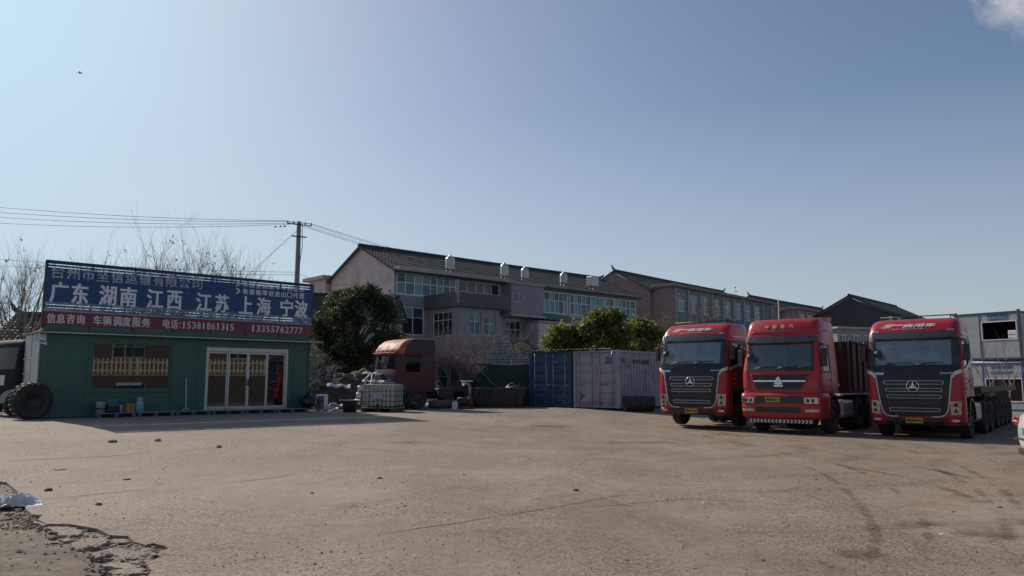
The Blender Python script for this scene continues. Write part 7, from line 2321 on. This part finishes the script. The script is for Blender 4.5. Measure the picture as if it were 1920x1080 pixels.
MB().quad((0, -7, 0), (27.5, -7, 0), (27.5, -7, 6.4), (0, -7, 6.4)).build('rear_wall', C_BRK, bs, fix=False)
MB().bbox(-.4, 27.9, -7.4, .5, 6.405, 6.7, .03).build('roof', C_TILE, bs)
for o in bo:
    window(bs, *o, [.5], [.6], C_WINF, G_DARK, y=.08, mtx=mtx)
# ------------------------------------------------------------------ plants
def leaf_mat(name, c1, c2, c3=None):
    if name in _M: return _M[name]
    m = bpy.data.materials.new(name); m.use_nodes = True
    t = m.node_tree; p = t.nodes['Principled BSDF']
    p.inputs['Roughness'].default_value = .5
    p.inputs['Specular IOR Level'].default_value = .35
    at_ = t.nodes.new('ShaderNodeAttribute'); at_.attribute_name = 'tone'
    rp = t.nodes.new('ShaderNodeValToRGB')
    rp.color_ramp.elements[0].color = (*c1, 1); rp.color_ramp.elements[1].color = (*c2, 1)
    if c3:
        q = rp.color_ramp.elements.new(.9); q.color = (*c2, 1); rp.color_ramp.elements[-1].color = (*c3, 1)
    t.links.new(at_.outputs['Fac'], rp.inputs['Fac'])
    t.links.new(rp.outputs['Color'], p.inputs['Base Color'])
    tr = t.nodes.new('ShaderNodeBsdfTranslucent')
    t.links.new(rp.outputs['Color'], tr.inputs['Color'])
    mx = t.nodes.new('ShaderNodeMixShader'); mx.inputs['Fac'].default_value = .5
    t.links.new(p.outputs['BSDF'], mx.inputs[1]); t.links.new(tr.outputs['BSDF'], mx.inputs[2])
    t.links.new(mx.outputs['Shader'], t.nodes['Material Output'].inputs['Surface'])
    _M[name] = m
    return m

def foliage(name, m, parent, clumps, n, size, seed, droop=.3):
    """leaf-sized blades spread through clumps (centre, radii); denser near the clump surface"""
    rr = random.Random(seed)
    vs = []; fs = []; tone = []
    tot = sum(c[1][0] * c[1][1] * c[1][2] for c in clumps) or 1
    for (c, rad) in clumps:
        k = max(6, int(n * rad[0] * rad[1] * rad[2] / tot))
        ct = rr.uniform(-.18, .18)
        for i in range(k):
            d = Vector((rr.gauss(0, 1), rr.gauss(0, 1), rr.gauss(0, 1))).normalized()
            q = rr.random() ** .45
            q *= 1 + .35 * mnoise.noise(d * 2.2 + Vector(c))
            p = Vector((c[0] + d.x * rad[0] * q, c[1] + d.y * rad[1] * q, c[2] + d.z * rad[2] * q))
            s = size * rr.uniform(.6, 1.35)
            a = Vector((rr.gauss(0, 1), rr.gauss(0, 1), rr.gauss(0, .7) - droop)).normalized()
            b = a.cross(Vector((rr.gauss(0, 1), rr.gauss(0, 1), rr.gauss(0, 1)))).normalized() * s * .27
            a = a * s
            i0 = len(vs)
            mid = p + a * .5
            n_ = a.cross(b).normalized() * s * .06
            vs += [p[:], (mid + b + n_)[:], (p + a)[:], (mid - b + n_)[:]]
            fs += [(i0, i0 + 1, i0 + 2), (i0, i0 + 2, i0 + 3)]
            tv = min(1, max(0, .45 + ct + rr.gauss(0, .22)))
            tone += [tv, tv]
    me = bpy.data.meshes.new(name)
    me.from_pydata(vs, [], fs)
    at_ = me.attributes.new('tone', 'FLOAT', 'FACE')
    at_.data.foreach_set('value', tone)
    me.materials.append(m)
    return link_mesh(name, me, parent)

def branches(mb, base, d, length, r, depth, rr, spread=.55, up=.15, shrink=.72, kids=(2, 4), bend=.2, tips=None, sides=6, lim=None):
    pts = [Vector(base)]
    rs = [r]
    dd = Vector(d).normalized()
    k = 4
    for i in range(k):
        dd = (dd + Vector((rr.gauss(0, bend), rr.gauss(0, bend), rr.gauss(0, bend) + up)) * .5).normalized()
        pts.append(pts[-1] + dd * length / k)
        rs.append(r * (1 - .45 * (i + 1) / k))
    mb.tube(pts, rs, max(3, sides), cap=False)
    if tips is not None and depth <= 1:
        tips.extend([p for p in pts[2:]])
    if depth <= 0: return
    for j in range(rr.randint(*kids)):
        t = rr.uniform(.35, 1.0)
        i = min(k - 1, int(t * k))
        p = pts[i].lerp(pts[i + 1], t * k - i)
        nd = (dd + Vector((rr.gauss(0, spread), rr.gauss(0, spread), rr.gauss(0, spread * .7) + up))).normalized()
        branches(mb, p, nd, length * shrink * rr.uniform(.7, 1.15), rs[i] * .6, depth - 1, rr, spread, up, shrink, kids, bend, tips, max(3, sides - 1))

C_BARK = mat('bark', (0.10, 0.085, 0.075), (0.16, 0.14, 0.125), rough=.95, scale=6, bump=.5, bscale=20)
C_BARKL = mat('bark_pale', (0.27, 0.225, 0.23), (0.18, 0.15, 0.155), rough=.95, scale=6, bump=.4, bscale=20)
C_TWIG = mat('twig', (0.20, 0.165, 0.145), (0.26, 0.22, 0.195), rough=.95, scale=6)
L_DARK = leaf_mat('leaf_dark', (0.03, 0.048, 0.028), (0.115, 0.135, 0.06), (0.22, 0.21, 0.10))
L_LOQ = leaf_mat('leaf_loquat', (0.085, 0.105, 0.03), (0.28, 0.29, 0.08), (0.38, 0.29, 0.10))
L_HEDGE = leaf_mat('leaf_hedge', (0.035, 0.045, 0.018), (0.10, 0.11, 0.04))
L_DRY = leaf_mat('leaf_dry', (0.085, 0.062, 0.05), (0.13, 0.10, 0.075))

def leafy_tree(name, x, y, label, clumps, n, size, lm, seed, trunk_h, trunk_r, bark=None, cat='tree', group=None):
    z = gz(x, y)
    rr = random.Random(seed)
    e = empty(name, (x, y, z), 0, label, cat, group)
    mb = MB()
    top = Vector((rr.uniform(-.2, .2), rr.uniform(-.2, .2), trunk_h))
    mb.tube([(0, 0, -.1), (.05, 0, trunk_h * .4), top], [trunk_r * 1.25, trunk_r, trunk_r * .8], 10)
    mb.build('trunk', bark or C_BARK, e)
    mb = MB()
    for (c, rad) in clumps:
        c = Vector(c)
        mid = top.lerp(c, .5) + Vector((rr.uniform(-.2, .2), rr.uniform(-.2, .2), .1))
        mb.tube([top - Vector((0, 0, .15)), mid, c], [trunk_r * .55, trunk_r * .35, trunk_r * .12], 6)
    mb.build('limbs', bark or C_BARK, e)
    foliage('crown', lm, e, clumps, n, size, seed)
    return e

def crown(cx, cz, rx, rz, ry, n, seed, flat=.8, s=(.45, .75)):
    rr = random.Random(seed)
    out = []
    for i in range(n):
        a = rr.uniform(0, 2 * PI); q = rr.random() ** .5; v = rr.uniform(-1, 1)
        w = math.sqrt(max(0, 1 - v * v * .8))
        r = rr.uniform(*s)
        out.append(((cx + rx * q * math.cos(a) * w, ry * q * math.sin(a) * w, cz + rz * v), (r, r, r * flat)))
    return out
# dark evergreen between the sign and the house
leafy_tree('evergreen_tree', -8.45, 41.5, 'dense dark evergreen tree between the blue sign and the long house',
           crown(0, 4.2, 2.15, 1.8, 1.7, 52, 11, s=(.35, .75)) + [((.1, 0, 5.9), (.6, .6, .5)), ((-1.2, -.3, 5.4), (.55, .5, .45)), ((1.4, -.2, 5.3), (.5, .5, .45)), ((-2.3, 0, 4.4), (.5, .5, .4)), ((2.3, 0, 3.6), (.5, .5, .5)), ((.7, 0, 6.3), (.35, .35, .3))], 14000, .21, L_DARK, 21, 2.6, .17)
leafy_tree('evergreen_shrub', -10.1, 40.6, 'dark shrub filling the gap right of the cabin below the evergreen tree',
           crown(.6, 2.0, 1.3, 1.3, 1.0, 16, 12, s=(.45, .7)), 4200, .17, L_DARK, 22, 1.2, .09, cat='shrub')
leafy_tree('evergreen_shrub', -7.3, 40.4, 'low dark shrub between the evergreen tree and the orange cab',
           crown(.6, 2.2, 1.1, 1.2, 1.0, 14, 13, s=(.4, .65)), 3800, .17, L_DARK, 23, 1.2, .09, cat='shrub')
# loquat trees behind the containers
leafy_tree('loquat_tree', 3.4, 46.0, 'yellow-green loquat tree behind the blue container',
           crown(0, 3.5, 1.5, .95, 1.2, 22, 14, s=(.4, .65)) + [((-1.0, -.3, 2.9), (.5, .5, .4))], 3400, .30, L_LOQ, 24, 1.9, .12, group='loquat trees behind the containers')
leafy_tree('loquat_tree', 5.5, 45.5, 'tallest yellow-green loquat tree, above the grey container doors',
           crown(0, 3.95, 1.35, 1.35, 1.2, 26, 15, s=(.45, .7)), 4200, .30, L_LOQ, 25, 2.0, .13, group='loquat trees behind the containers')
leafy_tree('loquat_tree', 7.6, 46.2, 'yellow-green loquat tree above the grey container beside the farthest truck',
           crown(0, 3.6, 1.3, 1.1, 1.2, 20, 16, s=(.4, .65)), 3200, .30, L_LOQ, 26, 1.9, .12, group='loquat trees behind the containers')
# hedge on the left behind the dark vehicle
leafy_tree('roadside_shrub', -20.6, 32.5, 'olive green shrub behind the dark vehicle at the left edge',
           crown(0, 1.7, 1.7, .9, .9, 18, 17, s=(.4, .65)), 3600, .16, L_HEDGE, 27, .8, .07, C_BARK, 'shrub')
# thin brown tree above the first truck
def bare_tree(name, x, y, label, h, seed, r=.12, depth=4, spread=.5, up=.22, dirn=(0, 0, 1), length=None, kids=(2, 4), bark=None, leaves=0, lm=None, lsize=.12, cat='tree', group=None, stems=1, shrink=.74):
    z = gz(x, y)
    rr = random.Random(seed)
    e = empty(name, (x, y, z), 0, label, cat, group)
    tips = []
    tr = MB(); tw = MB()
    for s in range(stems):
        o = Vector((rr.uniform(-.25, .25), rr.uniform(-.25, .25), -.05)) if stems > 1 else Vector((0, 0, -.1))
        d = (Vector(dirn) + Vector((rr.gauss(0, .35), rr.gauss(0, .2), 0)) * (1 if stems > 1 else .15)).normalized()
        L_ = length or h * .42
        pts = [o, o + d * L_ * .5 + Vector((rr.uniform(-.08, .08), 0, 0)), o + d * L_]
        tr.tube(pts, [r * 1.2, r, r * .8], 8)
        for j in range(rr.randint(3, 5)):
            t = rr.uniform(.55, 1.0)
            p = pts[1].lerp(pts[2], (t - .5) * 2) if t > .5 else pts[0].lerp(pts[1], t * 2)
            nd = (d + Vector((rr.gauss(0, spread), rr.gauss(0, spread * .7), .15))).normalized()
            branches(tw, p, nd, h * .36 * rr.uniform(.7, 1.1), r * .55, depth - 1, rr, spread * .8, up, shrink, kids, .16, tips, 5)
    tr.build('trunk', bark or C_TWIG, e)
    tw.build('branches', bark or C_TWIG, e, fix=False)
    if leaves:
        cl = [((p.x, p.y, p.z), (.09, .09, .09)) for p in rr.sample(tips, min(len(tips), leaves))]
        foliage('withered_leaves', lm or L_DRY, e, cl, leaves * 6, lsize, seed)
    return e
bare_tree('bare_tree', 14.4, 62.0, 'grey-brown leafless tree above the farthest truck', 7.6, 31, r=.13, depth=4, spread=.55, kids=(3, 4), leaves=200, lsize=.16, stems=2, bark=C_TWIG)
bare_tree('bare_tree', 11.6, 60.0, 'bare brownish tree between the loquat trees and the farthest truck', 6.6, 32, r=.11, depth=4, spread=.6, kids=(3, 4), leaves=160, lsize=.15, stems=2)
# leafless trees behind the sign
BG = 'leafless trees behind the cabin sign'
for k, (x, y, h, lab, sd) in enumerate([(-18.6, 36.0, 8.6, 'tall leafless tree behind the left end of the sign', 41), (-16.6, 36.5, 7.9, 'leafless tree rising behind the first characters of the sign', 42), (-15.0, 38.0, 8.2, 'leafless tree behind the middle of the sign', 43),
                                       (-14.2, 41.0, 7.0, 'leafless tree with thin tips behind the right half of the sign', 44), (-21.5, 34.5, 7.6, 'leafless tree at the far left above the dark vehicle', 45), (-22.4, 32.2, 6.4, 'low spreading leafless tree cut by the left edge', 46)]):
    bare_tree('bare_tree', x, y, lab, h, sd, r=.075, depth=4, spread=.62, up=.17, kids=(3, 5), leaves=40, lsize=.10, stems=3, group=BG)
# scrubby bare bushes before the annex and along the fence
SG = 'bare bushes along the back of the yard'
for k, (x, y, h, lab, sd) in enumerate([(-3.1, 37.3, 3.4, 'tangled bare bush right behind the derelict truck', 51), (-2.2, 43.0, 5.0, 'mauve bare bush before the annex wall', 52), (.1, 44.0, 5.2, 'mauve bare bush behind the net fence', 53), (-9.9, 36.2, 3.6, 'grey bare branches reaching out right of the cabin', 54),
                                       (-3.9, 43.5, 4.6, 'bare bush below the annex side window', 55)]):
    bare_tree('bare_bush', x, y, lab, h, sd, r=.075, depth=4, spread=.75, up=.12, length=h * .3, kids=(4, 5), bark=C_BARKL, leaves=60, lsize=.10, cat='bush', group=SG, stems=4)
leafy_tree('ivy_clump', .55, 45.2, 'small olive shrub above the right end of the net fence', crown(0, 2.6, .5, .7, .5, 7, 18, s=(.3, .45)), 900, .16, L_LOQ, 28, 1.4, .06, cat='shrub')
# bare saplings before the prefab units
for k, (x, y, lab, sd) in enumerate([(22.3, 36.5, 'thin pale sapling before the prefab units, left of the pair', 56), (23.6, 37.0, 'thin pale sapling before the prefab units, right of the pair', 57)]):
    bare_tree('bare_sapling', x, y, lab, 3.9, sd, r=.04, depth=3, spread=.45, up=.2, kids=(2, 3), bark=C_BARKL, group='bare saplings by the prefab units')
# remnant of a rubble gable wall, its top broken off along a slope: laid stone by stone
rw = empty('ruined_wall', (-.15, 41.0, gz(-.15, 41.0)), R(-4), 'ruined grey stone wall with a steep broken edge behind the net fence', 'wall')
C_STN = mat('grey_stone', (.34, .325, .33), (.24, .23, .235), rough=.95, scale=3, bump=.5, bscale=18, dirt=(.16, .14, .13), dirt_amt=.6, dscale=4)
rrw = random.Random(12)
def wall_top(x):
    return 3.95 - 1.05 * max(0, x + .62) - 2.6 * max(0, -.62 - x)
zc = 0.0
while zc < 3.95:
    hh = rrw.uniform(.13, .2)
    x = -1.5 + rrw.uniform(-.1, .1)
    while x < 1.15:
        ww = rrw.uniform(.2, .42)
        if zc + hh < wall_top(x + ww / 2) + rrw.uniform(-.05, .1) and zc > .6:
            j = rrw.uniform(0, .05)
            MB().bbox(x + .008, x + ww - .008, -.2 - j, .2, zc + .006, zc + hh - .006, .025).build('stone', C_STN, rw)
        x += ww
    zc += hh
MB().bbox(-1.5, 1.2, -.17, .19, -.1, .62, .02).build('footing', C_STN, rw)

# ------------------------------------------------------------------ utility pole and wires
C_CONC = mat('pole_concrete', (0.30, 0.27, 0.24), (0.22, 0.20, 0.18), rough=.9, scale=2, stretch=(1, 1, .3))
PX, PY = -12.62, 45.0
pz = gz(PX, PY)
pole = empty('utility_pole', (PX, PY, pz), 0, 'concrete utility pole with crossarm and insulators behind the sign', 'utility pole')
MB().tube([(0, 0, -.3), (0, 0, 10.6)], [.20, .13], 12).build('post', C_CONC, pole)
AR = R(32)
ca, sa = math.cos(AR), math.sin(AR)
MB().bbox(-.72, .72, -.15, -.10, 10.37, 10.42, .01, Matrix.Rotation(AR, 4, 'Z')).build('crossarm', C_STEELD, pole)
MB().bbox(-.45, .45, -.16, -.09, 9.65, 9.72, .01, Matrix.Rotation(AR, 4, 'Z')).build('crossarm', C_STEELD, pole)
C_PORC = mat('porcelain', (0.5, 0.5, 0.5), (.3, .28, .27), rough=.3)
for x in (-.7, -.35, .35, .7):
    MB().lathe([(.0, 10.43), (.05, 10.43), (.06, 10.48), (.035, 10.5), (.055, 10.54), (.03, 10.58), (0, 10.6)], 10, 'z', Matrix.Rotation(AR, 4, 'Z') @ Matrix.Translation((x, -.125, 0))).build('insulator', C_PORC, pole)
for x in (-1.35, -1.05, -.8):
    MB().lathe([(0, -.08), (.05, -.06), (.05, .06), (0, .08)], 8, 'x', Matrix.Translation((x, -.12, 10.34 - .05 * abs(x)))).build('strain_insulator', C_PORC, pole)
MB().tube([(.25, -.15, 10.3), (.28, -.16, 9.0), (.12, -.12, 7.8)], .02, 6).build('jumper_cable', C_BLACK, pole)
C_WIRE = mat('wire', (0.03, 0.03, 0.032), rough=.5)
def wire(pts_a, pts_b, sag, label, r=.013):
    a, b = Vector(pts_a), Vector(pts_b)
    P = []
    for i in range(25):
        t = i / 24
        p = a.lerp(b, t); p.z -= sag * 4 * t * (1 - t)
        P.append(p)
    return tag(MB().tube(P, r, 5).build('power_line', C_WIRE), label, 'power line', 'power lines at the utility pole')
zt = pz + 10.56
for k, (o, dz) in enumerate(((-.7, 0), (-.35, .02), (.35, 0), (.7, .02))):
    q = (PX + o * ca, PY + o * sa - .12, zt)
    wire(q, (-42.0 + o * 2.0, 44.0 + k * .9, zt + 2.3 - k * .42), .55, ['topmost', 'second', 'third', 'lowest'][k] + ' of the four thin power lines running left from the pole top', .012)
    wire(q, (12.0 + o * 1.2, 92.0 + k * .6, zt + .55 + k * .32), .9, ['lowest', 'third', 'second', 'topmost'][k] + ' of the four thin power lines running right over the long house', .012)
wire((PX, PY - .15, pz + 7.55), (-42, 44, pz + 9.3), .35, 'lower cable running left from the pole above the sign', .011)
wire((PX, PY - .15, pz + 7.40), (-42, 45, pz + 8.9), .35, 'lowest cable running left from the pole above the sign', .011)
wire((PX, PY - .15, pz + 7.5), on_house(-.1, 6.0, 9.6), .3, 'service cable running right from the pole to the house gable', .011)
tag(MB().tube([(PX, PY - .1, pz + 10.1), (-16.6, 44.2, pz + 6.0), (-20.4, 43.5, .3)], .014, 5).build('stay_wire', C_WIRE), 'slanting stay wire running down left from the pole', 'stay wire')
# thin mast and dish on the second house
e = empty('roof_antenna', (32.2, 93.0, 10.0), 0, 'thin white aerial mast standing above the middle truck', 'antenna')
MB().tube([(0, 0, -9.6), (0, 0, 1.6)], .05, 6).build('mast', C_WHITE, e)
for k, z in enumerate((.2, .6, 1.0)):
    MB().tube([(-.7 + .2 * k, 0, z), (.7 - .2 * k, 0, z)], .03, 5).build('rod', C_GALV, e)
# bird
bx, by_, bz_ = -.55, 1.0, 0
a, b = (150 - 960) / 1450, (540 - 137) / 1450
t = 95.0
bp = Vector((a * t, (math.cos(PITCH) - b * math.sin(PITCH)) * t, CAM_H + (math.sin(PITCH) + b * math.cos(PITCH)) * t))
bird = empty('bird', bp, R(20), 'small dark bird flying in the sky at upper left', 'bird')
C_BIRD = mat('bird_dark', (0.02, 0.02, 0.022), rough=.8)
MB().lathe([(0, -.24), (.04, -.16), (.075, 0), (.06, .12), (.045, .17), (.05, .2), (.03, .25), (0, .3)], 10, 'x').build('body', C_BIRD, bird)
for s in (-1, 1):
    MB().add([(.08, 0, .03), (.1, s * .22, .10), (.0, s * .46, .06), (-.1, s * .22, .07), (-.08, 0, .03), (.08, 0, .015), (.1, s * .22, .085), (.0, s * .46, .055), (-.1, s * .22, .055), (-.08, 0, .015)], [(0, 1, 2, 3, 4), (9, 8, 7, 6, 5)]).build('wing', C_BIRD, bird)
MB().add([(-.2, .03, 0), (-.36, .08, 0), (-.36, -.08, 0), (-.2, -.03, 0), (-.2, .03, .012), (-.36, .08, .012), (-.36, -.08, .012), (-.2, -.03, .012)], [(0, 1, 2, 3), (7, 6, 5, 4), (0, 4, 5, 1), (1, 5, 6, 2), (2, 6, 7, 3), (3, 7, 4, 0)]).build('tail', C_BIRD, bird)
